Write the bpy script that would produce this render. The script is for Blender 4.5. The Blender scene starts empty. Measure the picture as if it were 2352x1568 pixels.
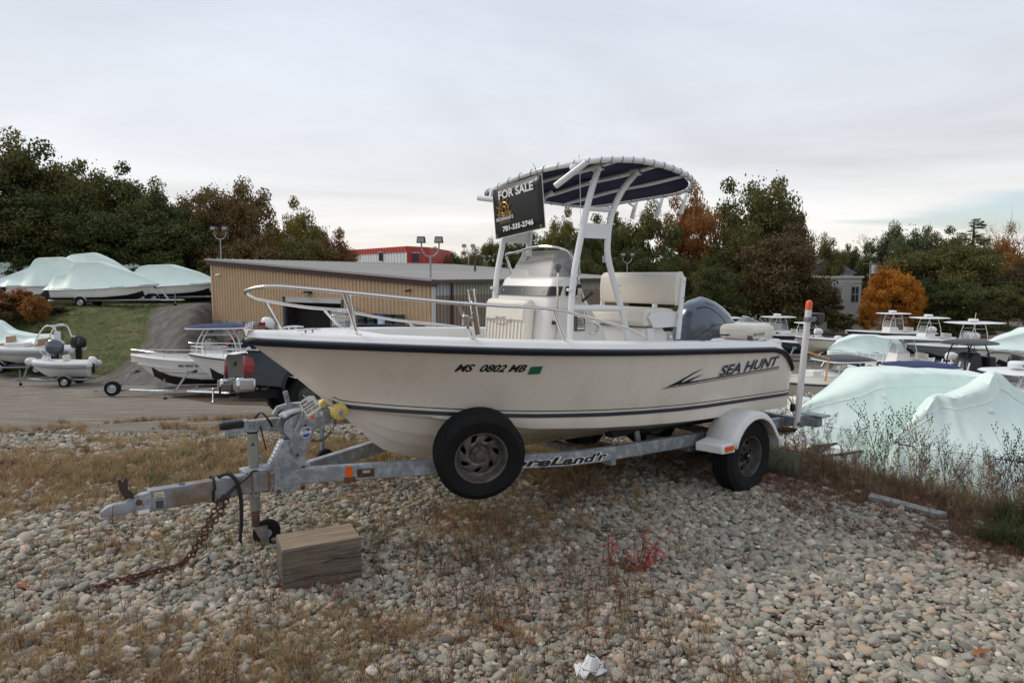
import bpy, bmesh, math, random
import numpy as np
from mathutils import Vector, Matrix, Euler, noise
random.seed(7); rng = np.random.default_rng(7)
PI = math.pi
scene = bpy.context.scene
COL = scene.collection
# ------------------------------------------------------------------ camera
CAMH = 1.9; PITCH = math.atan((784-632)/1568.)
cam_d = bpy.data.cameras.new('camera'); cam = bpy.data.objects.new('camera', cam_d); COL.objects.link(cam)
cam_d.sensor_width = 36; cam_d.lens = 24; cam_d.clip_end = 6000; cam_d.clip_start = .05
cam.location = (0, 0, CAMH); cam.rotation_euler = (PI/2-PITCH, 0, 0); scene.camera = cam
# ------------------------------------------------------------------ world: bright overcast, sun low behind the sheds
SUN_EL, SUN_AZ = 42, -70     # azimuth measured from +Y towards +X, degrees
world = bpy.data.worlds.new('World'); scene.world = world; world.use_nodes = True
nt = world.node_tree; N = nt.nodes; Lk = nt.links; N.clear()
def wn(t, **k):
    n = N.new(t)
    for a, b in k.items(): setattr(n, a, b)
    return n
tc = wn('ShaderNodeTexCoord'); sky = wn('ShaderNodeTexSky', sky_type='NISHITA', sun_disc=False)
sky.sun_elevation = math.radians(SUN_EL); sky.sun_rotation = math.radians(SUN_AZ)
sky.air_density = 1.0; sky.dust_density = 1.5; sky.ozone_density = 1.5
sep = wn('ShaderNodeSeparateXYZ'); Lk.new(tc.outputs['Generated'], sep.inputs[0])
# cloud layer: project the view direction on a flat sheet overhead so clouds flatten towards the horizon
zc = wn('ShaderNodeMath', operation='MAXIMUM'); zc.inputs[1].default_value = 0.0; Lk.new(sep.outputs['Z'], zc.inputs[0])
za = wn('ShaderNodeMath', operation='ADD'); za.inputs[1].default_value = 0.12; Lk.new(zc.outputs[0], za.inputs[0])
dv = wn('ShaderNodeVectorMath', operation='DIVIDE'); cz = wn('ShaderNodeCombineXYZ')
for i in range(3): Lk.new(za.outputs[0], cz.inputs[i])
Lk.new(tc.outputs['Generated'], dv.inputs[0]); Lk.new(cz.outputs[0], dv.inputs[1])
mp = wn('ShaderNodeMapping'); mp.inputs['Scale'].default_value = (.55, .8, 0); mp.inputs['Rotation'].default_value = (0, 0, math.radians(-14)); Lk.new(dv.outputs[0], mp.inputs[0])
n1 = wn('ShaderNodeTexNoise'); n1.inputs['Scale'].default_value = .7; n1.inputs['Detail'].default_value = 6; n1.inputs['Roughness'].default_value = .56; n1.inputs['Distortion'].default_value = .5
Lk.new(mp.outputs[0], n1.inputs['Vector'])
mp2 = wn('ShaderNodeMapping'); mp2.inputs['Scale'].default_value = (.25, 1.3, 0); mp2.inputs['Location'].default_value = (3.1, 7.3, 0); mp2.inputs['Rotation'].default_value = (0, 0, math.radians(-10)); Lk.new(dv.outputs[0], mp2.inputs[0])
n2 = wn('ShaderNodeTexNoise'); n2.inputs['Scale'].default_value = .6; n2.inputs['Detail'].default_value = 4; Lk.new(mp2.outputs[0], n2.inputs['Vector'])
# cloud grey: cool grey overhead, creamier near the horizon, slow tone changes
ramp = wn('ShaderNodeValToRGB'); e = ramp.color_ramp.elements
e[0].position = .0; e[0].color = (.93, .85, .73, 1); e[1].position = .75; e[1].color = (.55, .60, .70, 1)
m = e.new(.06); m.color = (.84, .82, .79, 1); m = e.new(.16); m.color = (.735, .76, .80, 1); m = e.new(.36); m.color = (.62, .67, .76, 1)
Lk.new(zc.outputs[0], ramp.inputs[0])
tone = wn('ShaderNodeMapRange'); tone.inputs['From Min'].default_value = .3; tone.inputs['From Max'].default_value = .7; tone.inputs['To Min'].default_value = .83; tone.inputs['To Max'].default_value = 1.20
Lk.new(n1.outputs['Fac'], tone.inputs['Value'])
ct = wn('ShaderNodeVectorMath', operation='SCALE'); Lk.new(ramp.outputs[0], ct.inputs[0]); Lk.new(tone.outputs[0], ct.inputs['Scale'])
# gaps: a thin strip of blue low over the trees towards the right, where the cloud sheet thins out in bands
zb_ = wn('ShaderNodeMath', operation='SUBTRACT'); zb_.inputs[1].default_value = .068; Lk.new(sep.outputs['Z'], zb_.inputs[0])
zb2 = wn('ShaderNodeMath', operation='ABSOLUTE'); Lk.new(zb_.outputs[0], zb2.inputs[0])
zb3 = wn('ShaderNodeMath', operation='MULTIPLY'); zb3.inputs[1].default_value = -15.; Lk.new(zb2.outputs[0], zb3.inputs[0])
gx = wn('ShaderNodeMath', operation='MULTIPLY_ADD'); gx.inputs[1].default_value = 1.5; Lk.new(sep.outputs['X'], gx.inputs[0]); Lk.new(zb3.outputs[0], gx.inputs[2])
ga = wn('ShaderNodeMath', operation='MULTIPLY_ADD'); ga.inputs[1].default_value = 1.1; Lk.new(n2.outputs['Fac'], ga.inputs[0]); Lk.new(gx.outputs[0], ga.inputs[2])
gap = wn('ShaderNodeMapRange', interpolation_type='SMOOTHSTEP'); gap.inputs['From Min'].default_value = 1.05; gap.inputs['From Max'].default_value = 1.30
gap.inputs['To Min'].default_value = 0; gap.inputs['To Max'].default_value = .8
Lk.new(ga.outputs[0], gap.inputs['Value'])
SKYS = .10
skm = wn('ShaderNodeVectorMath', operation='SCALE'); skm.inputs['Scale'].default_value = 1.25; Lk.new(sky.outputs[0], skm.inputs[0])
cls = wn('ShaderNodeVectorMath', operation='SCALE'); cls.inputs['Scale'].default_value = 1/SKYS*.83; Lk.new(ct.outputs[0], cls.inputs[0])
mx = wn('ShaderNodeMix', data_type='RGBA'); Lk.new(gap.outputs[0], mx.inputs[0]); Lk.new(cls.outputs[0], mx.inputs[6]); Lk.new(skm.outputs[0], mx.inputs[7])
bg = wn('ShaderNodeBackground'); bg.inputs['Strength'].default_value = SKYS; Lk.new(mx.outputs[2], bg.inputs[0])
wo = wn('ShaderNodeOutputWorld'); Lk.new(bg.outputs[0], wo.inputs[0])
sun_d = bpy.data.lights.new('sun', 'SUN'); sun = bpy.data.objects.new('sun', sun_d); COL.objects.link(sun)
sun_d.energy = 1.4; sun_d.angle = math.radians(20); sun_d.color = (1, .93, .82)
az, el = math.radians(SUN_AZ), math.radians(SUN_EL)
sd = Vector((math.sin(az)*math.cos(el), math.cos(az)*math.cos(el), math.sin(el)))
sun.rotation_euler = sd.to_track_quat('Z', 'Y').to_euler()
scene.render.engine = 'CYCLES'
scene.view_settings.view_transform = 'Standard'; scene.view_settings.look = 'None'
scene.view_settings.exposure = 0.42; scene.view_settings.gamma = 1; scene.view_settings.use_curve_mapping = False
scene.cycles.max_bounces = 6; scene.cycles.transparent_max_bounces = 12
# ------------------------------------------------------------------ picture <-> place helpers (numbers read off the photo at 2352 px wide)
cP, sP = math.cos(PITCH), math.sin(PITCH)
def ray(u, v):
    a = (u-1176)/1568.; b = (784-v)/1568.; return (a, cP+b*sP, -sP+b*cP)
def at(u, v, Y):
    r = ray(u, v); k = Y/r[1]; return Vector((r[0]*k, Y, CAMH+r[2]*k))
def gnd(u, v, z=0.):
    r = ray(u, v); k = (z-CAMH)/r[2]; return Vector((r[0]*k, r[1]*k, z))
# ------------------------------------------------------------------ materials
MATS = {}
def mat(name, col, rough=.5, metal=0., nscale=0., namt=0., bump=0., bscale=40., col2=None, c2scale=3., c2lo=.5, c2hi=.7, coat=0., trans=0., stretch=None, spec=.5, info=False):
    if name in MATS: return MATS[name]
    m = bpy.data.materials.new(name); m.use_nodes = True; t = m.node_tree; n = t.nodes; l = t.links
    p = n['Principled BSDF']; p.inputs['Roughness'].default_value = rough; p.inputs['Metallic'].default_value = metal
    p.inputs['Specular IOR Level'].default_value = spec
    if coat: p.inputs['Coat Weight'].default_value = coat; p.inputs['Coat Roughness'].default_value = .05
    p.inputs['Base Color'].default_value = (*col, 1)
    co = n.new('ShaderNodeTexCoord'); vec = co.outputs['Object']
    if stretch:
        mpn = n.new('ShaderNodeMapping'); mpn.inputs['Scale'].default_value = stretch; l.new(vec, mpn.inputs[0]); vec = mpn.outputs[0]
    cur = None
    if col2:
        a = n.new('ShaderNodeTexNoise'); a.inputs['Scale'].default_value = c2scale; a.inputs['Detail'].default_value = 6; a.inputs['Roughness'].default_value = .65; l.new(vec, a.inputs['Vector'])
        r = n.new('ShaderNodeMapRange'); r.inputs['From Min'].default_value = c2lo; r.inputs['From Max'].default_value = c2hi; l.new(a.outputs['Fac'], r.inputs['Value'])
        x = n.new('ShaderNodeMix'); x.data_type = 'RGBA'; x.inputs[6].default_value = (*col, 1); x.inputs[7].default_value = (*col2, 1); l.new(r.outputs[0], x.inputs[0]); cur = x.outputs[2]
    if namt:
        a = n.new('ShaderNodeTexNoise'); a.inputs['Scale'].default_value = nscale; a.inputs['Detail'].default_value = 5; l.new(vec, a.inputs['Vector'])
        r = n.new('ShaderNodeMapRange'); r.inputs['From Min'].default_value = .3; r.inputs['From Max'].default_value = .7; r.inputs['To Min'].default_value = 1-namt; r.inputs['To Max'].default_value = 1+namt; l.new(a.outputs['Fac'], r.inputs['Value'])
        x = n.new('ShaderNodeVectorMath'); x.operation = 'SCALE'
        if cur: l.new(cur, x.inputs[0])
        else: x.inputs[0].default_value = col
        l.new(r.outputs[0], x.inputs['Scale']); cur = x.outputs[0]
    if cur: l.new(cur, p.inputs['Base Color'])
    if bump:
        a = n.new('ShaderNodeTexNoise'); a.inputs['Scale'].default_value = bscale; a.inputs['Detail'].default_value = 5; l.new(vec, a.inputs['Vector'])
        b = n.new('ShaderNodeBump'); b.inputs['Strength'].default_value = bump; b.inputs['Distance'].default_value = .02; l.new(a.outputs['Fac'], b.inputs['Height']); l.new(b.outputs[0], p.inputs['Normal'])
    if trans: p.inputs['Transmission Weight'].default_value = trans; p.inputs['IOR'].default_value = 1.1
    m.diffuse_color = (*col, 1); MATS[name] = m; return m
def glassy(name, col, alpha, rough=.05):
    if name in MATS: return MATS[name]
    m = bpy.data.materials.new(name); m.use_nodes = True; t = m.node_tree; n = t.nodes; l = t.links; p = n['Principled BSDF']
    p.inputs['Base Color'].default_value = (*col, 1); p.inputs['Roughness'].default_value = rough; p.inputs['Alpha'].default_value = alpha
    MATS[name] = m; return m
gel = mat('gelcoat_cream', (.80, .74, .66), .2, nscale=1.2, namt=.03, coat=.35, col2=(.70, .63, .54), c2scale=2.2, c2lo=.5, c2hi=.78, stretch=(1.5, 1.5, .35))
gelw = mat('gelcoat_white', (.80, .79, .765), .35, nscale=2, namt=.03, bump=.05, bscale=120)
gelg = mat('gelcoat_console', (.72, .70, .66), .35, nscale=2, namt=.03)
navy = mat('navy_stripe', (.012, .016, .035), .35)
rubm = mat('rub_rail_vinyl', (.014, .018, .028), .42)
rubhi = mat('rub_rail_insert', (.10, .12, .14), .35)
chrome = mat('polished_steel', (.72, .70, .68), .12, 1., bump=.02, bscale=60)
pwhite = mat('white_powder_coat', (.76, .77, .77), .3, nscale=3, namt=.03)
vinyl = mat('cream_vinyl', (.74, .69, .60), .5, nscale=6, namt=.03, bump=.12, bscale=14)
vinyld = mat('cream_vinyl_mildewed', (.72, .67, .58), .5, col2=(.34, .31, .28), c2scale=22, c2lo=.56, c2hi=.72, stretch=(1, 1, .5), bump=.12, bscale=14)
black = mat('black_plastic', (.012, .012, .014), .45)
blackm = mat('black_satin_metal', (.02, .02, .022), .4, .3)
rubber = mat('tyre_rubber', (.007, .007, .008), .8, nscale=9, namt=.35, bump=.15, bscale=30, spec=.3)
galv = mat('galvanised_steel', (.25, .27, .29), .55, .4, nscale=7, namt=.22, col2=(.36, .385, .41), c2scale=16, c2lo=.48, c2hi=.56)
galvr = mat('galvanised_steel_rusty', (.25, .265, .28), .55, .35, nscale=7, namt=.2, col2=(.20, .115, .06), c2scale=3.0, c2lo=.46, c2hi=.62)
rust = mat('rust', (.13, .048, .022), .9, nscale=14, namt=.5, bump=.5, bscale=60, col2=(.05, .025, .018), c2scale=25)
alu = mat('aluminium', (.55, .56, .58), .38, .7, nscale=6, namt=.1)
steelrim = mat('dull_wheel_rim', (.19, .18, .17), .5, .7, nscale=9, namt=.3, col2=(.12, .09, .07), c2scale=7, c2lo=.5, c2hi=.68)
darkrim = mat('grimy_wheel_rim', (.10, .095, .09), .6, .5, nscale=9, namt=.3, col2=(.05, .035, .03), c2scale=7)
carpet = mat('bunk_carpet', (.015, .015, .016), .95)
canvas = mat('navy_canvas', (.010, .013, .055), .85, nscale=5, namt=.25, bump=.2, bscale=18)
canvas2 = mat('blue_canvas', (.015, .028, .10), .8, nscale=5, namt=.2)
cowl = mat('blue_grey_cowling', (.075, .095, .125), .22, .25, coat=.6)
fendw = mat('fender_plastic', (.72, .72, .70), .45, nscale=9, namt=.06, bump=.1, bscale=150)
amber = mat('amber_reflector', (.75, .10, .01), .35)
redl = mat('red_lens', (.26, .005, .008), .15, coat=.6)
orangep = mat('orange_cap', (.72, .12, .035), .5)
yroll = mat('yellow_poly_roller', (.68, .50, .13), .45, nscale=5, namt=.08)
acryl = glassy('smoked_acrylic', (.50, .50, .48), .5, .3)
glassm = glassy('clear_windscreen', (.38, .42, .42), .5, .05)
whitep = mat('white_paint', (.78, .79, .79), .4)
paper = mat('white_paper', (.74, .72, .66), .8, nscale=20, namt=.05)
wrapm = mat('shrink_wrap_film', (.75, .875, .80), .42, nscale=2.2, namt=.04, bump=.35, bscale=3.0)
wrapw = mat('shrink_wrap_film_white', (.74, .80, .82), .42, nscale=2.2, namt=.05, bump=.35, bscale=3.0)
antif = mat('black_bottom_paint', (.014, .013, .013), .8, nscale=4, namt=.3)
oldwood = mat('weathered_timber', (.155, .125, .095), .85, nscale=3, namt=.3, bump=.8, bscale=9, col2=(.085, .068, .052), c2scale=4, stretch=(1.2, 9, 16))
oldwoodt = mat('weathered_timber_top', (.25, .19, .125), .85, nscale=3, namt=.25, bump=.8, bscale=9, col2=(.19, .14, .10), c2scale=4, stretch=(1.2, 9, 16))
logm = mat('green_log', (.085, .095, .055), .9, nscale=4, namt=.4, bump=.8, bscale=8, stretch=(12, 12, 1.5))
logend = mat('log_end', (.10, .085, .06), .9, nscale=9, namt=.4, bump=.6, bscale=20)
greyplank = mat('grey_plank', (.34, .33, .31), .85, nscale=3, namt=.25, bump=.7, bscale=8, stretch=(1.5, 12, 12))
# ------------------------------------------------------------------ object helpers
def setp(o, label=None, cat=None, group=None, kind=None):
    if label: o['label'] = label
    if cat: o['category'] = cat
    if group: o['group'] = group
    if kind: o['kind'] = kind
    return o
def thing(name, label, cat, loc=(0, 0, 0), rz=0., group=None, parent=None, rot=None):
    o = bpy.data.objects.new(name, None); COL.objects.link(o); o.empty_display_size = .1
    o.location = loc; o.rotation_euler = rot if rot else (0, 0, rz)
    if parent: o.parent = parent
    return setp(o, label, cat, group)
def copy_tree(o, parent=None):
    c = o.copy(); COL.objects.link(c)
    if parent: c.parent = parent; c.matrix_parent_inverse = o.matrix_parent_inverse.copy()
    for ch in list(o.children): copy_tree(ch, c)
    return c
def dup(root, loc, rz=None, label=None, group=None, scale=None, rot=None):
    c = copy_tree(root); c.location = loc
    if rz is not None: c.rotation_euler = (0, 0, rz)
    if rot is not None: c.rotation_euler = rot
    if scale: c.scale = scale if hasattr(scale, '__len__') else (scale,)*3
    if label: c['label'] = label
    if group: c['group'] = group
    return c
def frames(path, closed=False):
    P = [Vector(p) for p in path]; n = len(P); T = []
    for i in range(n):
        a = P[(i-1) % n] if (closed or i > 0) else P[i]; b = P[(i+1) % n] if (closed or i < n-1) else P[i]
        t = (b-a); T.append(t.normalized() if t.length > 1e-9 else Vector((0, 0, 1)))
    up = Vector((0, 0, 1)) if abs(T[0].z) < .9 else Vector((1, 0, 0))
    nrm = (up - T[0]*up.dot(T[0])).normalized(); out = []
    for i in range(n):
        nrm = nrm - T[i]*nrm.dot(T[i])
        if nrm.length < 1e-6: nrm = T[i].orthogonal()
        nrm.normalize(); out.append((P[i], nrm.copy(), T[i].cross(nrm)))
    return out
class MB:
    def __init__(s): s.v = []; s.f = []; s.m = []; s.mi = 0
    def add(s, vs, fs):
        o = len(s.v); s.v += [tuple(v) for v in vs]; s.f += [tuple(i+o for i in f) for f in fs]; s.m += [s.mi]*len(fs); return s
    def box(s, c, d, rot=None, taper=1.):
        x, y, z = d[0]/2, d[1]/2, d[2]/2
        vs = [Vector((a*x*(taper if g > 0 else 1), b*y*(taper if g > 0 else 1), g*z)) for g in (-1, 1) for b in (-1, 1) for a in (-1, 1)]
        if rot is not None:
            R = rot if isinstance(rot, Matrix) else Euler(rot).to_matrix(); vs = [R @ v for v in vs]
        vs = [v+Vector(c) for v in vs]
        return s.add(vs, [(0, 2, 3, 1), (4, 5, 7, 6), (0, 1, 5, 4), (2, 6, 7, 3), (0, 4, 6, 2), (1, 3, 7, 5)])
    def hexa(s, b, t):   # bottom quad, top quad (same order)
        return s.add(list(b)+list(t), [(3, 2, 1, 0), (4, 5, 6, 7), (0, 1, 5, 4), (1, 2, 6, 5), (2, 3, 7, 6), (3, 0, 4, 7)])
    def beam(s, p, q, w, h, up=(0, 0, 1)):
        p = Vector(p); q = Vector(q); t = (q-p).normalized(); sd_ = t.cross(Vector(up)).normalized(); u = sd_.cross(t)
        a = [p+sd_*(i*w/2)+u*(j*h/2) for i, j in ((-1, -1), (1, -1), (1, 1), (-1, 1))]
        b = [q+sd_*(i*w/2)+u*(j*h/2) for i, j in ((-1, -1), (1, -1), (1, 1), (-1, 1))]
        return s.hexa(a, b)
    def tube(s, path, r, n=8, closed=False, caps=True, flat=1.):
        fr = frames(path, closed); vs = []; fs = []; m = len(fr)
        rs = r if hasattr(r, '__len__') else [r]*m
        for (p, a, b), rr in zip(fr, rs):
            for k in range(n):
                th = 2*PI*k/n; vs.append(p+a*(math.cos(th)*rr*flat)+b*(math.sin(th)*rr))
        for i in range(m if closed else m-1):
            j = (i+1) % m
            for k in range(n): fs.append((i*n+k, i*n+(k+1) % n, j*n+(k+1) % n, j*n+k))
        if caps and not closed: fs += [tuple(reversed(range(n))), tuple(range((m-1)*n, m*n))]
        return s.add(vs, fs)
    def cyl(s, p, q, r, r2=None, n=12): return s.tube([p, q], [r, r if r2 is None else r2], n)
    def lathe(s, prof, c=(0, 0, 0), axis=(0, 0, 1), n=16, xr=1., cap=False):
        ax = Vector(axis).normalized(); u = ax.orthogonal().normalized() if abs(ax.z) < .99 else Vector((1, 0, 0)); w = ax.cross(u); C = Vector(c)
        vs = []; fs = []; m = len(prof)
        for r, h in prof:
            for k in range(n):
                th = 2*PI*k/n; vs.append(C+ax*h+u*(math.cos(th)*r*xr)+w*(math.sin(th)*r))
        for i in range(m-1):
            for k in range(n): fs.append((i*n+k, i*n+(k+1) % n, (i+1)*n+(k+1) % n, (i+1)*n+k))
        if cap and prof[0][0] > 1e-6: fs.append(tuple(reversed(range(n))))
        if cap and prof[-1][0] > 1e-6: fs.append(tuple(range((m-1)*n, m*n)))
        return s.add(vs, fs)
    def prism(s, poly, thick, fn):    # poly in (a,b); fn(a,b,t) -> point
        n = len(poly); vs = [fn(a, b, 0) for a, b in poly]+[fn(a, b, thick) for a, b in poly]
        fs = [tuple(reversed(range(n))), tuple(range(n, 2*n))]+[(i, (i+1) % n, n+(i+1) % n, n+i) for i in range(n)]
        return s.add(vs, fs)
    def grid(s, rows, closed=False):
        m, n = len(rows), len(rows[0]); vs = [p for r in rows for p in r]
        fs = [(i*n+j, i*n+(j+1) % n, (i+1)*n+(j+1) % n, (i+1)*n+j) for i in range(m-1) for j in range(n if closed else n-1)]
        return s.add(vs, fs)
    def ball(s, c, r, n=10, sc=(1, 1, 1)):
        prof = [(math.sin(PI*i/(n//2+1))*1., -math.cos(PI*i/(n//2+1))) for i in range(n//2+2)]
        o = len(s.v); s.lathe([(max(a, 0), b) for a, b in prof], n=n)
        for i in range(o, len(s.v)): v = s.v[i]; s.v[i] = (c[0]+v[0]*r*sc[0], c[1]+v[1]*r*sc[1], c[2]+v[2]*r*sc[2])
        return s
    def mesh(s, name, mats, smooth=38, merge=True):
        me = bpy.data.meshes.new(name); me.from_pydata(s.v, [], s.f)
        mats = mats if isinstance(mats, (list, tuple)) else [mats]
        for x in mats: me.materials.append(x)
        if len(mats) > 1: me.polygons.foreach_set('material_index', s.m)
        bm = bmesh.new(); bm.from_mesh(me)
        if merge: bmesh.ops.remove_doubles(bm, verts=bm.verts, dist=1e-5)
        bmesh.ops.recalc_face_normals(bm, faces=bm.faces); bm.to_mesh(me); bm.free()
        if smooth:
            me.polygons.foreach_set('use_smooth', [True]*len(me.polygons)); me.set_sharp_from_angle(angle=math.radians(smooth))
        me.update(); return me
    def build(s, name, mats, parent=None, bev=0., smooth=38, sub=0, label=None, merge=True):
        o = bpy.data.objects.new(name, s.mesh(name, mats, smooth, merge)); COL.objects.link(o)
        if parent: o.parent = parent
        if sub:
            d = o.modifiers.new('s', 'SUBSURF'); d.levels = sub; d.render_levels = sub
        if bev:
            d = o.modifiers.new('b', 'BEVEL'); d.width = bev; d.segments = 2; d.limit_method = 'ANGLE'; d.angle_limit = math.radians(35)
        if label: o['label'] = label
        return o
def pobj(name, mesh, parent=None, loc=(0, 0, 0), rot=(0, 0, 0), scale=(1, 1, 1)):
    o = bpy.data.objects.new(name, mesh); COL.objects.link(o); o.parent = parent; o.location = loc; o.rotation_euler = rot; o.scale = scale; return o
def text_geo(txt, size, shear=0., bold=0., space=1.):
    c = bpy.data.curves.new('t', 'FONT'); c.body = txt; c.size = size; c.shear = shear; c.offset = bold; c.space_character = space; c.resolution_u = 3
    o = bpy.data.objects.new('t', c); COL.objects.link(o)
    dg = bpy.context.evaluated_depsgraph_get(); me = o.evaluated_get(dg).to_mesh()
    vs = [tuple(v.co) for v in me.vertices]; fs = [tuple(p.vertices) for p in me.polygons]
    o.evaluated_get(dg).to_mesh_clear(); bpy.data.objects.remove(o); bpy.data.curves.remove(c); return vs, fs
def text_obj(name, txt, size, fn, m, parent, shear=0., bold=0., width=None, space=1.):
    vs, fs = text_geo(txt, size, shear, bold, space)
    x0 = min(v[0] for v in vs); w = max(v[0] for v in vs)-x0; k = (width/w) if width else 1
    mb = MB(); mb.add([fn((v[0]-x0)*k, v[1]) for v in vs], fs)
    return mb.build(name, m, parent, smooth=0, merge=False)
def lerp(a, b, t): return a+(b-a)*t
def interp(x, tab): return float(np.interp(x, [t[0] for t in tab], [t[1] for t in tab]))
def bez(pts, n=24):   # smooth Catmull-Rom through points
    P = [Vector(p) for p in pts]; out = []; m = len(P)
    per = max(2, n//(m-1))
    for i in range(m-1):
        p0 = P[i-1] if i > 0 else P[i]*2-P[i+1]; p1 = P[i]; p2 = P[i+1]; p3 = P[i+2] if i+2 < m else P[i+1]*2-P[i]
        for k in range(per):
            t = k/per; out.append(.5*((2*p1)+(p2-p0)*t+(2*p0-5*p1+4*p2-p3)*t*t+(3*p1-p0-3*p2+p3)*t**3))
    out.append(P[-1]); return out
# ------------------------------------------------------------------ terrain
def sm(t):
    t = np.clip(t, 0, 1); return t*t*(3-2*t)
def height(X, Y):
    X = np.asarray(X, float); Y = np.asarray(Y, float)
    near = -.05-.035*np.clip(X+.8, -3, 5)*np.clip(1-(Y-7)/6, 0, 1)*np.clip(Y/5, 0, 1)
    near = near+.02*np.sin(X*1.9+Y*.7)*np.sin(Y*1.3-X*.5)+.012*np.sin(X*4.1+1)*np.sin(Y*3.7)
    tl = np.clip((Y-7.2)/22.8, 0, 1); hl = -3.5*(tl*.75+.25*sm(tl))
    d1 = (X-2.95)*.79+(Y-7.75)*.61; hr = -3.5*sm((d1+.3)/7.)
    base = near*np.clip(1-(Y-7)/14, 0, 1)+np.minimum(hl, hr)
    xe = -16.2-(Y-34)*.26
    up = sm((Y-34)/12.)*sm((xe-X)/1.8)*3.35
    farl = sm((Y-35.0-.12*np.clip(-X-21, 0, 12))/8.0)*sm((-22.-X)/4.)*3.35
    h = base+np.maximum(up, farl)
    h = h+.10*sm((Y-34)/4)*sm((44-Y)/3)*sm((-24-X)/4)*np.sin(X*.9)*np.sin(Y*.7+1)
    h = np.where(Y > 75, h+ sm((Y-75)/120)*2.0, h)
    h = h+np.where(Y > 9, .05*np.sin(X*.55)*np.sin(Y*.43), 0)
    h = h-.75*sm((Y-21)/16)*sm((X-1)/7)
    return h
def hz(x, y): return float(height(x, y))
def axis(lo, hi, fine_lo, fine_hi, st, g):
    a = list(np.arange(fine_lo, fine_hi, st)); s = st; x = fine_hi
    while x < hi: a.append(x); s *= g; x += s
    a.append(hi); s = st; x = fine_lo; b = []
    while x > lo: s *= g; x -= s; b.append(max(x, lo))
    return np.array(sorted(set(b))+a)
gx_ = axis(-1800, 1800, -9, 9, .16, 1.035); gy_ = axis(-400, 3000, 1.5, 12, .16, 1.03)
GX, GY = np.meshgrid(gx_, gy_); GZ = height(GX, GY)
nx, ny = len(gx_), len(gy_)
verts = np.stack([GX.ravel(), GY.ravel(), GZ.ravel()], 1)
idx = np.arange(nx*ny).reshape(ny, nx)
quads = np.stack([idx[:-1, :-1].ravel(), idx[:-1, 1:].ravel(), idx[1:, 1:].ravel(), idx[1:, :-1].ravel()], 1)
me = bpy.data.meshes.new('ground'); me.vertices.add(len(verts)); me.vertices.foreach_set('co', verts.ravel())
me.loops.add(quads.size); me.loops.foreach_set('vertex_index', quads.ravel()); me.polygons.add(len(quads))
me.polygons.foreach_set('loop_start', np.arange(0, quads.size, 4)); me.polygons.foreach_set('loop_total', np.full(len(quads), 4)); me.update(); me.validate()
X, Y = GX.ravel(), GY.ravel()
def attr(me, name, val):
    a = me.attributes.new(name, 'FLOAT', 'POINT'); a.data.foreach_set('value', np.asarray(val, np.float32))
xe = -16.9-(Y-34)*.26
wramp = sm((xe+2.5-X)/2.5)*sm((X-xe+4.3-.05*(Y-34)+.4*np.sin(Y*.6))/1.2)*sm((Y-31)/4.)*sm((60-Y)/6.)
wgreen = sm((Y-33.5-.1*np.clip(-X-21, 0, 30))/3.)*sm((xe+1.-X)/2.)*(1-wramp)
d1 = (X-2.95)*.79+(Y-7.75)*.61
yc_ = 5.9+.55*np.clip(X+4, 0, 3.2)
wstraw = np.exp(-((Y-yc_)/.95)**2)*(X < 1.5)*.85+.25*sm((3.9-Y)/.6)
wweed = sm((d1+1.2)/1.2)*sm((10.-d1)/3.)
wlot = np.clip(sm((Y-yc_-1.9+.4*np.sin(X*1.3))/1.6)*(1-wgreen)*(1-wweed), 0, 1)
for k, w in (('ramp', wramp), ('green', wgreen), ('straw', wstraw), ('weed', wweed), ('lot', wlot)): attr(me, k, w)
me.polygons.foreach_set('use_smooth', [True]*len(me.polygons))
gm = bpy.data.materials.new('ground_mix'); gm.use_nodes = True; t = gm.node_tree; n = t.nodes; l = t.links; pr = n['Principled BSDF']; pr.inputs['Roughness'].default_value = .95; pr.inputs['Specular IOR Level'].default_value = .2
geo_ = n.new('ShaderNodeNewGeometry')
def noi(sc, det=6, rough=.6, vec=None, st=None):
    a = n.new('ShaderNodeTexNoise'); a.inputs['Scale'].default_value = sc; a.inputs['Detail'].default_value = det; a.inputs['Roughness'].default_value = rough
    src = vec or geo_.outputs['Position']
    if st is not None:
        q = n.new('ShaderNodeMapping'); q.inputs['Scale'].default_value = st[0]; q.inputs['Rotation'].default_value = (0, 0, st[1]); l.new(src, q.inputs[0]); src = q.outputs[0]
    l.new(src, a.inputs['Vector']); return a.outputs['Fac']
def rmp(fac, stops):
    r = n.new('ShaderNodeValToRGB'); e = r.color_ramp.elements; e[0].position, e[0].color = stops[0][0], (*stops[0][1], 1); e[1].position, e[1].color = stops[-1][0], (*stops[-1][1], 1)
    for p_, c_ in stops[1:-1]: q = e.new(p_); q.color = (*c_, 1)
    l.new(fac, r.inputs[0]); return r.outputs[0]
def mixc(f, a, b):
    x = n.new('ShaderNodeMix'); x.data_type = 'RGBA'; l.new(f, x.inputs[0]); l.new(a, x.inputs[6]); l.new(b, x.inputs[7]); return x.outputs[2]
def mth(op, a, b=None, v=None):
    x = n.new('ShaderNodeMath'); x.operation = op; l.new(a, x.inputs[0])
    if b is not None: l.new(b, x.inputs[1])
    if v is not None: x.inputs[1].default_value = v
    return x.outputs[0]
def att(nm):
    a = n.new('ShaderNodeAttribute'); a.attribute_name = nm; return a.outputs['Fac']
def edge(w, sc, amt=.55):   # break a mask's edge with noise
    q = mth('SUBTRACT', noi(sc, 5), v=.5); q = mth('MULTIPLY', q, v=amt*2); s_ = mth('ADD', w, q)
    r = n.new('ShaderNodeMapRange'); r.inputs['From Min'].default_value = .38; r.inputs['From Max'].default_value = .62; l.new(s_, r.inputs['Value']); return r.outputs[0]
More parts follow.
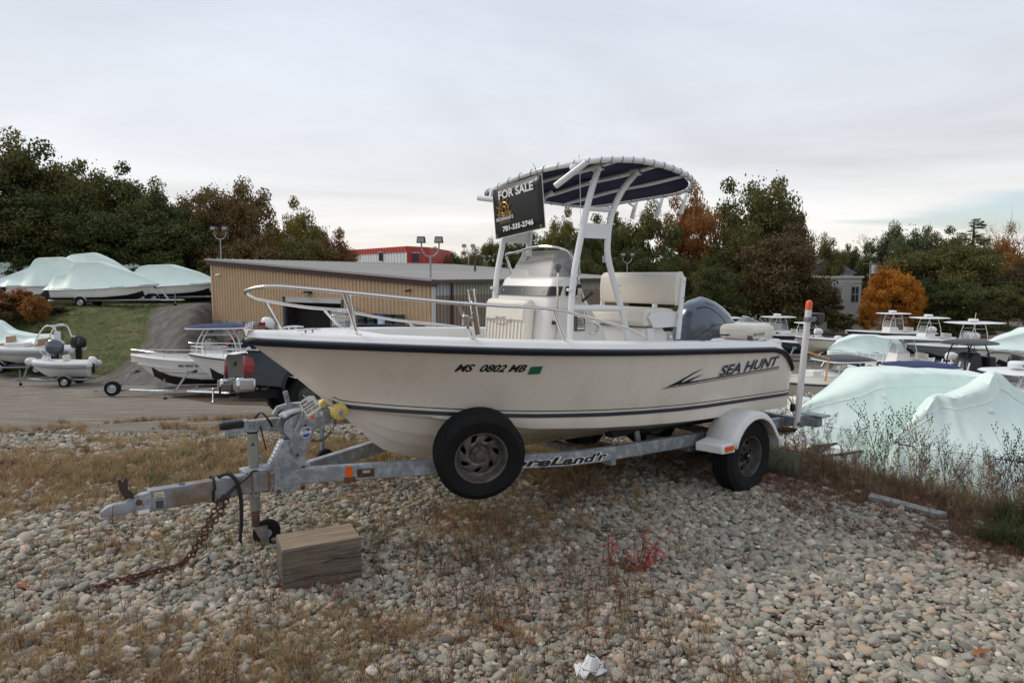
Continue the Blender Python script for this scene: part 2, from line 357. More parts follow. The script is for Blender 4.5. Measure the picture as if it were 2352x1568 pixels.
soil = rmp(noi(9, 8, .7), [(.3, (.075, .058, .040)), (.5, (.135, .105, .075)), (.7, (.21, .17, .125))])
lotc = rmp(noi(1.2, 10, .72, st=((.5, 1.6, 1), .18)), [(.3, (.15, .125, .10)), (.5, (.25, .215, .175)), (.68, (.36, .32, .27))])
pebt = rmp(noi(26, 4, .8), [(.38, (.6, .6, .6)), (.55, (1., 1., 1.)), (.66, (1.35, 1.33, 1.3))])
ml = n.new('ShaderNodeMix'); ml.data_type = 'RGBA'; ml.blend_type = 'MULTIPLY'; ml.inputs[0].default_value = 1; l.new(lotc, ml.inputs[6]); l.new(pebt, ml.inputs[7]); lotc = ml.outputs[2]
rampc = rmp(noi(1.6, 9, .7, st=((2.2, .35, 1), -.3)), [(.3, (.09, .08, .07)), (.52, (.155, .138, .12)), (.7, (.25, .225, .195))])
greenc = rmp(noi(1.1, 8, .7), [(.3, (.055, .060, .025)), (.45, (.085, .105, .035)), (.56, (.13, .125, .055)), (.68, (.17, .125, .07))])
strawc = rmp(noi(3, 8, .7), [(.3, (.12, .085, .05)), (.5, (.23, .165, .10)), (.7, (.33, .25, .16))])
weedc = rmp(noi(5, 8, .7), [(.3, (.05, .035, .025)), (.5, (.10, .07, .05)), (.7, (.16, .13, .10))])
c = mixc(edge(att('straw'), 1.3), soil, strawc); c = mixc(edge(att('lot'), .9), c, lotc); c = mixc(edge(att('weed'), 2.), c, weedc)
c = mixc(edge(att('green'), .5, .35), c, greenc); c = mixc(edge(att('ramp'), .6, .4), c, rampc)
l.new(c, pr.inputs['Base Color'])
bp = n.new('ShaderNodeBump'); bp.inputs['Strength'].default_value = .9; bp.inputs['Distance'].default_value = .05; l.new(noi(11, 8, .75), bp.inputs['Height']); l.new(bp.outputs[0], pr.inputs['Normal'])
me.materials.append(gm)
ground = bpy.data.objects.new('ground', me); COL.objects.link(ground); ground['kind'] = 'structure'
# ------------------------------------------------------------------ scattered cover (geometry nodes instancing, used for gravel, grass and weeds only)
def scatter(name, pts, rots, scs, cvs, variants, parent=None, label=None):
    """pts Nx3, rots Nx3, scs Nx3, cvs N random colour value; variants list of meshes"""
    vcol = bpy.data.collections.new(name+'_forms')
    for i, m_ in enumerate(variants):
        vo = bpy.data.objects.new('form', m_); vcol.objects.link(vo)
    me = bpy.data.meshes.new(name); me.vertices.add(len(pts)); me.vertices.foreach_set('co', np.asarray(pts, np.float32).ravel())
    for k, w in (('rot', rots), ('scl', scs)):
        a = me.attributes.new(k, 'FLOAT_VECTOR', 'POINT'); a.data.foreach_set('vector', np.asarray(w, np.float32).ravel())
    attr(me, 'cv', cvs)
    a = me.attributes.new('vi', 'INT', 'POINT'); a.data.foreach_set('value', rng.integers(0, len(variants), len(pts)).astype(np.int32))
    o = bpy.data.objects.new(name, me); COL.objects.link(o); o['kind'] = 'stuff'
    if parent: o.parent = parent
    if label: o['label'] = label; o['category'] = name.replace('_', ' ')
    g = bpy.data.node_groups.new(name+'_nodes', 'GeometryNodeTree')
    g.interface.new_socket('Geometry', in_out='INPUT', socket_type='NodeSocketGeometry'); g.interface.new_socket('Geometry', in_out='OUTPUT', socket_type='NodeSocketGeometry')
    gi = g.nodes.new('NodeGroupInput'); go = g.nodes.new('NodeGroupOutput')
    iop = g.nodes.new('GeometryNodeInstanceOnPoints'); ci = g.nodes.new('GeometryNodeCollectionInfo')
    ci.inputs['Collection'].default_value = vcol; ci.inputs['Separate Children'].default_value = True; ci.inputs['Reset Children'].default_value = True
    iop.inputs['Pick Instance'].default_value = True
    def na(nm, dt):
        q = g.nodes.new('GeometryNodeInputNamedAttribute'); q.data_type = dt; q.inputs['Name'].default_value = nm; return [s for s in q.outputs if s.enabled and s.name == 'Attribute'][0]
    g.links.new(gi.outputs[0], iop.inputs['Points']); g.links.new(ci.outputs[0], iop.inputs['Instance'])
    er = g.nodes.new('FunctionNodeEulerToRotation'); g.links.new(na('rot', 'FLOAT_VECTOR'), er.inputs[0]); g.links.new(er.outputs[0], iop.inputs['Rotation'])
    g.links.new(na('scl', 'FLOAT_VECTOR'), iop.inputs['Scale']); g.links.new(na('vi', 'INT'), iop.inputs['Instance Index'])
    g.links.new(iop.outputs[0], go.inputs[0])
    md = o.modifiers.new('scatter', 'NODES'); md.node_group = g
    return o
def scat_mat(name, stops, rough=.9, nscale=0, namt=0, bump=0, trans=0., objinfo=False, speck=0.):
    m = bpy.data.materials.new(name); m.use_nodes = True; t = m.node_tree; n = t.nodes; l = t.links; p = n['Principled BSDF']; p.inputs['Roughness'].default_value = rough; p.inputs['Specular IOR Level'].default_value = .25
    if objinfo: a = n.new('ShaderNodeObjectInfo'); src = a.outputs['Random']
    else: a = n.new('ShaderNodeAttribute'); a.attribute_name = 'cv'; a.attribute_type = 'INSTANCER'; src = a.outputs['Fac']
    r = n.new('ShaderNodeValToRGB'); e = r.color_ramp.elements; e[0].position, e[0].color = stops[0][0], (*stops[0][1], 1); e[1].position, e[1].color = stops[-1][0], (*stops[-1][1], 1)
    for p_, c_ in stops[1:-1]: q = e.new(p_); q.color = (*c_, 1)
    l.new(src, r.inputs[0]); cur = r.outputs[0]
    if namt:
        co = n.new('ShaderNodeTexCoord'); b = n.new('ShaderNodeTexNoise'); b.inputs['Scale'].default_value = nscale; b.inputs['Detail'].default_value = 6; b.inputs['Roughness'].default_value = .7; l.new(co.outputs['Object'], b.inputs['Vector'])
        q = n.new('ShaderNodeMapRange'); q.inputs['From Min'].default_value = .3; q.inputs['From Max'].default_value = .7; q.inputs['To Min'].default_value = 1-namt; q.inputs['To Max'].default_value = 1+namt; l.new(b.outputs['Fac'], q.inputs['Value'])
        x = n.new('ShaderNodeVectorMath'); x.operation = 'SCALE'; l.new(cur, x.inputs[0]); l.new(q.outputs[0], x.inputs['Scale']); cur = x.outputs[0]
    l.new(cur, p.inputs['Base Color'])
    if trans:
        tr = n.new('ShaderNodeBsdfTranslucent'); l.new(cur, tr.inputs[0]); ms = n.new('ShaderNodeMixShader'); ms.inputs[0].default_value = trans
        l.new(p.outputs[0], ms.inputs[1]); l.new(tr.outputs[0], ms.inputs[2]); l.new(ms.outputs[0], n['Material Output'].inputs[0])
    MATS[name] = m; return m
stone_stops = [(0., (0.129, 0.123, 0.107)), (.12, (0.235, 0.231, 0.191)), (.3, (0.317, 0.291, 0.233)), (.45, (0.387, 0.339, 0.265)), (.6, (0.294, 0.285, 0.237)), (.72, (0.446, 0.387, 0.307)), (.82, (0.423, 0.312, 0.219)), (.9, (0.247, 0.210, 0.186)), (.95, (0.646, 0.580, 0.474)), (1., (0.470, 0.323, 0.223))]
stone_m = scat_mat('pebble_stone', stone_stops, .82, 7, .34)
stone_o = scat_mat('pebble_stone_single', stone_stops, .82, 7, .34, objinfo=True)
def pebble_mesh(seed, m_, lvl=2):
    bm = bmesh.new(); bmesh.ops.create_icosphere(bm, subdivisions=lvl, radius=1); off = Vector((seed*3.7, seed*1.3, 0))
    for v in bm.verts:
        k = 1+.42*noise.noise(v.co*.9+off)+.20*noise.noise(v.co*1.9+off); v.co *= k
    me = bpy.data.meshes.new('pebble'); bm.to_mesh(me); bm.free(); me.materials.append(m_); me.polygons.foreach_set('use_smooth', [True]*len(me.polygons)); return me
def near_cols(X, Y):
    return None
# gravel density field
def ycen(X): return 5.9+.55*np.clip(X+4, 0, 3.2)
def grav(X, Y):
    d1 = (X-2.95)*.79+(Y-7.75)*.61; yc = ycen(X)
    a = np.where(Y > yc+1.0, .55*sm((yc+3.4-Y)/1.6), 1-.62*np.exp(-((Y-yc)/.8)**2)); a = np.where(X > 1.4, 1, a)*(1-.85*sm((Y-9)/2))
    a = a*(1-.93*sm((d1+1.5)/1.3))
    bare = np.exp(-(((X+1.9)/.22)**2+((Y-4.25)/.13)**2))
    return np.clip(a-.75*bare, 0, 1)
def grassf(X, Y):   # where dry grass grows between the stones
    patch = np.array([noise.noise(Vector((x*1.1, y*1.1, 3.1))) for x, y in zip(X, Y)])
    strip = np.exp(-((Y-ycen(X))/.85)**2)*(X < 1.2)
    mid = np.exp(-(((X+.15)/.5)**2+((Y-5.2)/.5)**2))*1.3
    fore = 1.5*sm((4.0-Y)/.6)*np.clip(1.2-np.abs(X+.6)/2.1, 0, 1)*np.clip(.8+patch*2.2, .05, 1.4)
    lft = np.exp(-(((X+2.6)/.6)**2+((Y-4.55)/.35)**2))*.45
    return np.clip(strip*1.3+mid+fore+lft+np.clip(patch-.10, 0, 1)*.8*(X < 1.2), 0, 1.6)
def rand_pts(n_, x0, x1, y0, y1): return rng.uniform(x0, x1, n_), rng.uniform(y0, y1, n_)
px, py = rand_pts(420000, -9.5, 8.5, 1.6, 11.5)
keep = (np.abs(px) < .95*py+1.4) & (rng.uniform(0, 1, len(px)) < grav(px, py)*np.where(px > .6, .82, 1.)*np.where(py < 7.6, 1, .7))
px, py = px[keep], py[keep]
sz = np.clip(rng.lognormal(math.log(.0138), .42, len(px))*(1+.16*sm((px-.2)/1.2)), .007, .036)
pz = height(px, py)+sz*rng.uniform(-.1, .75, len(px))
pts = np.stack([px, py, pz], 1)
rot_ = np.stack([rng.normal(0, .35, len(px)), rng.normal(0, .35, len(px)), rng.uniform(0, 6.28, len(px))], 1)
scl_ = np.stack([sz*rng.uniform(1., 1.45, len(px)), sz*rng.uniform(.85, 1.1, len(px)), sz*rng.uniform(.5, .8, len(px))], 1)
cv_ = rng.uniform(0, 1, len(px))
inview = (np.abs(px) < .74*py) & (py > 2.98)
order = np.argsort(np.where(inview, -sz/py**1.0, 1)); big = order[:300]; rest = np.setdiff1d(np.arange(len(px)), big)
pv = [pebble_mesh(i, stone_m) for i in range(9)]; po = [pebble_mesh(i, stone_o, 1) for i in range(6)]
for m_ in po:
    pass
scatter('gravel', pts[rest], rot_[rest], scl_[rest], cv_[rest], pv, parent=ground)
po = [pebble_mesh(i, stone_o, 2) for i in range(6)]
for i in big:
    pobj('pebble', po[i % 6], ground, tuple(pts[i]), tuple(rot_[i]), tuple(scl_[i]))
# grasses
def blade_clump(seed, nb=26, h=.16, spread=.05, w=.0028, lean=.6, m_=None, droop=.3):
    r = random.Random(seed); mb = MB()
    for i in range(nb):
        a = r.uniform(0, 6.28); d = r.uniform(0, spread); p = Vector((math.cos(a)*d, math.sin(a)*d, 0)); a2 = r.uniform(0, 6.28); ln = r.uniform(.1, lean); hh = h*r.uniform(.45, 1.1)
        dr = Vector((math.cos(a2), math.sin(a2), 0)); sd_ = Vector((-dr.y, dr.x, 0))*w*r.uniform(.6, 1.3); pp = []
        for k in range(4):
            t_ = k/3; pp.append(p+dr*(ln*hh*t_*t_)+Vector((0, 0, hh*(t_-droop*ln*t_*t_))))
        for k in range(3):
            w0, w1 = 1-k/3, 1-(k+1)/3
            mb.add([pp[k]-sd_*w0, pp[k]+sd_*w0, pp[k+1]+sd_*w1, pp[k+1]-sd_*w1], [(0, 1, 2, 3)])
    return mb.mesh('clump', m_, smooth=0, merge=False)
straw_m = scat_mat('dry_grass', [(0., (.22, .13, .07)), (.25, (.40, .28, .15)), (.5, (.52, .40, .22)), (.68, (.30, .16, .08)), (.8, (.26, .22, .10)), (.9, (.11, .13, .045)), (1., (.15, .17, .06))], trans=.25)
gv = [blade_clump(i, 26, .13, .05, .0030, .9, straw_m) for i in range(5)]
px, py = rand_pts(130000, -9, 5, 2.3, 12.5)
gf = grassf(px, py); keep = (np.abs(px) < .82*py+.6) & (rng.uniform(0, 1, len(px)) < gf*.62)
px, py = px[keep], py[keep]; k = len(px)
s_ = rng.uniform(.45, 1.15, k)*np.where(py > 6, 1.15, .9)
cg = np.clip(rng.uniform(0, .85, k)+.25*np.sin(px*2.3)*np.sin(py*1.7), 0, 1)
scatter('dry_grass', np.stack([px, py, height(px, py)], 1), np.stack([rng.normal(0, .15, k), rng.normal(0, .15, k), rng.uniform(0, 6.28, k)], 1), np.stack([s_, s_, s_*rng.uniform(.5, 1., k)], 1), cg, gv, label='dry brown and straw coloured grass growing through the gravel')
# thin red-brown weed stalks in the foreground
stalk_m = scat_mat('weed_stalk', [(0., (.10, .03, .022)), (.5, (.17, .06, .04)), (.8, (.22, .15, .08)), (1., (.07, .045, .03))], trans=.1)
def stalk_mesh(seed):
    r = random.Random(seed); mb = MB()
    for s0 in range(2):
        p = Vector((r.uniform(-.03, .03), r.uniform(-.03, .03), 0)); h = r.uniform(.14, .26); lean = Vector((r.uniform(-.25, .25), r.uniform(-.25, .25), 1)); path = [p+lean*(h*t_/4)+Vector((r.uniform(-.006, .006), 0, 0)) for t_ in range(5)]
        mb.tube(path, [.0016, .0014, .0012, .001, .0006], 3, caps=False)
        for q in range(9):
            b = path[1+q % 4]; d = Vector((r.uniform(-1, 1), r.uniform(-1, 1), r.uniform(.2, 1))).normalized()*r.uniform(.02, .05)
            mb.tube([b, b+d], [.0009, .0005], 3, caps=False)
            e_ = b+d; s1 = Vector((r.uniform(-1, 1), r.uniform(-1, 1), r.uniform(-.5, .5))).normalized()*.006
            mb.add([e_-s1*.5, e_+d.normalized()*.012+s1, e_+d.normalized()*.02, e_+s1*.6], [(0, 1, 2, 3)])
    return mb.mesh('stalk', stalk_m, smooth=0, merge=False)
sv = [stalk_mesh(i) for i in range(6)]
px, py = rand_pts(5200, -3.4, 3.0, 2.6, 6.2)
den = np.clip(np.exp(-((px-.1)/1.3)**2)*sm((5.4-py)/1.6)*.5+.05, 0, 1)*(px < 1.25+.35*np.sin(py*3)); keep = (rng.uniform(0, 1, len(px)) < den); px, py = px[keep], py[keep]; k = len(px); s_ = rng.uniform(.5, 1.2, k)
scatter('weed_stalks', np.stack([px, py, height(px, py)], 1), np.stack([rng.normal(0, .12, k), rng.normal(0, .12, k), rng.uniform(0, 6.28, k)], 1), np.stack([s_, s_, s_], 1), rng.uniform(0, 1, k), sv, label='thin reddish brown weed stalks standing in the foreground gravel')
# green low weeds
green_m = scat_mat('green_weed', [(0., (.045, .075, .025)), (.5, (.08, .12, .035)), (1., (.15, .16, .06))], trans=.25)
gw = [blade_clump(40+i, 22, .07, .05, .004, 1.6, green_m) for i in range(3)]
px = []; py = []
for cx, cy, rr, cnt in ((-2.45, 4.75, .25, 26), (-1.95, 5.0, .3, 30), (-1.2, 4.95, .22, 26), (-1.5, 5.3, .2, 15), (-.55, 4.55, .22, 45), (-.35, 4.8, .15, 20), (-2.9, 4.6, .25, 18), (-3.1, 4.0, .12, 5), (.75, 5.1, .15, 18), (2.3, 3.1, .2, 14), (-.6, 3.3, .2, 8), (-3.3, 8.2, 1., 70), (-1.4, 8.0, 1., 110), (-1.0, 7.0, .6, 70), (1.3, 6.9, .9, 60), (2.5, 6.9, .3, 22)):
    for i in range(cnt): px.append(random.gauss(cx, rr)); py.append(random.gauss(cy, rr*.7))
px = np.array(px); py = np.array(py); k = len(px); s_ = rng.uniform(.5, 1.2, k)*np.where(py > 6, 1.5, 1)
scatter('green_weeds', np.stack([px, py, height(px, py)], 1), np.stack([rng.normal(0, .1, k), rng.normal(0, .1, k), rng.uniform(0, 6.28, k)], 1), np.stack([s_, s_, s_], 1), rng.uniform(0, 1, k), gw, label='low green weed tufts scattered through the gravel')
# bank grass on the hillside at left
bank_m = scat_mat('bank_grass', [(0., (.05, .075, .022)), (.35, (.09, .12, .035)), (.55, (.16, .15, .06)), (.75, (.20, .14, .075)), (.9, (.12, .07, .04)), (1., (.26, .19, .11))], trans=.25)
bv = [blade_clump(80+i, 30, .40, .35, .014, .9, bank_m) for i in range(4)]
px, py = rand_pts(30000, -62, -19, 33, 60)
xe_ = -17.2-(py-34)*.26; w_ = sm((py-33.8-.1*np.clip(-px-21, 0, 30))/2.5)*(px < xe_-3.6+.05*(py-34)-.4*np.sin(py*.6))
left_ = sm((-26-px+.2*(44-py))/7.)
keep = rng.uniform(0, 1, len(px)) < w_*(.6+.4*left_); px, py, left_ = px[keep], py[keep], left_[keep]; k = len(px)
s_ = rng.uniform(.4, .9, k)*(.30+.95*left_)
cb = np.clip(rng.uniform(0, .5, k)+left_*.38+.25*np.sin(px*.6+py*.4), 0, 1)
scatter('bank_grass', np.stack([px, py, height(px, py)], 1), np.stack([rng.normal(0, .1, k), rng.normal(0, .1, k), rng.uniform(0, 6.28, k)], 1), np.stack([s_, s_, s_], 1), cb, bv, label='rough green and tawny grass covering the bank below the wrapped boats')
# ------------------------------------------------------------------ trees
def leaf_mat(name, stops, trans=.3):
    m = bpy.data.materials.new(name); m.use_nodes = True; t = m.node_tree; n = t.nodes; l = t.links; p = n['Principled BSDF']; p.inputs['Roughness'].default_value = .65; p.inputs['Specular IOR Level'].default_value = .25
    a = n.new('ShaderNodeAttribute'); a.attribute_name = 'lv'
    co = n.new('ShaderNodeNewGeometry'); b = n.new('ShaderNodeTexNoise'); b.inputs['Scale'].default_value = .28; b.inputs['Detail'].default_value = 3; l.new(co.outputs['Position'], b.inputs['Vector'])
    s = n.new('ShaderNodeMath'); s.operation = 'MULTIPLY_ADD'; s.inputs[1].default_value = .55; l.new(a.outputs['Fac'], s.inputs[0])
    s2 = n.new('ShaderNodeMath'); s2.operation = 'MULTIPLY'; s2.inputs[1].default_value = .6; l.new(b.outputs['Fac'], s2.inputs[0]); l.new(s2.outputs[0], s.inputs[2])
    r = n.new('ShaderNodeValToRGB'); e = r.color_ramp.elements; e[0].position, e[0].color = stops[0][0], (*stops[0][1], 1); e[1].position, e[1].color = stops[-1][0], (*stops[-1][1], 1)
    for p_, c_ in stops[1:-1]: q = e.new(p_); q.color = (*c_, 1)
    l.new(s.outputs[0], r.inputs[0]); l.new(r.outputs[0], p.inputs['Base Color'])
    tr = n.new('ShaderNodeBsdfTranslucent'); l.new(r.outputs[0], tr.inputs[0]); ms = n.new('ShaderNodeMixShader'); ms.inputs[0].default_value = trans
    l.new(p.outputs[0], ms.inputs[1]); l.new(tr.outputs[0], ms.inputs[2]); l.new(ms.outputs[0], n['Material Output'].inputs[0]); return m
L_dark = leaf_mat('leaves_dark_green', [(.15, (0.027, 0.043, 0.013)), (.45, (0.057, 0.075, 0.022)), (.7, (0.101, 0.106, 0.031)), (.9, (0.162, 0.125, 0.039))])
L_mid = leaf_mat('leaves_mid_green', [(.15, (0.046, 0.060, 0.018)), (.45, (0.091, 0.102, 0.030)), (.7, (0.150, 0.138, 0.042)), (.9, (0.208, 0.144, 0.045))])
L_pale = leaf_mat('leaves_grey_green', [(.15, (0.055, 0.072, 0.035)), (.5, (0.105, 0.127, 0.060)), (.9, (0.165, 0.176, 0.085))])
L_brown = leaf_mat('leaves_brown_oak', [(.15, (0.063, 0.046, 0.020)), (.4, (0.138, 0.092, 0.035)), (.65, (0.196, 0.127, 0.050)), (.85, (0.115, 0.109, 0.039))])
L_bron = leaf_mat('leaves_bronze', [(.15, (0.054, 0.042, 0.020)), (.45, (0.102, 0.074, 0.033)), (.7, (0.138, 0.096, 0.042)), (.9, (0.096, 0.102, 0.039))])
L_yel = leaf_mat('leaves_yellow_green', [(.15, (0.069, 0.072, 0.018)), (.45, (0.161, 0.143, 0.035)), (.7, (0.253, 0.187, 0.045)), (.9, (0.115, 0.121, 0.030))])
L_rus = leaf_mat('leaves_russet', [(.15, (.08, .035, .018)), (.45, (.16, .070, .035)), (.7, (.20, .10, .05)), (.9, (.11, .09, .04))])
L_ora = leaf_mat('leaves_orange', [(.15, (.22, .075, .012)), (.45, (.42, .16, .018)), (.7, (.55, .24, .03)), (.9, (.40, .12, .03))])
L_oran2 = leaf_mat('leaves_dull_orange', [(.15, (.16, .065, .02)), (.45, (.28, .115, .03)), (.7, (.34, .16, .05)), (.9, (.18, .12, .04))])
L_pink = leaf_mat('leaves_pinkish_red', [(.15, (.25, .07, .04)), (.5, (.40, .13, .07)), (.9, (.45, .20, .08))])
bark = mat('bark', (.075, .06, .048), .95, nscale=6, namt=.35, bump=.6, bscale=10)
def crown_mesh(seed, nleaf=15000, ncl=95, leaf=.030, shape='round', gap=.5, fill=.6):
    r = np.random.default_rng(seed)
    # clump centres through the crown volume, biased to the outside
    u = r.normal(size=(ncl, 3)); u /= np.linalg.norm(u, axis=1)[:, None]; rad = r.uniform(.0, 1, ncl)**(1/2.6)*.86
    c = u*rad[:, None]
    lob = 1+.16*np.sin(3*np.arctan2(u[:, 1], u[:, 0])+seed)+.10*np.sin(5*u[:, 2]+seed*2)
    c *= lob[:, None]
    if shape == 'tall': c[:, 0] *= .8; c[:, 1] *= .8
    if shape == 'wide': c[:, 2] = np.where(c[:, 2] < 0, c[:, 2]*.8, c[:, 2])
    if shape == 'egg':
        s = 1-.5*np.clip(c[:, 2], 0, 1); c[:, 0] *= s; c[:, 1] *= s
    cr = r.uniform(.12, .25, ncl)
    ci = r.integers(0, ncl, nleaf); d = r.normal(size=(nleaf, 3)); d /= np.linalg.norm(d, axis=1)[:, None]
    dr = r.uniform(0, 1, nleaf)**.45
    p = c[ci]+d*(cr[ci]*dr)[:, None]*np.array([1.15, 1.15, .75])
    # loose strays
    ns = int(nleaf*.025); q = r.normal(size=(ns, 3)); q /= np.linalg.norm(q, axis=1)[:, None]; p[:ns] = q*(r.uniform(.5, .93, ns))[:, None]
    nrm = d*.5+r.normal(size=(nleaf, 3))*.6; nrm[:, 2] += .45; nrm /= np.linalg.norm(nrm, axis=1)[:, None]
    t1 = np.cross(nrm, r.normal(size=(nleaf, 3))); t1 /= np.linalg.norm(t1, axis=1)[:, None]; t2 = np.cross(nrm, t1)
    s = leaf*r.uniform(.55, 1.3, nleaf)[:, None]
    P4 = np.stack([p-t1*s, p+t2*s*.62, p+t1*s, p-t2*s*.62], 1).reshape(-1, 3)
    P4[:, 2] = P4[:, 2]*.5+.5
    me = bpy.data.meshes.new('crown'); me.vertices.add(len(P4)); me.vertices.foreach_set('co', P4.ravel())
    me.loops.add(nleaf*4); me.loops.foreach_set('vertex_index', np.arange(nleaf*4)); me.polygons.add(nleaf)
    me.polygons.foreach_set('loop_start', np.arange(0, nleaf*4, 4)); me.polygons.foreach_set('loop_total', np.full(nleaf, 4)); me.update()
    clv = r.uniform(0, 1, ncl); lv = clv[ci]*.55+r.uniform(0, 1, nleaf)*.45
    a = me.attributes.new('lv', 'FLOAT', 'FACE'); a.data.foreach_set('value', lv.astype(np.float32))
    me.materials.append(L_mid); return me, c, cr
def trunk_mesh(seed, c, n_l=11, thick=.03, bare=False):
    r = random.Random(seed); mb = MB(); top = .78
    path = [Vector((r.uniform(-.03, .03)*k, r.uniform(-.03, .03)*k, -.35+(top+.35)*k/5)) for k in range(6)]
    mb.tube(path, [thick*(1.2-.19*k) for k in range(6)], 7)
    idx_ = list(range(len(c))); r.shuffle(idx_)
    for i in idx_[:n_l]:
        e_ = Vector((c[i][0], c[i][1], c[i][2]*.5+.5)); k = min(.85, max(.15, e_.z*.62)); b = path[0].lerp(path[-1], (k+.35)/(top+.35)) if True else path[2]
        mid = b.lerp(e_, .5)+Vector((0, 0, .04)); mb.tube([b, mid, e_], [thick*.42, thick*.25, thick*.08], 5, caps=False)
        if bare:
            for q in range(9):
                b2 = mid.lerp(e_, r.random()); d = Vector((r.uniform(-1, 1), r.uniform(-1, 1), r.uniform(.0, .8))).normalized()*r.uniform(.12, .3); mb.tube([b2, b2+d*.5+Vector((0, 0, .02)), b2+d], [thick*.12, thick*.07, thick*.03], 3, caps=False)
    return mb.mesh('trunk', bark, smooth=60, merge=False)
CR = []
for i, (sh, nl, ncl, lf) in enumerate((('round', 30000, 120, .026), ('round', 28000, 100, .027), ('egg', 26000, 95, .027), ('wide', 30000, 130, .026), ('round', 28000, 90, .027))):
    cm, cc, _ = crown_mesh(11+i, nl, ncl, lf, sh); CR.append((cm, trunk_mesh(i, cc), cc))
cm, cc, _ = crown_mesh(31, 2600, 70, .022, 'round'); SP = (cm, trunk_mesh(31, cc, 26, .022, True))       # sparse, half bare
cm, cc, _ = crown_mesh(32, 9000, 60, .05, 'wide'); BU = (cm, None)                                        # bush
def tree(u, vt, Y, wpx, m_, label, kind=0, name='tree', group='trees around the yard', zb=None, low=.0, depth=1., cat='tree', rz=None):
    """u centre, vt crown top (photo px), Y distance, wpx crown half width in px"""
    top = at(u, vt, Y); x = top.x; zb = hz(x, Y) if zb is None else zb; H_ = top.z-zb; w = wpx/1568.*Y
    root = thing(name, label, cat, (x, Y, zb), 0, group)
    cm, tm = (CR[kind][0], CR[kind][1]) if isinstance(kind, int) else kind
    h = H_*(1-low)
    rz = random.uniform(0, 6.28) if rz is None else rz
    co = pobj('crown', cm, root, (0, 0, H_*low), (0, 0, rz), (w, w*depth, h)); co.material_slots[0].link = 'OBJECT'; co.material_slots[0].material = m_
    if tm:
        pobj('trunk', tm, root, (0, 0, H_*low if low > .05 else h*.02), (0, 0, rz), (w, w*depth, h))
    return root
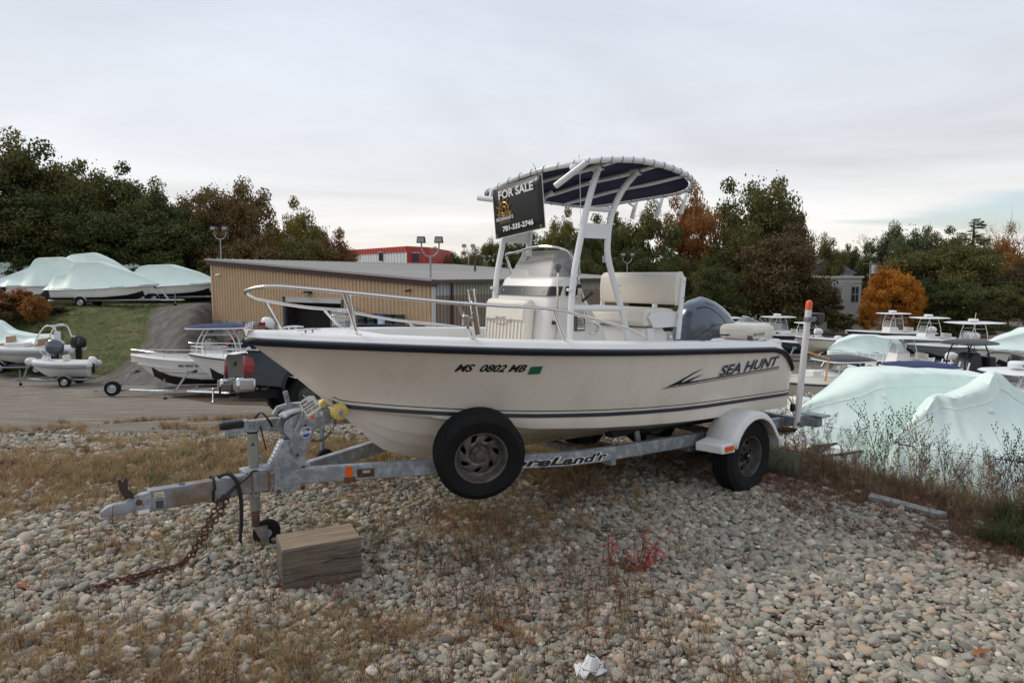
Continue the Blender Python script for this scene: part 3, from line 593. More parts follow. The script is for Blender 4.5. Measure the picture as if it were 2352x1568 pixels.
T = [ # left wood, standing on the upper terrace
 (-60, 300, 58, 95, L_dark, 'dark green oak at the far left edge of the wood', 0), (45, 305, 60, 85, L_mid, 'tallest green oak at the left end of the wood', 1),
 (118, 338, 62, 62, L_dark, 'dark green tree with a ragged top in the left wood', 4), (205, 350, 62, 75, L_mid, 'broad olive green tree in the left wood behind the long wrapped boats', 0),
 (285, 388, 62, 66, L_dark, 'dark green tree above the middle of the hilltop wrapped boats', 3), (345, 412, 60, 55, L_dark, 'dense dark tree left of the gap in the treetops', 1),
 (405, 428, 64, 52, L_dark, 'round dark tree beside the tawny oak on its left', 0), (500, 398, 60, 64, L_brown, 'tawny brown oak with two heads behind the floodlight pole', 0),
 (562, 414, 64, 58, L_brown, 'brown leaved oak, right head of the tawny pair', 1), (625, 468, 66, 42, L_yel, 'yellow green tree between the tawny oaks and the green maple', 2),
 (682, 462, 62, 48, L_yel, 'green maple turning yellow at the left of the shed roof', 3), (735, 500, 64, 42, L_rus, 'tree with a russet head at the right end of the left wood', 0),
 (775, 532, 60, 36, L_rus, 'low russet tree sloping down beside the red building', 1), (700, 530, 58, 62, L_mid, 'low green tree in front of the russet tree above the shed', 3),
 (20, 430, 56, 95, L_dark, 'dark undergrowth tree at the far left behind the wrapped boats', 3), (160, 440, 57, 90, L_dark, 'dark lower tree behind the leftmost wrapped boats', 1), (300, 470, 57, 85, L_dark, 'dark lower tree behind the front wrapped boat', 0),
 (430, 490, 57, 75, L_dark, 'dark lower tree behind the wrapped boat nearest the shed', 3), (560, 505, 57, 70, L_brown, 'brown green lower tree behind the left end of the shed roof', 0), (640, 530, 57, 60, L_brown, 'brownish lower tree behind the shed roof', 2),
 # middle, far beyond the shed
 (1010, 572, 120, 34, L_yel, 'small yellowish tree beside the red building', 3), (1045, 566, 125, 36, L_mid, 'far green tree behind the shed roof poles', 0), (1095, 568, 118, 34, L_mid, 'far green tree left of the leaning post', 1), (950, 584, 118, 26, L_yel, 'small yellowish shrub tree in front of the red building', 3), (1080, 556, 110, 18, L_rus, 'wispy bare treetop over the shed roof', SP),
 # behind the boat
 (1140, 524, 84, 36, L_mid, 'green tree behind the sign panel', 4), (1185, 545, 80, 40, L_dark, 'dark green tree below the sign panel', 1), (1235, 520, 86, 40, L_mid, 'olive tree just right of the sign panel', 0), (1290, 488, 82, 46, L_yel, 'yellowing tree between sign panel and first canopy leg', 3), (1345, 500, 78, 40, L_dark, 'dark tree behind the front canopy legs', 4),
 (1405, 470, 86, 62, L_mid, 'large green tree between the canopy legs', 0), (1490, 468, 82, 62, L_mid, 'large green tree behind the right of the canopy', 1), (1450, 560, 72, 60, L_dark, 'dark lower tree above the white seat', 3), (1540, 560, 70, 55, L_dark, 'dark lower tree above the outboard motor', 0), (1340, 580, 70, 50, L_mid, 'low green tree behind the windscreen', 3),
 (1590, 432, 84, 60, L_oran2, 'orange brown tree under the right end of the canopy', 1), (1640, 445, 92, 45, L_rus, 'thin bare topped tree between the orange tree and the tall one', SP),
 (1752, 376, 86, 86, L_mid, 'tallest dark green tree on the right, standing above all the others', 0), (1815, 425, 84, 44, L_brown, 'brownish right shoulder of the tallest tree', 2), (1700, 500, 80, 66, L_mid, 'green tree below the left side of the tallest tree', 3), (1770, 480, 88, 80, L_dark, 'dark tree filling behind the bronze dome tree', 0),
 (1640, 600, 66, 60, L_dark, 'dark low tree right of the outboard motor', 3), (1795, 526, 70, 100, L_bron, 'bronze dome shaped tree in the middle of the right side', 3),
 (1900, 552, 95, 40, L_mid, 'green tree right of the bronze dome tree', 1), (1960, 560, 110, 32, L_dark, 'small dark tree above the pale house', 0), (2003, 536, 118, 30, L_bron, 'bare branched tree above the utility pole', SP), (1990, 590, 100, 32, L_dark, 'dark tree behind the utility pole', 3),
 (2050, 525, 105, 42, L_pale, 'grey green tree right of the bare branched tree', 1), (2115, 512, 100, 50, L_pale, 'tall grey green tree with a flat top on the right', 0), (2190, 540, 96, 55, L_mid, 'green tree left of the dark pine', 3), (2130, 560, 84, 80, L_mid, 'broad green tree behind the orange maple on its right', 0), (2230, 565, 80, 85, L_mid, 'wide feathery green tree at the right', 3), (2180, 650, 72, 90, L_dark, 'dark green tree behind the grey hulled boats', 1),
 (2308, 500, 100, 40, L_oran2, 'orange bare topped tree near the right edge', SP), (2345, 505, 98, 46, L_rus, 'russet tree with bare twigs at the right edge', SP), (2310, 560, 92, 60, L_oran2, 'orange brown tree below the bare tops at the right edge', 1), (2370, 600, 80, 60, L_bron, 'dark bronze tree at the right edge above the wrapped boat', 0), (2320, 640, 76, 55, L_mid, 'green tree at the right behind the large wrapped boat', 2), (1880, 640, 74, 50, L_bron, 'low bronze tree in front of the pale house', 3),
]
for (u, vt, Y, w, m_, lab, kd) in T: tree(u, vt-(14 if u > 1860 else 4 if u > 1130 else 0), Y, w*(1.5 if u < 900 else 1.25), m_, lab, kd)
for i_, (u_, v_, Y_, k_) in enumerate(((-170, 305, 58, 0), (-290, 330, 60, 1), (-420, 310, 57, 3), (-560, 330, 60, 4), (-720, 320, 58, 0), (2450, 500, 96, 1), (2560, 520, 92, 0), (2680, 500, 95, 3), (2820, 520, 92, 4))):
    tree(u_, v_, Y_, 105 if u_ < 0 else 75, (L_dark, L_mid, L_brown)[i_ % 3], ('dark oak just past the left edge of the photo', 'green oak second past the left edge of the photo', 'brown oak third past the left edge of the photo', 'dark oak fourth past the left edge of the photo', 'green oak farthest past the left edge of the photo', 'brown tree just past the right edge of the photo', 'dark tree second past the right edge of the photo', 'green tree third past the right edge of the photo', 'brown tree farthest past the right edge of the photo')[i_], k_)
tree(2050, 580, 72, 66, L_ora, 'bright orange maple standing alone behind the yard boats', 2, group='orange maple'); tree(2105, 655, 70, 26, L_ora, 'small orange tree at the right foot of the bright maple', 1, group='orange maple'); tree(1996, 680, 71, 26, L_ora, 'low orange tree at the left foot of the bright maple', 0, group='orange maple')
tree(2035, 588, 78, 32, L_pink, 'pinkish red tree top just behind the orange maple', SP, group='orange maple')
# dark pine
pr_ = at(2238, 500, 100); root = thing('pine_tree', 'dark flat topped pine rising above the trees at right', 'tree', (pr_.x, 100, hz(pr_.x, 100)), 0)
cm_, cc_, _ = crown_mesh(77, 7000, 26, .028, 'wide'); zz = pr_.z-hz(pr_.x, 100)
for k_, (hh, ww) in enumerate(((.62, 2.8), (.74, 2.6), (.86, 1.9))):
    co = pobj('crown', cm_, root, (.5*(-1)**k_, 0, zz*hh), (0, 0, k_*2), (ww, ww, zz*.14)); co.material_slots[0].link = 'OBJECT'; co.material_slots[0].material = L_dark
MB().tube([(0, 0, 0), (.1, 0, zz*.5), (0, 0, zz*.97)], [.35, .25, .08], 8).build('trunk', bark, root)
# bushes
for (u, vt, Y, w, m_, lab) in ((20, 652, 42, 70, L_oran2, 'rusty brown bush on the bank at the far left'), (75, 668, 41, 34, L_oran2, 'rusty brown bush beside the tails of the wrapped boats'), (-30, 665, 40, 60, L_bron, 'brown bush at the very left edge of the bank'), (130, 700, 42.5, 34, L_bron, 'low brown bush under the outboards on the hill'),
        (1560, 690, 62, 60, L_mid, 'green bush along the far fence behind the motor'), (1690, 690, 64, 60, L_dark, 'dark bush along the far fence'), (1830, 700, 66, 60, L_dark, 'dark bush behind the dark hulled boats'), (1930, 705, 70, 46, L_mid, 'bush behind the white hardtop boat'), (2250, 712, 68, 60, L_dark, 'dark bush behind the largest grey hull'), (2150, 715, 68, 50, L_dark, 'dark bush right of the orange maple')):
    tree(u, vt, Y, w, m_, lab, BU, 'bush', 'bushes round the yard', cat='bush')
for i in range(9):  # low scrub at the foot of the left wood
    u = -40+i*72; tree(u, 585+8*(i % 3), 53+i % 2, 48, L_dark, 'dark scrub at the foot of the wood, '+('at the left edge of the photo', 'behind the leftmost wrapped boats', 'behind the second wrapped boat from the left', 'behind the tallest wrap ridge', 'above the front wrapped boat', 'above the bow of the front wrapped boat', 'above the wrapped boat next to the shed', 'left of the shed corner', 'hidden behind the shed corner')[i], BU, 'bush', 'scrub along the foot of the left wood', cat='bush')
# ------------------------------------------------------------------ shed
tan = mat('tan_steel_siding', (.58, .42, .265), .5, nscale=1.5, namt=.06); green_s = mat('pale_green_siding', (.30, .32, .24), .55, nscale=2, namt=.1); brown_s = mat('brown_siding', (.25, .20, .155), .55, nscale=2, namt=.08)
conc = mat('stained_concrete', (.40, .385, .33), .9, nscale=1.2, namt=.2, col2=(.22, .20, .16), c2scale=1.2, c2lo=.5, c2hi=.62, stretch=(1, 1, .35), bump=.3, bscale=8)
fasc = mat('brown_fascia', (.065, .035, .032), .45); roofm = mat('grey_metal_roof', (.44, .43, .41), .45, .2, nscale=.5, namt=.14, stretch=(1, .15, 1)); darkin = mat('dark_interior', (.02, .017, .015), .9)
BR = math.atan2(.855, .519); shed = thing('shed', 'long low tan metal shed with grey roof and an open roller door', 'shed', (-4.2, 36.6, 0), BR)
GW, GL = 18.7, 27.9; ZB = -4.0
def topz(y): return 1.55+1.29*y/GW
def panel(nm, plane, s0, s1, zb, zt0, zt1, m_, ribs=3, label=None):
    """corrugated steel panel; plane 'g' gable (x=0) or 'e' eave side (y=0)"""
    mb = MB(); w = s1-s0; prof = []
    for k in range(ribs):
        a = s0+w*k/ribs; q = w/ribs
        prof += [(a, 0), (a+q*.70, 0), (a+q*.76, .08), (a+q*.93, .08)]
    prof.append((s1, 0)); vs = []; fs = []
    for s, d in prof:
        t_ = (s-s0)/w; zt = lerp(zt0, zt1, t_)
        for z in (zb, zt): vs.append((-d, s, z) if plane == 'g' else (s, -d, z))
    for k in range(len(prof)-1): fs.append((2*k, 2*k+2, 2*k+3, 2*k+1))
    mb.add(vs, fs); return mb.build(nm, m_, shed, smooth=0, label=label)
D0, D1, DZ = 6.8, 11.6, .46
ncol = 22; step = GW/ncol
for i in range(ncol):
    s0, s1 = i*step, (i+1)*step-.006; zb = -1.08 if s0 > D1-.1 else ZB
    if s0 > D0-.3 and s1 < D1+.5: zb = DZ+.1
    panel('wall_panel', 'g', s0, s1, zb, topz(s0), topz(s1), tan)
nc = 30; st_ = GL/nc
for i in range(nc):
    panel('wall_panel', 'e', i*st_, (i+1)*st_-.006, .8, 1.55, 1.55, mat('bare_panel', (.42, .45, .46), .5, .2) if i in (0, 1) else green_s)
    panel('wall_panel', 'e', i*st_, (i+1)*st_-.006, ZB, .8, .8, brown_s)
mb = MB(); mb.box((.13, (D1+.2+GW)/2, (ZB-1.08)/2-.1), (.4, GW-D1-.2, abs(ZB-(-1.08))+.2)); mb.build('foundation_wall', conc, shed, bev=.02)
for i in range(9):
    MB().box((-.085, D1+.9+i*.78, (ZB-1.12)/2), (.03, .02, abs(ZB+1.12))).build('wall_joint', mat('concrete_joint', (.2, .19, .16), .9), shed)
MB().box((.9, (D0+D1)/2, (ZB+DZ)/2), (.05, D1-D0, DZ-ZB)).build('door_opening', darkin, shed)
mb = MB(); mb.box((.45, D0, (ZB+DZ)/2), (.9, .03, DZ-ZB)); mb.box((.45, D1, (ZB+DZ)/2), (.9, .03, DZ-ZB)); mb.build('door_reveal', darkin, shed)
mb = MB(); mb.box((.0, D1+.09, (ZB+DZ)/2), (.16, .22, DZ-ZB)); mb.box((.0, D0-.09, (ZB+DZ)/2), (.16, .14, DZ-ZB)); mb.build('door_frame', mat('dark_green_frame', (.05, .06, .06), .5), shed)
MB().box((.02, (D0+D1)/2, DZ-.05), (.12, D1-D0, .34)).build('roller_door', mat('roller_curtain', (.50, .49, .46), .5), shed)
MB().box((-.05, -.05, (ZB+1.5)/2), (.16, .16, 1.5-ZB)).build('corner_trim', mat('bare_trim', (.46, .48, .48), .5, .2), shed); MB().box((1.5, -.14, (ZB+1.5)/2), (.12, .10, 1.5-ZB)).build('downspout', fasc, shed); MB().box((-.05, GW+.0, (ZB+2.8)/2), (.16, .14, 2.8-ZB)).build('corner_trim', tan, shed)
# interior back volume, far walls
mb = MB(); mb.box((GL/2, GW+.0, (ZB+2.8)/2), (GL, .1, 2.8-ZB)); mb.add([(GL, 0, ZB), (GL, GW, ZB), (GL, GW, topz(GW)), (GL, 0, topz(0))], [(0, 1, 2, 3)]); mb.build('back_wall', brown_s, shed)
mb = MB(); o_ = .35
def rp(x, y, dz): return (x, y, topz(y)+dz)
mb.hexa([rp(-o_, -o_, .06), rp(GL+o_, -o_, .06), rp(GL+o_, GW+o_, .06), rp(-o_, GW+o_, .06)], [rp(-o_, -o_, .12), rp(GL+o_, -o_, .12), rp(GL+o_, GW+o_, .12), rp(-o_, GW+o_, .12)]); mb.build('roof', roofm, shed, smooth=0)
seam = MB().hexa([rp(-.02, -o_, .12), rp(.02, -o_, .12), rp(.02, GW+o_, .12), rp(-.02, GW+o_, .12)], [rp(-.015, -o_, .17), rp(.015, -o_, .17), rp(.015, GW+o_, .17), rp(-.015, GW+o_, .17)]).mesh('roof_seam', roofm, smooth=0)
for i in range(46): pobj('roof_seam', seam, shed, (-.1+i*.62, 0, 0))
mb = MB(); mb.beam(rp(-.14, -o_, -.08), rp(-.14, GW+o_, -.08), .16, .34); mb.build('fascia', fasc, shed, label='upper brown fascia board')
mb = MB(); mb.beam(rp(-.26, -o_-.05, .07), rp(-.26, GW+o_+.05, .07), .16, .14); mb.build('rake_trim', mat('rake_brown', (.10, .055, .05), .4), shed)
mb = MB(); mb.beam((-o_-.1, -.30, 1.56), (GL+o_, -.30, 1.56), .18, .20); mb.build('gutter', fasc, shed)
mb = MB(); mb.beam(rp(14.2, 7.0, .1), rp(14.2, 7.0, 1.0), .12, .12, (0, 1, 0)); mb.build('vent_pipe', fasc, shed)
def wall_light(y, z, plane='g'):
    o = thing('wall_light', 'dark flood lamp fixed on the tan shed wall above the roller door' if plane == 'g' else 'flood lamp on the brown side wall of the shed', 'wall light', (0, 0, 0), 0, 'lamps on the shed walls')
    o.parent = None; q = shed.matrix_world if False else Matrix.Translation((-4.2, 36.6, 0)) @ Matrix.Rotation(BR, 4, 'Z')
    o.matrix_world = q @ (Matrix.Translation((-.05, y, z)) if plane == 'g' else Matrix.Translation((y, -.05, z)) @ Matrix.Rotation(PI/2, 4, 'Z'))
    MB().box((-.16, 0, 0), (.3, .5, .28), taper=.7).build('lamp_body', black, o, bev=.02); MB().box((-.2, .0, -.15), (.2, .4, .02)).build('lens', whitep, o); return o
wall_light((D0+D1)/2+.2, .92); wall_light(5.6, -.1, 'e')
def cctv(y, z, lab):
    o = thing('security_camera', lab, 'camera'); o.matrix_world = Matrix.Translation((-4.2, 36.6, 0)) @ Matrix.Rotation(BR, 4, 'Z') @ Matrix.Translation((0, y, z))
    mb = MB(); mb.box((-.1, 0, .06), (.16, .06, .06)); mb.build('bracket', whitep, o); MB().cyl((-.25, .15, 0), (-.2, -.18, .05), .06).build('camera_body', whitep if y > 10 else black, o)
cctv(17.9, 1.9, 'small white security camera at the left corner of the shed'); cctv(1.6, 1.05, 'small dark camera near the right corner of the tan wall')
# loading dock with drums and a caged tote
def wpt(x, y, z=0): return Matrix.Translation((-4.2, 36.6, 0)) @ Matrix.Rotation(BR, 4, 'Z') @ Vector((x, y, z))
dk = wpt(-1., 3.2); dock = thing('loading_dock', 'concrete loading dock along the foot of the tan wall', 'dock', (dk.x, dk.y, -4), BR); MB().box((0, 0, 1.45), (1.9, 6.0, 2.9)).build('dock_slab', conc, dock, bev=.03)
tp = wpt(-1., 5.6); tote = thing('water_tote', 'white plastic liquid tote inside a wire cage beside the roller door', 'tote', (tp.x, tp.y, -1.1), BR)
MB().box((0, 0, .62), (.92, 1.1, .98)).build('tank', mat('tote_plastic', (.72, .72, .68), .4), tote, bev=.05)
for k in range(7):
    a = -.56+k*1.12/6; MB().beam((-.5, a, .1), (-.5, a, 1.16), .022, .022, (0, 1, 0)).build('cage_bar', galv, tote)
    a = -.48+k*.96/6; MB().beam((a, -.6, .1), (a, -.6, 1.16), .022, .022, (0, 1, 0)).build('cage_bar', galv, tote)
for k in range(5):
    z = .12+k*.26; mb = MB(); mb.beam((-.5, -.6, z), (-.5, .56, z), .024, .024); mb.beam((-.5, -.6, z), (.5, -.6, z), .024, .024); mb.build('cage_ring', galv, tote)
MB().box((0, 0, .03), (1.0, 1.2, .12)).build('pallet', oldwood, tote)
for k, (yy, m_, lab) in enumerate(((4.3, mat('drum_black', (.012, .02, .02), .35), 'black drum nearest the caged tote'), (3.55, MATS['drum_black'], 'black drum with a worn lid beside the blue drum'), (2.85, mat('drum_blue', (.01, .10, .34), .35), 'bright blue drum with a pale paper label'), (2.2, MATS['drum_black'], 'dark drum just right of the blue drum'), (1.6, mat('drum_green', (.012, .035, .03), .35), 'dark green drum at the right end of the row'))):
    q = wpt(-.9, yy); o = thing('oil_drum', lab, 'drum', (q.x, q.y, -1.1), BR, 'drums on the loading dock')
    MB().lathe([(.0, 0), (.285, 0), (.29, .02), (.285, .04), (.285, .29), (.298, .31), (.285, .33), (.285, .58), (.298, .60), (.285, .62), (.285, .86), (.29, .88), (.27, .88), (.27, .86), (0, .86)], n=20).build('drum_shell', m_, o)
    if k == 2: MB().grid([[(.289*math.cos(a), .289*math.sin(a), z) for a in np.linspace(PI*.95, PI*1.4, 7)] for z in (.36, .66)]).build('paper_label', mat('drum_label', (.55, .68, .74), .7), o)
# floodlight poles
def flood_pole(u, vt, Y, zb, lab, s=1., lampm=None):
    p = at(u, vt, Y); o = thing('floodlight_pole', lab, 'light pole', (p.x, Y, zb), 0, 'twin floodlight poles'); h = p.z-zb; w = .42*s
    MB().cyl((0, 0, 0), (0, 0, h-.8*s), .05*s, .045*s).build('pole', galv, o)
    MB().tube(bez([(-w, 0, h-.15*s), (-w*.95, 0, h-.5*s), (-w*.5, 0, h-.75*s), (0, 0, h-.8*s), (w*.5, 0, h-.75*s), (w*.95, 0, h-.5*s), (w, 0, h-.15*s)], 18), .035*s, 6).build('yoke', galv, o)
    for q in (-1, 1):
        a = MB().box((q*w, -.08*s, h-.02*s), (.42*s, .34*s, .30*s), taper=.85).build('lamp_head', black, o, bev=.015)
        MB().box((q*w, -.27*s, h-.03*s), (.32*s, .03*s, .2*s)).build('lamp_glass', mat('lamp_glass', (.32, .34, .34), .3), a if False else o)
    return o
q = wpt(.9, .9); flood_pole(988, 550, q.y, topz(.9), 'twin floodlight pole at the near corner of the shed roof', 1.15)
flood_pole(505, 524, 50, 0.2, 'twin floodlight pole behind the left end of the shed'); flood_pole(1076, 564, 66, -3, 'distant twin floodlight pole beyond the shed roof, near the sign'); flood_pole(1441, 584, 64, -3, 'twin floodlight pole seen between the canopy legs and the seat'); flood_pole(1118, 588, 68, -3, 'thin distant floodlight pole by the leftmost canopy leg', .7)
# red and white building far behind
redm = mat('red_siding', (.42, .035, .025), .5, nscale=1, namt=.08); whs = mat('white_siding', (.62, .64, .64), .6)
A = at(806, 605, 120); Bc_ = at(935, 605, 104); Cc = at(985, 605, 108); rb = thing('red_white_building', 'far warehouse with a red band over white walls', 'building', (Bc_.x, Bc_.y, -2), 0)
zt, zm = at(870, 568, 108).z, at(870, 581, 108).z
def wq(p, q, z0, z1, nm, m_, off=0.):
    p = Vector((p.x-Bc_.x, p.y-Bc_.y, 0)); q = Vector((q.x-Bc_.x, q.y-Bc_.y, 0)); d = (q-p); L_ = d.length; d.normalize(); nrm = Vector((d.y, -d.x, 0)); mb = MB(); k = int(L_/1.0); vs = []; fs = []
    for i in range(k+1):
        for dd, a in ((0, 0), (.0, .6), (.06, .7), (.06, .95)):
            s = min(L_, (i+a)*L_/k); P_ = p+d*s+nrm*(dd+off)
            for z in (z0+2, z1+2): vs.append((P_.x, P_.y, z))
    for i in range(len(vs)//2-1): fs.append((2*i, 2*i+2, 2*i+3, 2*i+1))
    mb.add(vs, fs); mb.build(nm, m_, rb, smooth=0)
M1 = A.lerp(Bc_, .42)
Aw = Vector((A.x-14, 128, 0))
wq(Aw, A, -6, zm, 'white_wall', whs); wq(Aw, A, zm, zt, 'red_band', redm, .1); wq(A, Bc_, -6, zm, 'white_wall', whs); wq(A, Bc_, zm, zt, 'red_band', redm, .1); wq(Bc_, Cc, -6, zt, 'red_wall', redm); E_ = Vector((Cc.x+2, Cc.y+16, 0)); wq(Cc, E_, -6, zt, 'red_wall', redm)
mb = MB(); mb.add([(v.x-Bc_.x, v.y-Bc_.y, zt+2.02) for v in (Aw, A, Bc_, Cc, E_, Vector((Aw.x, Aw.y+20, 0)))], [(0, 1, 2, 3, 4, 5)]); mb.build('roof', roofm, rb, smooth=0)
for (u, v, Y) in ((878, 590, 110.6), (956, 591, 105.2)):
    p = at(u, v, Y); o = MB().box((p.x-Bc_.x, p.y-Bc_.y-.25, p.z+2), (1.0, .2, 1.3)).build('window', mat('dark_pane', (.05, .06, .08), .15), rb); MB().box((0, 0, 0), (.08, .08, .08))
    MB().box((p.x-Bc_.x, p.y-Bc_.y-.36, p.z+2.7), (1.2, .1, .1)).build('window_head', whs, rb)
# pale house and pole at right
hp = at(1955, 690, 92); ho = thing('pale_house', 'pale flat roofed house half hidden behind the bronze tree', 'house', (hp.x, 92, -3.5), math.radians(12)); hh = at(1955, 638, 92).z+3.5
MB().box((-1.6, 3, hh/2), (6.2, 6, hh)).build('wall', mat('house_siding', (.50, .50, .46), .7), ho, bev=.02)
MB().box((-1.6, 3, hh+.1), (6.6, 6.4, .3)).build('cornice', mat('house_trim', (.60, .60, .57), .6), ho)
MB().box((-1.6, 3, hh-.55), (6.3, 6.1, .14)).build('frieze', MATS['house_trim'], ho)
for k in range(2):
    f = MB().box((.5-k*3.4, -.04, hh-2.2), (1.0, .1, 2.0)).build('window', mat('dark_pane'  , (.05, .06, .08), .15), ho); MB().box((.5-k*3.4, -.10, hh-2.2), (.06, .04, 2.0)).build('mullion', MATS['house_trim'], f); MB().box((.5-k*3.4, -.10, hh-2.2), (1.0, .04, .06)).build('mullion', MATS['house_trim'], f)
p2 = at(1906, 700, 94); h2 = thing('grey_house', 'grey gabled house behind the bronze tree', 'house', (p2.x, 98, -3.5), 0)
MB().box((0, 0, 2.8), (7, 6, 5.6)).build('wall', whs, h2); MB().prism([(-4, 5.6), (4, 5.6), (0, 7.9)], 6.8, lambda a, b, t_: (a, -3.4+t_, b)).build('roof', mat('grey_shingle', (.16, .17, .19), .9, nscale=2, namt=.2), h2, smooth=0)
MB().box((1.2, -3.03, 3.6), (1, .06, 1.4)).build('window', MATS['dark_pane'], h2)
polem = mat('utility_pole_wood', (.26, .24, .21), .9, nscale=4, namt=.2)
pp = at(2001, 600, 90); up = thing('utility_pole', 'utility pole with a grey transformer can left of the orange maple', 'utility pole', (pp.x, 90, -3.5), 0); h = pp.z+3.5
MB().cyl((0, 0, 0), (0, 0, h), .19, .14).build('pole', polem, up); MB().lathe([(.0, 0), (.42, 0), (.42, 1.0), (.3, 1.1), (0, 1.1)], (.35, -.35, h-1.6)).build('transformer', mat('transformer_grey', (.45, .47, .48), .5), up)
MB().box((0, 0, h-.3), (2.0, .1, .12)).build('crossarm', polem, up); MB().tube([(0, 0, h-2.2), (.5, -.5, h-2.0), (1.2, -1.2, h-2.1)], .04).build('lamp_arm', galv, up)
def wire(p, q, sag, lab, r=.022):
    p, q = Vector(p), Vector(q); path = [p.lerp(q, t_/20)-Vector((0, 0, sag*4*(t_/20)*(1-t_/20))) for t_ in range(21)]
    o = MB().tube([v-p for v in path], r, 4).build('power_line', black, None); o.location = p; setp(o, lab, 'power line', 'power lines'); return o
wire((pp.x, 90, pp.z-.3), at(2420, 640, 60), 1.2, 'power line running right from the utility pole past the green trees'); wire(at(1560, 655, 70), (pp.x, 90, pp.z-2.6), 1.0, 'power line crossing in front of the dark trees to the utility pole'); wire((pp.x, 90, pp.z-2.7), at(2420, 700, 62), 1.4, 'lower power line running right from the utility pole')
p3 = at(1403, 598, 62); u3 = thing('utility_pole', 'grey service pole with a meter box behind the right canopy legs', 'utility pole', (p3.x, 62, -3.5), 0); MB().cyl((0, 0, 0), (0, 0, p3.z+3.5), .14, .12).build('pole', polem, u3); MB().box((-.5, 0, p3.z+3.6), (.5, .3, .6)).build('meter_box', galv, u3, bev=.03)
# chain link fence at the back of the right yard
fa, fb = at(1560, 735, 66), at(1850, 742, 66); fz = hz(fa.x, 66); fo = thing('chain_link_fence', 'chain link fence along the back of the boat yard', 'fence', (fa.x, 66, fz), 0)
for k in range(7): MB().cyl((k*2.1, 0, 0), (k*2.1, 0, 1.9), .035).build('post', galv, fo)
MB().cyl((0, 0, 1.85), (12.6, 0, 1.85), .025).build('top_rail', galv, fo)
mb = MB()
for k in range(84): mb.beam((k*.15, 0, .05), (min(k*.15+.9, 12.6), 0, 1.83), .008, .008); mb.beam((k*.15+.9 if k < 78 else 12.6, .01, .05), (k*.15, .01, 1.83), .008, .008)
o = mb.build('wire_mesh', galv, fo, smooth=0, merge=False); o['kind'] = 'stuff'
# ------------------------------------------------------------------ the boat for sale (local frame: x towards the bow, y towards the near side, origin under the transom)
TH = math.radians(38); BO = Vector((2.19, 7.75, 0)); BRZ = math.radians(218)
boat = thing('centre_console_boat', 'cream centre console boat with canopy top and dark rub rail on a galvanised trailer', 'boat', BO, BRZ)
LB = 5.07
T_zs = [(-.2, .86), (-.12, .945), (-.03, 1.03), (.06, 1.09), (.18, 1.145), (.35, 1.178), (.67, 1.196), (1.64, 1.25), (2.68, 1.31), (3.41, 1.353), (4.0, 1.391), (4.39, 1.415), (4.76, 1.436), (4.99, 1.454), (5.07, 1.463)]
T_zk = [(-.2, .30), (0, .30), (1, .31), (2, .33), (3, .36), (3.65, .40), (3.91, .47), (4.06, .54), (4.15, .61), (4.24, .71), (4.35, .81), (4.45, .91), (4.55, 1.0), (4.68, 1.12), (4.8, 1.23), (4.92, 1.33), (5.01, 1.41), (5.07, 1.455)]
T_zc = [(-.2, .515), (0, .518), (1.35, .571), (2.38, .626), (3.14, .683), (3.79, .80), (4.08, .845), (4.36, .90), (4.5, .96), (4.68, 1.13), (5.07, 1.457)]
T_zt = [(-.2, .684), (0, .69), (1.45, .728), (2.46, .777), (3.2, .822), (3.82, .877), (4.1, .906), (4.41, .945), (4.55, 1.02), (4.68, 1.14), (5.07, 1.459)]
def hB(x):
    t_ = max(0, min(1, x/LB)); b = 1.08*(1-max(0, (t_-.35)/.65)**2.4)+.06*math.sin(PI*t_)
    if x > 4.85: b = min(b*1.6+.05, .172*math.sqrt(max(0, (LB-x)/.22)))+.0
    if x < .3: b -= .10*((.3-x)/.5)**2
    return max(b, 0)
def hBt(x):
    t_ = max(0, x/4.47); b = 1.0*(1-max(0, (t_-.3)/.7)**2.2) if t_ < 1 else 0
    return min(b, hB(x)*.97)
def hBc(x):
    t_ = max(0, x/4.42); b = .93*(1-max(0, (t_-.3)/.7)**2.0) if t_ < 1 else 0
    return min(b, hB(x)*.95)
def zs(x): return interp(x, T_zs)
def side(x, t_):   # topside point between stripe (0) and sheer (1)
    y0, y1 = hBt(x), hB(x)-.012; z0, z1 = interp(x, T_zt), zs(x); c = np.clip((x-2.)/2.2, 0, 1); f = (1-c)*t_**.75+c*t_**1.45
    return (x, y0+(y1-y0)*f, z0+(z1-z0)*t_)
def side_y(x, z):
    z0, z1 = interp(x, T_zt), zs(x); return side(x, max(0, min(1, (z-z0)/(z1-z0))))[1]
def section(x, far=False):
    zk, zc, zt = interp(x, T_zk), interp(x, T_zc), interp(x, T_zt); c, t_ = hBc(x), hBt(x); zk = min(zk, zc-.001)
    P_ = [(0, zk)]
    for a in (.34, .66):
        P_ += [(c*a-.004, zk+(zc-zk)*a*.92-.0), (c*a+.03*min(1, c), zk+(zc-zk)*a*.92+.001)] if c > .1 else [(c*a, zk+(zc-zk)*a)]*2
    P_ += [(c, zc), (lerp(c, t_, .45)+.008, zc+.012), (t_-.004, zt-.055 if zt-zc > .07 else lerp(zc, zt, .6)), (t_, zt)]
    P_ += [side(x, q)[1:] for q in (.12, .25, .4, .55, .7, .82, .92, 1.)]
    return [(x, y, z) for y, z in P_]
xs = [-.2, -.12, -.03, .06, .18, .35, .6, .9, 1.3, 1.7, 2.1, 2.5, 2.8, 3.1, 3.4, 3.65, 3.8, 3.91, 4.0, 4.06, 4.15, 4.24, 4.35, 4.42, 4.47, 4.55, 4.62, 4.68, 4.74, 4.8, 4.86, 4.92, 4.97, 5.01, 5.04, 5.06, 5.07]
rows = []
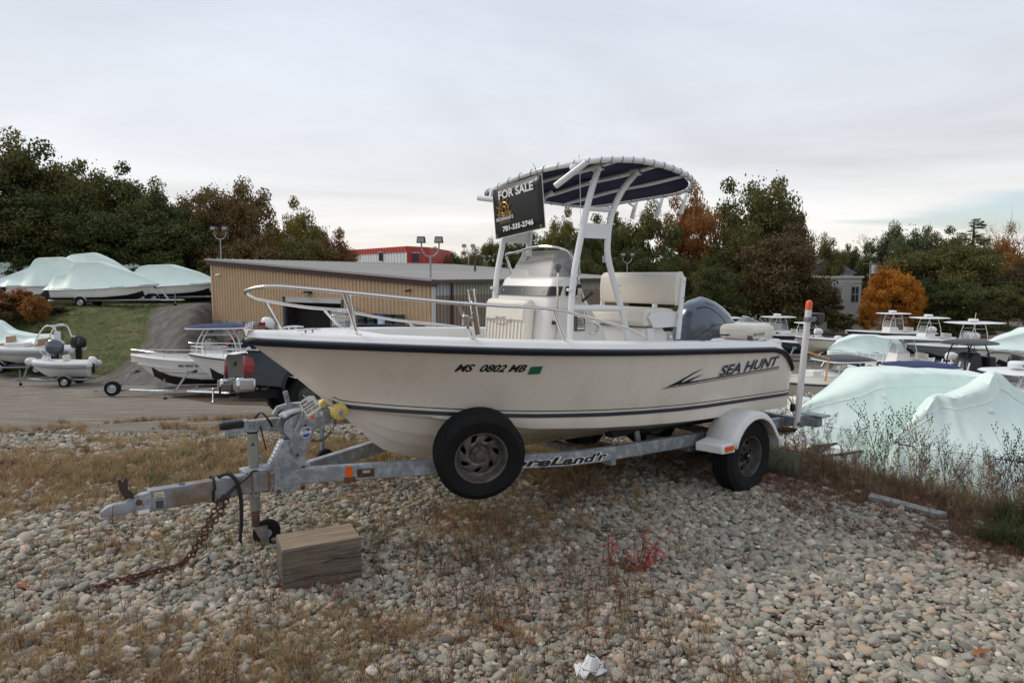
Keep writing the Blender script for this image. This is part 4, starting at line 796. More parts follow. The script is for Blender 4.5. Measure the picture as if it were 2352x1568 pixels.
for x in xs:
    s = section(x)
    # transom rake: push low points forward
    if x <= -.19: s = [(x+.13*(1-(p[2]-.3)/.6) if p[2] < .9 else x, p[1], p[2]) for p in s]
    rows.append([(a, -b, c) for a, b, c in reversed(s)]+s[1:])
mb = MB(); mb.grid(rows); mb.add(rows[0], [tuple(range(len(rows[0])))])
mb.build('hull', gel, boat, smooth=32)
# boot stripes
for (dz, hh, nm) in ((.0, .030, 'boot_stripe'), (.052, .007, 'pin_stripe')):
    mb = MB(); R0 = []
    for x in [a for a in xs if -.13 < a <= 4.47]:
        z0 = interp(x, T_zt)+dz-.028; R0.append([(x, max(side_y(x, z), .0)+.0035+(.004 if dz == 0 and z < interp(x, T_zt) else 0), z) for z in (z0, z0+hh)])
    mb.grid(R0); mb.build(nm, navy, boat, smooth=0)
# rub rail: half round vinyl with grooves
def rubpts(sgn):
    pr = [(a, b*.58-.004) for a, b in [(0, -.052), (.012, -.050), (.026, -.040), (.030, -.026), (.024, -.019), (.030, -.012), (.034, .004), (.028, .011), (.031, .018), (.026, .034), (.012, .040), (0, .042)]]
    X_ = [a for a in xs if a >= -.12]; out = []
    for x in X_:
        b = hB(x); b2 = hB(min(x+.02, LB)); b1 = hB(x-.02); s = (b2-b1)/(min(x+.02, LB)-(x-.02)); nx_, ny_ = -s, 1.; q = math.hypot(nx_, ny_); nx_, ny_ = nx_/q, ny_/q
        if x > 5.065: nx_, ny_ = 1, 0
        out.append([(x+nx_*d, sgn*(b-.01+ny_*d), zs(x)+h) for d, h in pr])
    return out
A_ = rubpts(1); B_ = rubpts(-1)
mb = MB(); mb.grid(A_+list(reversed(B_))); mb.build('rub_rail', rubm, boat, smooth=50)
# gunwale cap, rounded, with coaming and a low inner liner
def capsec(x, sgn):
    b = hB(x); z = zs(x)+.016; w = min(.21, b)
    P_ = [(b-.004, z), (b-.006, z+.012), (b-.020, z+.017), (b-.030, z+.034), (b-.052, z+.048), (b-.09, z+.055), (max(b-w, 0), z+.058), (max(b-w-.025, 0), z+.048), (max(b-w-.032, 0), z+.02), (max(b-w-.034, 0), z-(.35 if x < 3.2 else .16 if x < 3.9 else .0))]
    return [(x+(.004 if x > 5 else 0), sgn*y, z_) for y, z_ in P_]
X_ = [a for a in xs if a >= -.12]
mb = MB(); mb.grid([capsec(x, 1) for x in X_]+[capsec(x, -1) for x in reversed(X_)]); mb.build('gunwale', gelw, boat, smooth=50)
# foredeck and cockpit floor, aft deck
mb = MB(); mb.grid([[(x, y*(max(hB(x)-.2, .0)), zs(x)+.016+.0575*(1-.02*abs(y))) for y in (-1, -.5, 0, .5, 1)] for x in (4.2, 4.4, 4.6, 4.75, 4.86, 4.95)]); mb.build('foredeck', gelw, boat)
mb = MB(); mb.grid([[(x, y*max(0, min(hBt(x)-.06, hB(x)-.25)), .82+.04*x) for y in (-1, 0, 1)] for x in (-.05, .5, 1, 2, 3, 3.6, 4.2)]); mb.build('cockpit_floor', gelw, boat)
mb = MB(); w_ = hB(4.2)-.235; mb.grid([[(4.2, y*side_y(4.2, min(z, 1.3))*.9 if z < 1.3 else y*w_, z) for y in (-1, 0, 1)] for z in (1.0, 1.15, 1.3, 1.45)]); mb.build('locker_front', gelw, boat)
mb = MB()
mb.box((.28, .72, 1.10), (.55, .5, .30)); mb.build('quarter_deck', gelw, boat, bev=.03); MB().box((.28, -.72, 1.10), (.55, .5, .30)).build('quarter_deck', gelw, boat, bev=.03)
MB().box((-.02, 0, .82), (.12, 1.0, .5)).build('transom', gel, boat, bev=.02)
MB().box((.3, .74, 1.328), (.42, .40, .15)).build('stern_cushion', vinyl, boat, bev=.05)
text_obj('cushion_lettering', 'SEA HUNT', .05, lambda a, b: (.50-a, .948, 1.305+b*.7), mat('black_print', (.02, .018, .016), .7), boat, bold=.001, width=.2)
# cleats
def cleat(x, y):
    z = zs(x)+.058; mb = MB(); mb.tube([(x-.085, y, z+.03), (x-.03, y, z+.036), (x+.03, y, z+.036), (x+.085, y, z+.03)], [.005, .008, .008, .005], 8); mb.cyl((x-.025, y, z-.03), (x-.025, y, z+.035), .008); mb.cyl((x+.025, y, z-.03), (x+.025, y, z+.035), .008); mb.box((x, y, z), (.10, .03, .006)); mb.build('cleat', chrome, boat)
cleat(4.70, .17); cleat(4.70, -.15); cleat(.40, hB(.4)-.10)
for (x, y) in ((1.32, .95), (.55, .95)):
    mb = MB(); mb.prism([(-.03, 0), (.03, 0), (.012, .055), (-.004, .055)], .012, lambda a, b, t_: (x+a, y+t_, zs(x)+.065+b)); mb.prism([(-.03, 0), (.03, 0), (.012, .055), (-.004, .055)], .012, lambda a, b, t_: (x+a-.02, y-.04+t_, zs(x)+.065+b)); mb.build('line_chock', mat('dark_steel', (.15, .14, .13), .3, .8), boat)
mb = MB(); mb.tube(bez([(1.22, .93, 1.345), (1.08, .9, 1.35), (.98, .93, 1.34), (.95, .98, 1.345), (1.02, 1.0, 1.34)], 16), .007, 6); mb.build('loose_strap', black, boat)
mb = MB(); mb.box((2.95+.0, .42, .0), (.01, .01, .01))
# bow rail (stainless), one tube round the bow, with stanchions
rl = [(2.16, 1.0, 1.385), (2.36, .98, 1.47), (2.78, .95, 1.575), (3.12, .93, 1.645), (3.6, .88, 1.685), (4.0, .72, 1.72), (4.55, .42, 1.785), (4.76, .28, 1.81), (4.95, .14, 1.825)]
top = bez(rl+[(5.055, -.03, 1.795), (5.0, -.10, 1.75), (4.90, -.17, 1.72), (4.52, -.35, 1.655), (4.13, -.52, 1.607), (3.59, -.72, 1.505), (3.03, -.88, 1.43), (2.73, -.95, 1.385), (2.38, -1.0, 1.33)], 108)
MB().tube(top, .0125, 10).build('bow_rail', chrome, boat)
for (tx, ty, tz, bx, by) in ((4.55, .42, 1.785, 4.42, .35), (3.87, .79, 1.71, 3.70, .72), (3.12, .93, 1.645, 2.99, .93), (4.88, -.18, 1.715, 4.78, -.12), (4.34, -.43, 1.63, 4.17, -.47), (3.36, -.80, 1.465, 3.29, -.84)):
    MB().tube([(tx, ty, tz), (bx, by, zs(bx)+.06)], .0115, 8).build('rail_stanchion', chrome, boat)
    MB().lathe([(0, 0), (.03, 0), (.026, .008), (0, .01)], (bx, by, zs(bx)+.068), n=12).build('rail_foot', chrome, boat)
def clamp_holder(x, y, z, s=1, dx=.1):
    a = Vector((x, y, z)); d = Vector((.16, .0, .98)).normalized(); mb = MB(); e_ = a-d*.12; f_ = a+d*.20; fr = frames([e_, f_]); n_ = 14
    mb.tube([e_, f_], [.026, .026], n_, caps=False); mb.tube([e_+d*.002, f_-d*.001], [.022, .022], n_, caps=False)
    mb.lathe([(.022, .0), (.029, .0), (.029, .01), (.022, .01)], f_-d*.008, d, 14); mb.lathe([(0, 0), (.026, 0)], e_+d*.001, d, 14); mb.build('rod_holder', chrome, boat)
    mb = MB(); mb.cyl(a+Vector((dx, .0, -.05)), a+Vector((dx, 0, .02)), .024, n=12); mb.beam(a+Vector((dx, 0, -.01)), a+Vector((.0, 0, -.01)), .02, .03); mb.build('rod_holder_clamp', chrome, boat, bev=.003)
clamp_holder(3.73, .79, 1.60, dx=.08); clamp_holder(4.07, -.50, 1.56, dx=.15)
# T-top
leg = {}
def pipe(nm, pts, r=.028, m_=pwhite, n_=24, seg=10): return MB().tube(bez(pts, n_), r, seg).build(nm, m_, boat)
for s, dz in ((1, 0), (-1, -.05)):
    pipe('canopy_leg', [(2.61, s*.56, .80), (2.58, s*.54, 1.45), (2.545, s*.54, 1.87), (2.47, s*.54, 2.2), (2.38, s*.55, 2.55), (2.30, s*.57, 2.79+dz)])
    pipe('canopy_leg', [(1.80, s*.56, .78), (1.88, s*.54, 1.36), (1.975, s*.54, 1.64), (2.12, s*.54, 2.0), (2.145, s*.54, 2.18), (2.10, s*.54, 2.42), (1.98, s*.55, 2.64), (1.83, s*.57, 2.80+dz)])
    MB().tube([(2.575, s*.54, 1.63), (1.97, s*.54, 1.60)], .026, 10).build('canopy_side_bar', pwhite, boat)
    MB().tube([(2.40, s*.545, 2.46), (2.10, s*.545, 2.46)], .02, 8).build('canopy_brace', pwhite, boat)
    MB().box((2.295, s*.545, 2.275), (.30, .02, .125)).build('brace_plate', pwhite, boat, bev=.003)
    for (x, z) in ((2.575, 1.66), (2.0, 1.70)):
        MB().lathe([(.0285, -.012), (.031, -.01), (.031, .01), (.0285, .012)], (x+.01, s*.54, z+.12), (-.1 if x > 2.3 else -.3, 0, 1), 12).build('leg_sleeve', pwhite, boat); MB().lathe([(0, 0), (.008, 0), (.006, .004), (0, .005)], (x, s*.54+.0275, z+.06), (0, 1, 0), 8).build('leg_bolt', chrome, boat)
edge_ = [(2.57, -.60, 2.70), (2.64, -.1, 2.765), (2.62, .30, 2.80), (2.50, .66, 2.825), (2.30, .80, 2.84), (2.0, .83, 2.85), (1.65, .82, 2.83), (1.36, .78, 2.785), (1.16, .68, 2.735), (1.07, .45, 2.70), (1.05, -.1, 2.68), (1.07, -.6, 2.66), (1.18, -.80, 2.66), (1.5, -.88, 2.68), (2.0, -.88, 2.70), (2.38, -.84, 2.70), (2.50, -.75, 2.70)]
loopP = bez(edge_+[edge_[0]], 136)[:-1]
MB().tube(loopP, .0245, 10, closed=True).build('canopy_rim', pwhite, boat)
cen = Vector((1.86, -.02, 2.795)); inner = [cen.lerp(p, .955)+Vector((0, 0, .0)) for p in loopP]
mb = MB(); R_ = []
for f in (0.02, .25, .5, .75, 1.): R_.append([cen.lerp(p, f)+Vector((0, 0, .035*(1-f*f))) for p in inner])
mb.grid(R_, closed=True); o = mb.build('canopy_cloth', canvas, boat); sdm = o.modifiers.new('t', 'SOLIDIFY'); sdm.thickness = .008
for i in range(0, len(loopP), 3):   # lacing round the rim
    p = loopP[i]; q = loopP[(i+1) % len(loopP)]; t_ = (q-p).normalized(); a = (cen-p).normalized()
    ring = [p+(a*math.cos(w)+Vector((0, 0, 1))*math.sin(w))*.028+t_*(.008*math.sin(w)) for w in np.linspace(0, 6.28, 11)[:-1]]
    MB().tube(ring, .0028, 4, closed=True).build('lacing_loop', black, boat, smooth=60)
lace = []
for i in range(0, len(loopP)):
    p = loopP[i]; lace.append(p.lerp(cen, .035+.02*(i % 3 == 1))+Vector((0, 0, -.02)))
MB().tube(lace, .0025, 4, closed=True).build('lacing_cord', black, boat)
def rimy(x, sg):
    c_ = [p for p in loopP if p.y*sg > 0]; b = min(c_, key=lambda p: abs(p.x-x)); return b
for x in (2.30, 1.83, 1.42):
    a, b = rimy(x, 1), rimy(x, -1); MB().tube(bez([a, a.lerp(b, .25)+Vector((0, 0, -.005)), a.lerp(b, .5)+Vector((0, 0, .01)), a.lerp(b, .75), b], 16), .021, 8).build('canopy_cross_bar', pwhite, boat)
for (x, s) in ((2.30, 1), (1.83, 1), (2.30, -1), (1.83, -1)):
    z = 2.80 if s > 0 else 2.735
    MB().lathe([(.032, -.06), (.038, -.05), (.038, .05), (.032, .06)], (x, s*.57, z+.012), (0, 1, .06), 12).build('bar_clamp', pwhite, boat)
def rodtube(p, q, nm='canopy_rod_holder', r=.026):
    p, q = Vector(p), Vector(q); mb = MB(); mb.tube([p, q], r, 14, caps=False); mb.tube([p+(q-p)*.01, q-(q-p)*.01], r*.84, 14, caps=False); mb.lathe([(r*.84, 0), (r, 0)], q, (q-p), 14); mb.lathe([(0, 0), (r, 0)], p+(q-p)*.01, (q-p), 14); return mb.build(nm, pwhite, boat)
rodtube((2.72, .50, 2.625), (2.60, .74, 2.80)); MB().ball((2.60, .58, 2.775), .03, 10).build('holder_knuckle', pwhite, boat)
rodtube((2.70, -.62, 2.63), (2.60, -.38, 2.59)); MB().cyl((2.62, -.54, 2.63), (2.58, -.55, 2.70), .018).build('holder_knuckle', pwhite, boat)
for k, y in enumerate((-.55, -.22, .12, .42)):
    rodtube((1.0, y, 2.50), (.93, y, 2.69), r=.022)
    MB().cyl((1.07, y, 2.66), (.96, y, 2.62), .012).build('holder_knuckle', pwhite, boat)
MB().tube(bez([(2.44, .50, 1.83), (2.455, .52, 2.05), (2.47, .54, 2.35), (2.52, .58, 2.70), (2.55, .6, 2.86), (2.56, .61, 2.88)], 14), .0025, 5).build('antenna_whip', pwhite, boat)
MB().cyl((2.44, .50, 1.68), (2.44, .50, 1.80), .018).build('antenna_base', chrome, boat); MB().cyl((2.44, .50, 1.79), (2.44, .50, 1.825), .021).build('antenna_collar', black, boat)
MB().beam((2.40, .50, 1.68), (2.30, .52, 1.75), .012, .02).build('antenna_lever', black, boat)
MB().tube(bez([(1.22, .70, 2.70), (1.17, .74, 2.60), (1.19, .72, 2.56), (1.15, .74, 2.50)], 12), .004, 5).build('loose_cord', black, boat); MB().tube(bez([(1.20, .70, 2.70), (1.22, .70, 2.62), (1.17, .70, 2.58)], 8), .004, 5).build('loose_cord', black, boat)
# console
def csec(z, x0, x1, w, r=.09, n_=5):
    pts = []
    for (cx, cy, a0) in ((x0-r, w-r, 0), (x1+.03, w-.03, PI/2), (x1+.03, -w+.03, PI), (x0-r, -w+r, 1.5*PI)):
        rr = r if a0 in (0, 1.5*PI) else .03
        for k in range(n_): a = a0+PI/2*k/(n_-1); pts.append((cx+rr*math.cos(a), cy+rr*math.sin(a), z))
    return pts
mb = MB(); secs = [csec(.78, 2.80, 1.86, .44), csec(1.40, 2.73, 2.03, .42), csec(1.60, 2.70, 2.20, .415), csec(1.72, 2.66, 2.28, .41), csec(1.86, 2.60, 2.34, .40), csec(1.885, 2.57, 2.36, .38)]
mb.grid(secs, closed=True); mb.add(secs[-1], [tuple(range(len(secs[-1])))]); mb.build('console', gelg, boat, smooth=35)
mb = MB(); mb.grid([[(a+b_*.006, c_*1.012, z_) for (a, c_, z_), b_ in ((p, 1 if p[0] > 2.5 else 0) for p in [csec(z, x0, 2.31, w)[i] for i in (15, 16, 17, 18, 19, 0, 1, 2, 3, 4)])] for z, x0, w in ((1.725, 2.665, .412), (1.805, 2.627, .405))])
mb.grid([[(2.52-.0*j, .418, 1.725+.08*j), (2.36+.01*j, .418, 1.725+.08*j)] for j in (0, 1)]); mb.build('dash_band', mat('black_band', (.010, .011, .014), .25), boat)
for (y_, s) in ((-.28, 0), (0, 0), (.28, 0)): MB().lathe([(0, 0), (.008, 0), (.006, .004), (0, .004)], (2.655, y_, 1.765), (1, 0, .4), 8).build('band_screw', chrome, boat)
MB().lathe([(0, 0), (.008, 0), (.006, .004), (0, .004)], (2.42, .419, 1.765), (0, 1, 0), 8).build('band_screw', chrome, boat)
# windscreen
def wsec(z, t_):
    w = lerp(.395, .315, t_); xf = lerp(2.625, 2.47, t_); xb = lerp(2.32, 2.33, t_); r = .12
    return [(xb, w, z), (lerp(xb, xf-r, .5), w, z)]+[(xf-r+r*math.sin(a), w-r+r*math.cos(a), z) for a in np.linspace(0, PI/2, 6)]+[(xf, 0, z)]+[(xf-r+r*math.cos(a), -w+r-r*math.sin(a), z) for a in np.linspace(0, PI/2, 6)]+[(lerp(xb, xf-r, .5), -w, z), (xb, -w, z)]
mb = MB(); Rw = [wsec(lerp(1.80, 2.10, t_), t_) for t_ in (0, .33, .66, .94)]
tp_ = wsec(2.12, 1.); Rw.append([(x, y, z-(.10 if i in (0, len(tp_)-1) else .04 if i in (1, len(tp_)-2) else 0)) for i, (x, y, z) in enumerate(tp_)]); mb.grid(Rw); mb.build('windscreen', acryl, boat, smooth=60)
rr_ = [(2.30, .45, 1.50), (2.34, .45, 1.64), (2.39, .45, 1.80), (2.45, .44, 1.98), (2.50, .43, 2.09), (2.56, .36, 2.135), (2.58, .18, 2.15)]
MB().tube(bez(rr_+[(2.58, 0, 2.14)]+[(a, -b, c-.04) for a, b, c in reversed(rr_)], 72), .0125, 8).build('grab_rail', chrome, boat)
MB().tube(bez([(2.30, .43, 1.50), (2.24, .48, 1.49), (2.20, .485, 1.45), (2.20, .47, 1.40), (2.22, .43, 1.39)], 16), .012, 8).build('grab_handle', chrome, boat)
MB().cyl((2.34, .42, 1.69), (2.34, .455, 1.69), .016).build('rail_bracket', chrome, boat)
mb = MB(); mb.box((2.40, .30, 1.95), (.12, .20, .15), rot=(0, .5, .3)); mb.build('chart_plotter', mat('grey_plastic', (.22, .22, .23), .5), boat, bev=.01)
MB().box((2.42, -.1, 1.98), (.05, .16, .20), rot=(0, .5, .5)).build('chart_plotter', MATS['grey_plastic'], boat, bev=.01)
MB().lathe([(.07, 0), (.06, .04), (.03, .05), (0, .05)], (2.5, .16, 1.88)).build('compass', black, boat)
# console cushion (forward seat back)
mb = MB(); mb.box((2.775, -.055, 1.46), (.10, .61, .46), rot=(0, -.10, 0)); mb.build('console_cushion', vinyl, boat, bev=.035)
mb = MB(); mb.box((2.812, -.055, 1.585), (.03, .55, .16), rot=(0, -.10, 0)); mb.build('cushion_panel', vinyld, boat, bev=.012)
for k in range(11): MB().box((2.832+.004, -.31+k*.05, 1.41), (.004, .005, .20), rot=(0, -.10, 0)).build('cushion_seam', mat('vinyl_seam', (.40, .36, .30), .8), boat)
mb = MB(); mb.tube(bez([(2.832, -.33, 1.505), (2.832, -.22, 1.50), (2.832, -.15, 1.475), (2.832, -.04, 1.475), (2.832, .03, 1.51), (2.828, .20, 1.52)], 20), .004, 5); mb.build('cushion_piping', MATS['vinyl_seam'], boat)
text_obj('cushion_lettering', 'SEA HUNT', .03, lambda a, b: (2.835, -.17+a, 1.515+b), MATS['black_print'], boat, width=.15)
# vent, model number, horn light, light pole
MB().box((2.36, .424, 1.485), (.125, .014, .14)).build('vent_frame', mat('dull_steel', (.16, .14, .12), .35, .8), boat, bev=.003)
for k in range(6): MB().box((2.36, .437, 1.435+k*.02), (.085, .012, .013), rot=(.5, 0, 0)).build('louvre', chrome, boat)
text_obj('model_lettering', 'Nav 186', .05, lambda a, b: (2.44-a, .424, 1.615+b), MATS['black_print'], boat, shear=.3, width=.16)
MB().ball((2.385, .42, 1.715), .02, 8, (.6, .6, 1.3)).build('courtesy_light', chrome, boat)
MB().tube([(2.66, .455, 1.30), (2.645, .455, 1.93)], .009, 8).build('light_pole', chrome, boat); MB().lathe([(0, 0), (.012, 0), (.02, .03), (.032, .045), (.03, .065), (.012, .075), (0, .075)], (2.645, .455, 1.92), n=12).build('light_head', mat('dark_lens', (.10, .10, .10), .3), boat)
MB().box((2.66, .44, 1.50), (.03, .05, .03)).build('pole_clip', black, boat)
MB().lathe([(.14, -.008), (.155, 0), (.14, .008), (.125, 0), (.14, -.008)], (2.06, .10, 1.42), (-.8, 0, .6), 24).build('steering_wheel', chrome, boat)
for k in range(3): a = k*2.1; MB().cyl((2.06, .10, 1.42), Vector((2.06, .10, 1.42))+Vector((.6*math.sin(a), math.cos(a), .8*math.sin(a)))*.135, .008, n=6).build('wheel_spoke', chrome, boat)
# leaning post seat
mb = MB()
prof = [(-.075, -.15), (.03, -.165), (.055, -.12), (.06, .0), (.045, .12), (.0, .155), (-.05, .155), (-.085, .11), (-.09, -.02)]
mb.prism(prof, 1.0, lambda a, b, t_: (1.13+a, -.50+t_, 1.775+b)); mb.build('seat_backrest', vinyl, boat, bev=.02, smooth=50)
MB().prism([(a*1.03, b*1.03) for a, b in prof], .018, lambda a, b, t_: (1.125+a, .497+t_, 1.775+b)).build('backrest_end_panel', vinyl, boat, bev=.006)
for s in (1, -1):
    MB().hexa([(1.17, s*.535-.012, 1.28), (1.12, s*.535-.012, 1.28), (1.12, s*.535+.012, 1.28), (1.17, s*.535+.012, 1.28)], [(1.10, s*.525-.012, 1.88), (1.04, s*.525-.012, 1.88), (1.04, s*.525+.012, 1.88), (1.10, s*.525+.012, 1.88)]).build('backrest_arm', pwhite, boat, bev=.004)
    for z in (1.33, 1.68, 1.84): MB().lathe([(0, 0), (.008, 0), (.006, .005), (0, .005)], (1.135-.12*(z-1.3), s*.545, z), (0, s, 0), 8).build('arm_bolt', chrome, boat)
mb = MB(); mb.prism([(-.22, -.06), (.20, -.085), (.235, -.05), (.21, .05), (.16, .08), (-.10, .085), (-.22, .07)], .96, lambda a, b, t_: (1.36+a, -.49+t_, 1.50+b)); mb.build('seat_cushion', vinyl, boat, bev=.018, smooth=50)
MB().prism([(-.22, -.10), (.12, -.10), (.12, -.16), (.04, -.16), (.02, -.07), (-.04, -.04), (-.12, -.05), (-.16, -.10), (-.22, -.12)][0:2]+[(.20, .0), (.16, .05), (-.2, .05)], .02, lambda a, b, t_: (1.33+a, .475+t_, 1.50+b)).build('seat_side_panel', pwhite, boat)
MB().prism([(-.03, -.25), (.04, -.25), (.05, -.05), (-.05, -.05)], .05, lambda a, b, t_: (1.46+a, .42+t_, 1.45+b)).build('seat_leg', pwhite, boat, bev=.006)
MB().box((1.35, 0, 1.10), (.36, .86, .60)).build('seat_box', gelw, boat, bev=.02); MB().cyl((1.24, .40, 1.38), (1.14, .46, 1.38), .03).build('cooler_handle', black, boat)
# outboard motor
mb = MB(); S_ = []
for z, xa, xb, w in ((.92, -.36, .34, .16), (1.02, -.42, .37, .205), (1.10, -.46, .40, .225), (1.24, -.47, .435, .24), (1.36, -.41, .435, .235), (1.45, -.32, .42, .215), (1.53, -.20, .38, .18), (1.585, -.09, .33, .14), (1.625, .03, .26, .085), (1.64, .09, .19, .03)):
    S_.append([(lerp(xa, xb, .5)+(xb-xa)/2*np.sign(math.cos(a))*abs(math.cos(a))**.8, w*np.sign(math.sin(a))*abs(math.sin(a))**.75, z-.02*math.cos(a)) for a in np.linspace(0, 2*PI, 25)[:-1]])
mb.grid(S_, closed=True); mb.add(S_[-1], [tuple(range(24))]); mb.add(S_[0], [tuple(reversed(range(24)))])
mot = mb.build('outboard_motor', cowl, boat, smooth=60); mot.location = (0, 0, 0)
mb = MB(); mb.box((-.10, 0, .75), (.28, .16, .5)); mb.box((-.16, 0, .42), (.2, .07, .4)); mb.lathe([(0, -.2), (.05, -.12), (.055, .1), (.03, .2), (0, .2)], (-.16, 0, .28), (1, 0, 0), 12); mb.box((-.14, 0, .45), (.34, .26, .015)); mb.build('motor_leg', mat('motor_leg_grey', (.08, .09, .10), .4), mot, bev=.01)
MB().box((.14, 0, .95), (.2, .26, .30)).build('motor_bracket', mat('bracket_grey', (.05, .06, .07), .5), mot, bev=.01)
def moty(x, z):
    k_ = 0
    for i in range(len(S_)-1):
        z0 = S_[i][0][2]+.02; z1 = S_[i+1][0][2]+.02
        if z0 <= z <= z1: k_ = i+(z-z0)/(z1-z0); break
    i = int(k_); f = k_-i; ys = []
    for q in (S_[i], S_[min(i+1, len(S_)-1)]):
        pp = sorted([(p[0], p[1]) for p in q if p[1] >= -1e-6]); ys.append(float(np.interp(x, [p[0] for p in pp], [p[1] for p in pp])))
    return lerp(ys[0], ys[1], f)
def mottext(a, b, x0=-.13, z0=1.49, sl=-.62):
    x = x0-a*.85; z = z0+a*sl*1.0+b*.7; return (x+b*-.3, moty(x+b*-.3, z)+.004, z)
def seam_(pts, m_, r=.004, nm='cowl_seam'): MB().tube([(p.x, moty(p.x, p.z)+.001, p.z) for p in bez([(x, 0, z) for x, z in pts], 24)], r, 5).build(nm, m_, mot)
seam_([(.38, 1.20), (.25, 1.30), (.06, 1.36), (-.12, 1.29), (-.30, 1.17)], black); seam_([(.31, 1.545), (.18, 1.55), (.02, 1.46), (-.10, 1.34), (-.16, 1.22)], mat('cowl_edge', (.02, .025, .035), .4), .005); seam_([(.16, 1.60), (-.02, 1.53), (-.18, 1.40), (-.27, 1.24)], MATS['cowl_edge'], .004)
silv = mat('silver_print', (.6, .62, .64), .4)
text_obj('motor_lettering', 'YAMAHA', .075, lambda a, b: (lambda x, z: (x, moty(x, z)+.009, z))(-.02-a*.75+b*.45, 1.535-a*.62+b*.55), silv, mot, bold=.003, width=.30)
for k_ in (0, 1): seam_([(-.06-.045*k_, 1.50-.03*k_), (-.20-.04*k_, 1.40-.03*k_), (-.32-.03*k_, 1.27-.03*k_)][1:] + [(-.36-.02*k_, 1.16)], silv, .004, 'silver_stripe')
# hull lettering
def onhull(x0, z0, k=0., off=.0035):
    return lambda a, b: ((x0-a), side_y(x0-a, z0+b+k*a)+off, z0+b+k*a)
blk = mat('hull_number_black', (.012, .012, .014), .5)
text_obj('registration_number', 'MS  0802 MB', .080, onhull(3.80, 1.205, -.045), blk, boat, shear=.25, bold=.0026, width=.485)
mb = MB(); mb.grid([[(x_, side_y(x_, z_)+.0035, z_) for x_ in (3.285, 3.235, 3.195)] for z_ in (1.160, 1.19, 1.222)]); mb.build('registration_sticker', mat('green_sticker', (.012, .14, .07), .5), boat, smooth=0)
text_obj('maker_lettering_edge', 'SEA HUNT', .138, onhull(1.245, .985, .02, .002), mat('silver_shadow', (.42, .42, .42), .4), boat, shear=.3, bold=.008, width=1.03)
text_obj('maker_lettering', 'SEA HUNT', .125, onhull(1.225, .989, .02, .005), mat('slate_letter', (.030, .040, .070), .4), boat, shear=.3, bold=.003, width=1.0)
for (z_, h_, xa, xb) in ((.962, .012, 1.85, .2), (.945, .006, 1.98, .2)):
    mb = MB(); mb.grid([[(x_, side_y(x_, z_+q+.01*(1.85-x_))+.0035, z_+q+.01*(1.85-x_)) for x_ in np.linspace(xa, xb, 14)] for q in (0, h_)]); mb.build('side_stripe', navy, boat, smooth=0)
for poly in ([(1.92, .958), (1.42, 1.105), (1.60, 1.025), (1.70, .99), (1.46, .995+.06), (1.62, .99), (1.55, .970), (1.50, .972)],):
    pass
def fin(poly, nm='arrow_fin'):
    mb = MB(); n_ = len(poly); mb.add([(x_, side_y(x_, z_)+.004, z_) for x_, z_ in poly], [tuple(range(n_))]); mb.build(nm, navy, boat, smooth=0)
fin([(1.94, .955), (1.80, .995), (1.62, 1.055), (1.48, 1.085), (1.62, 1.04), (1.74, .995), (1.76, .972), (1.84, .958)]); fin([(1.80, .958), (1.72, .985), (1.60, 1.01), (1.46, 1.03), (1.58, 1.0), (1.64, .98), (1.60, .965), (1.50, .962)])
# ------------------------------------------------------------------ FOR SALE sign hung on the canopy front
signm = mat('sign_black', (.012, .012, .014), .35); signw = mat('sign_white_print', (.78, .78, .77), .5); gold = mat('sign_gold', (.45, .30, .08), .35, .5)
S0 = Vector((2.665, -.445, 2.685)); S1 = Vector((2.665, .265, 2.755)); SB = Vector((2.63, -.435, 2.235))
sg = thing('for_sale_sign', 'black FOR SALE banner with a gold ship wheel tied to the canopy front', 'sign', BO, BRZ)
ex = (S1-S0); W_ = ex.length; ex.normalize(); ey = (S0-SB); H_ = ey.length; ey.normalize(); ez = ex.cross(ey).normalized()
def sp(a, b, t_=0.): return SB+ex*(a*W_)+ey*(b*H_)+ez*t_+Vector((0, 0, .0))
mb = MB(); mb.grid([[sp(a, b, .012*math.sin(a*3)*math.sin(b*2.6)) for a in np.linspace(0, 1, 9)] for b in np.linspace(0, 1, 7)]); o = mb.build('sign_banner', signm, sg); sdm = o.modifiers.new('t', 'SOLIDIFY'); sdm.thickness = .003; sdm.offset = -1
edge2 = [sp(0, 0), sp(1, 0), sp(1, 1), sp(0, 1)]
for i in range(4): MB().beam(edge2[i], edge2[(i+1) % 4], .004, .004).build('sign_edge', signw, sg)
def st(txt, size, a0, b0, wd, nm, m_=signw, **k): text_obj(nm, txt, size, lambda a, b: sp(a0, b0, .016+.0)+ex*a+ey*b, m_, sg, width=wd*W_, **k)
st('FOR SALE', .100, .15, .765, .70, 'headline_lettering', bold=.003); st('781-335-2746', .062, .19, .115, .62, 'phone_lettering', bold=.0022)
st("MONAHAN'S", .047, .075, .335, .35, 'name_lettering', bold=.001, space=1.15); st('MARINE', .030, .155, .275, .20, 'name_lettering', m_=gold, space=1.6)
cx, cy = sp(.245, .535, .016), None
def ringp(r, n_=28, a0=0, a1=2*PI, c=None): c = c or sp(.245, .535, .016); return [c+ex*(math.cos(a)*r)+ey*(math.sin(a)*r) for a in np.linspace(a0, a1, n_)]
MB().tube(ringp(.068, 24, -.25, PI+.25), .0065, 5).build('wheel_emblem_ring', gold, sg); MB().tube(ringp(.030, 16), .004, 5).build('wheel_emblem_hub', gold, sg)
for k in range(7):
    a = -.3+k*(PI+.6)/6; c = sp(.245, .535, .016); d = ex*math.cos(a)+ey*math.sin(a); MB().tube([c+d*.028, c+d*.085, c+d*.095, c+d*.115], [.0035, .0035, .006, .004], 5).build('wheel_emblem_spoke', gold, sg)
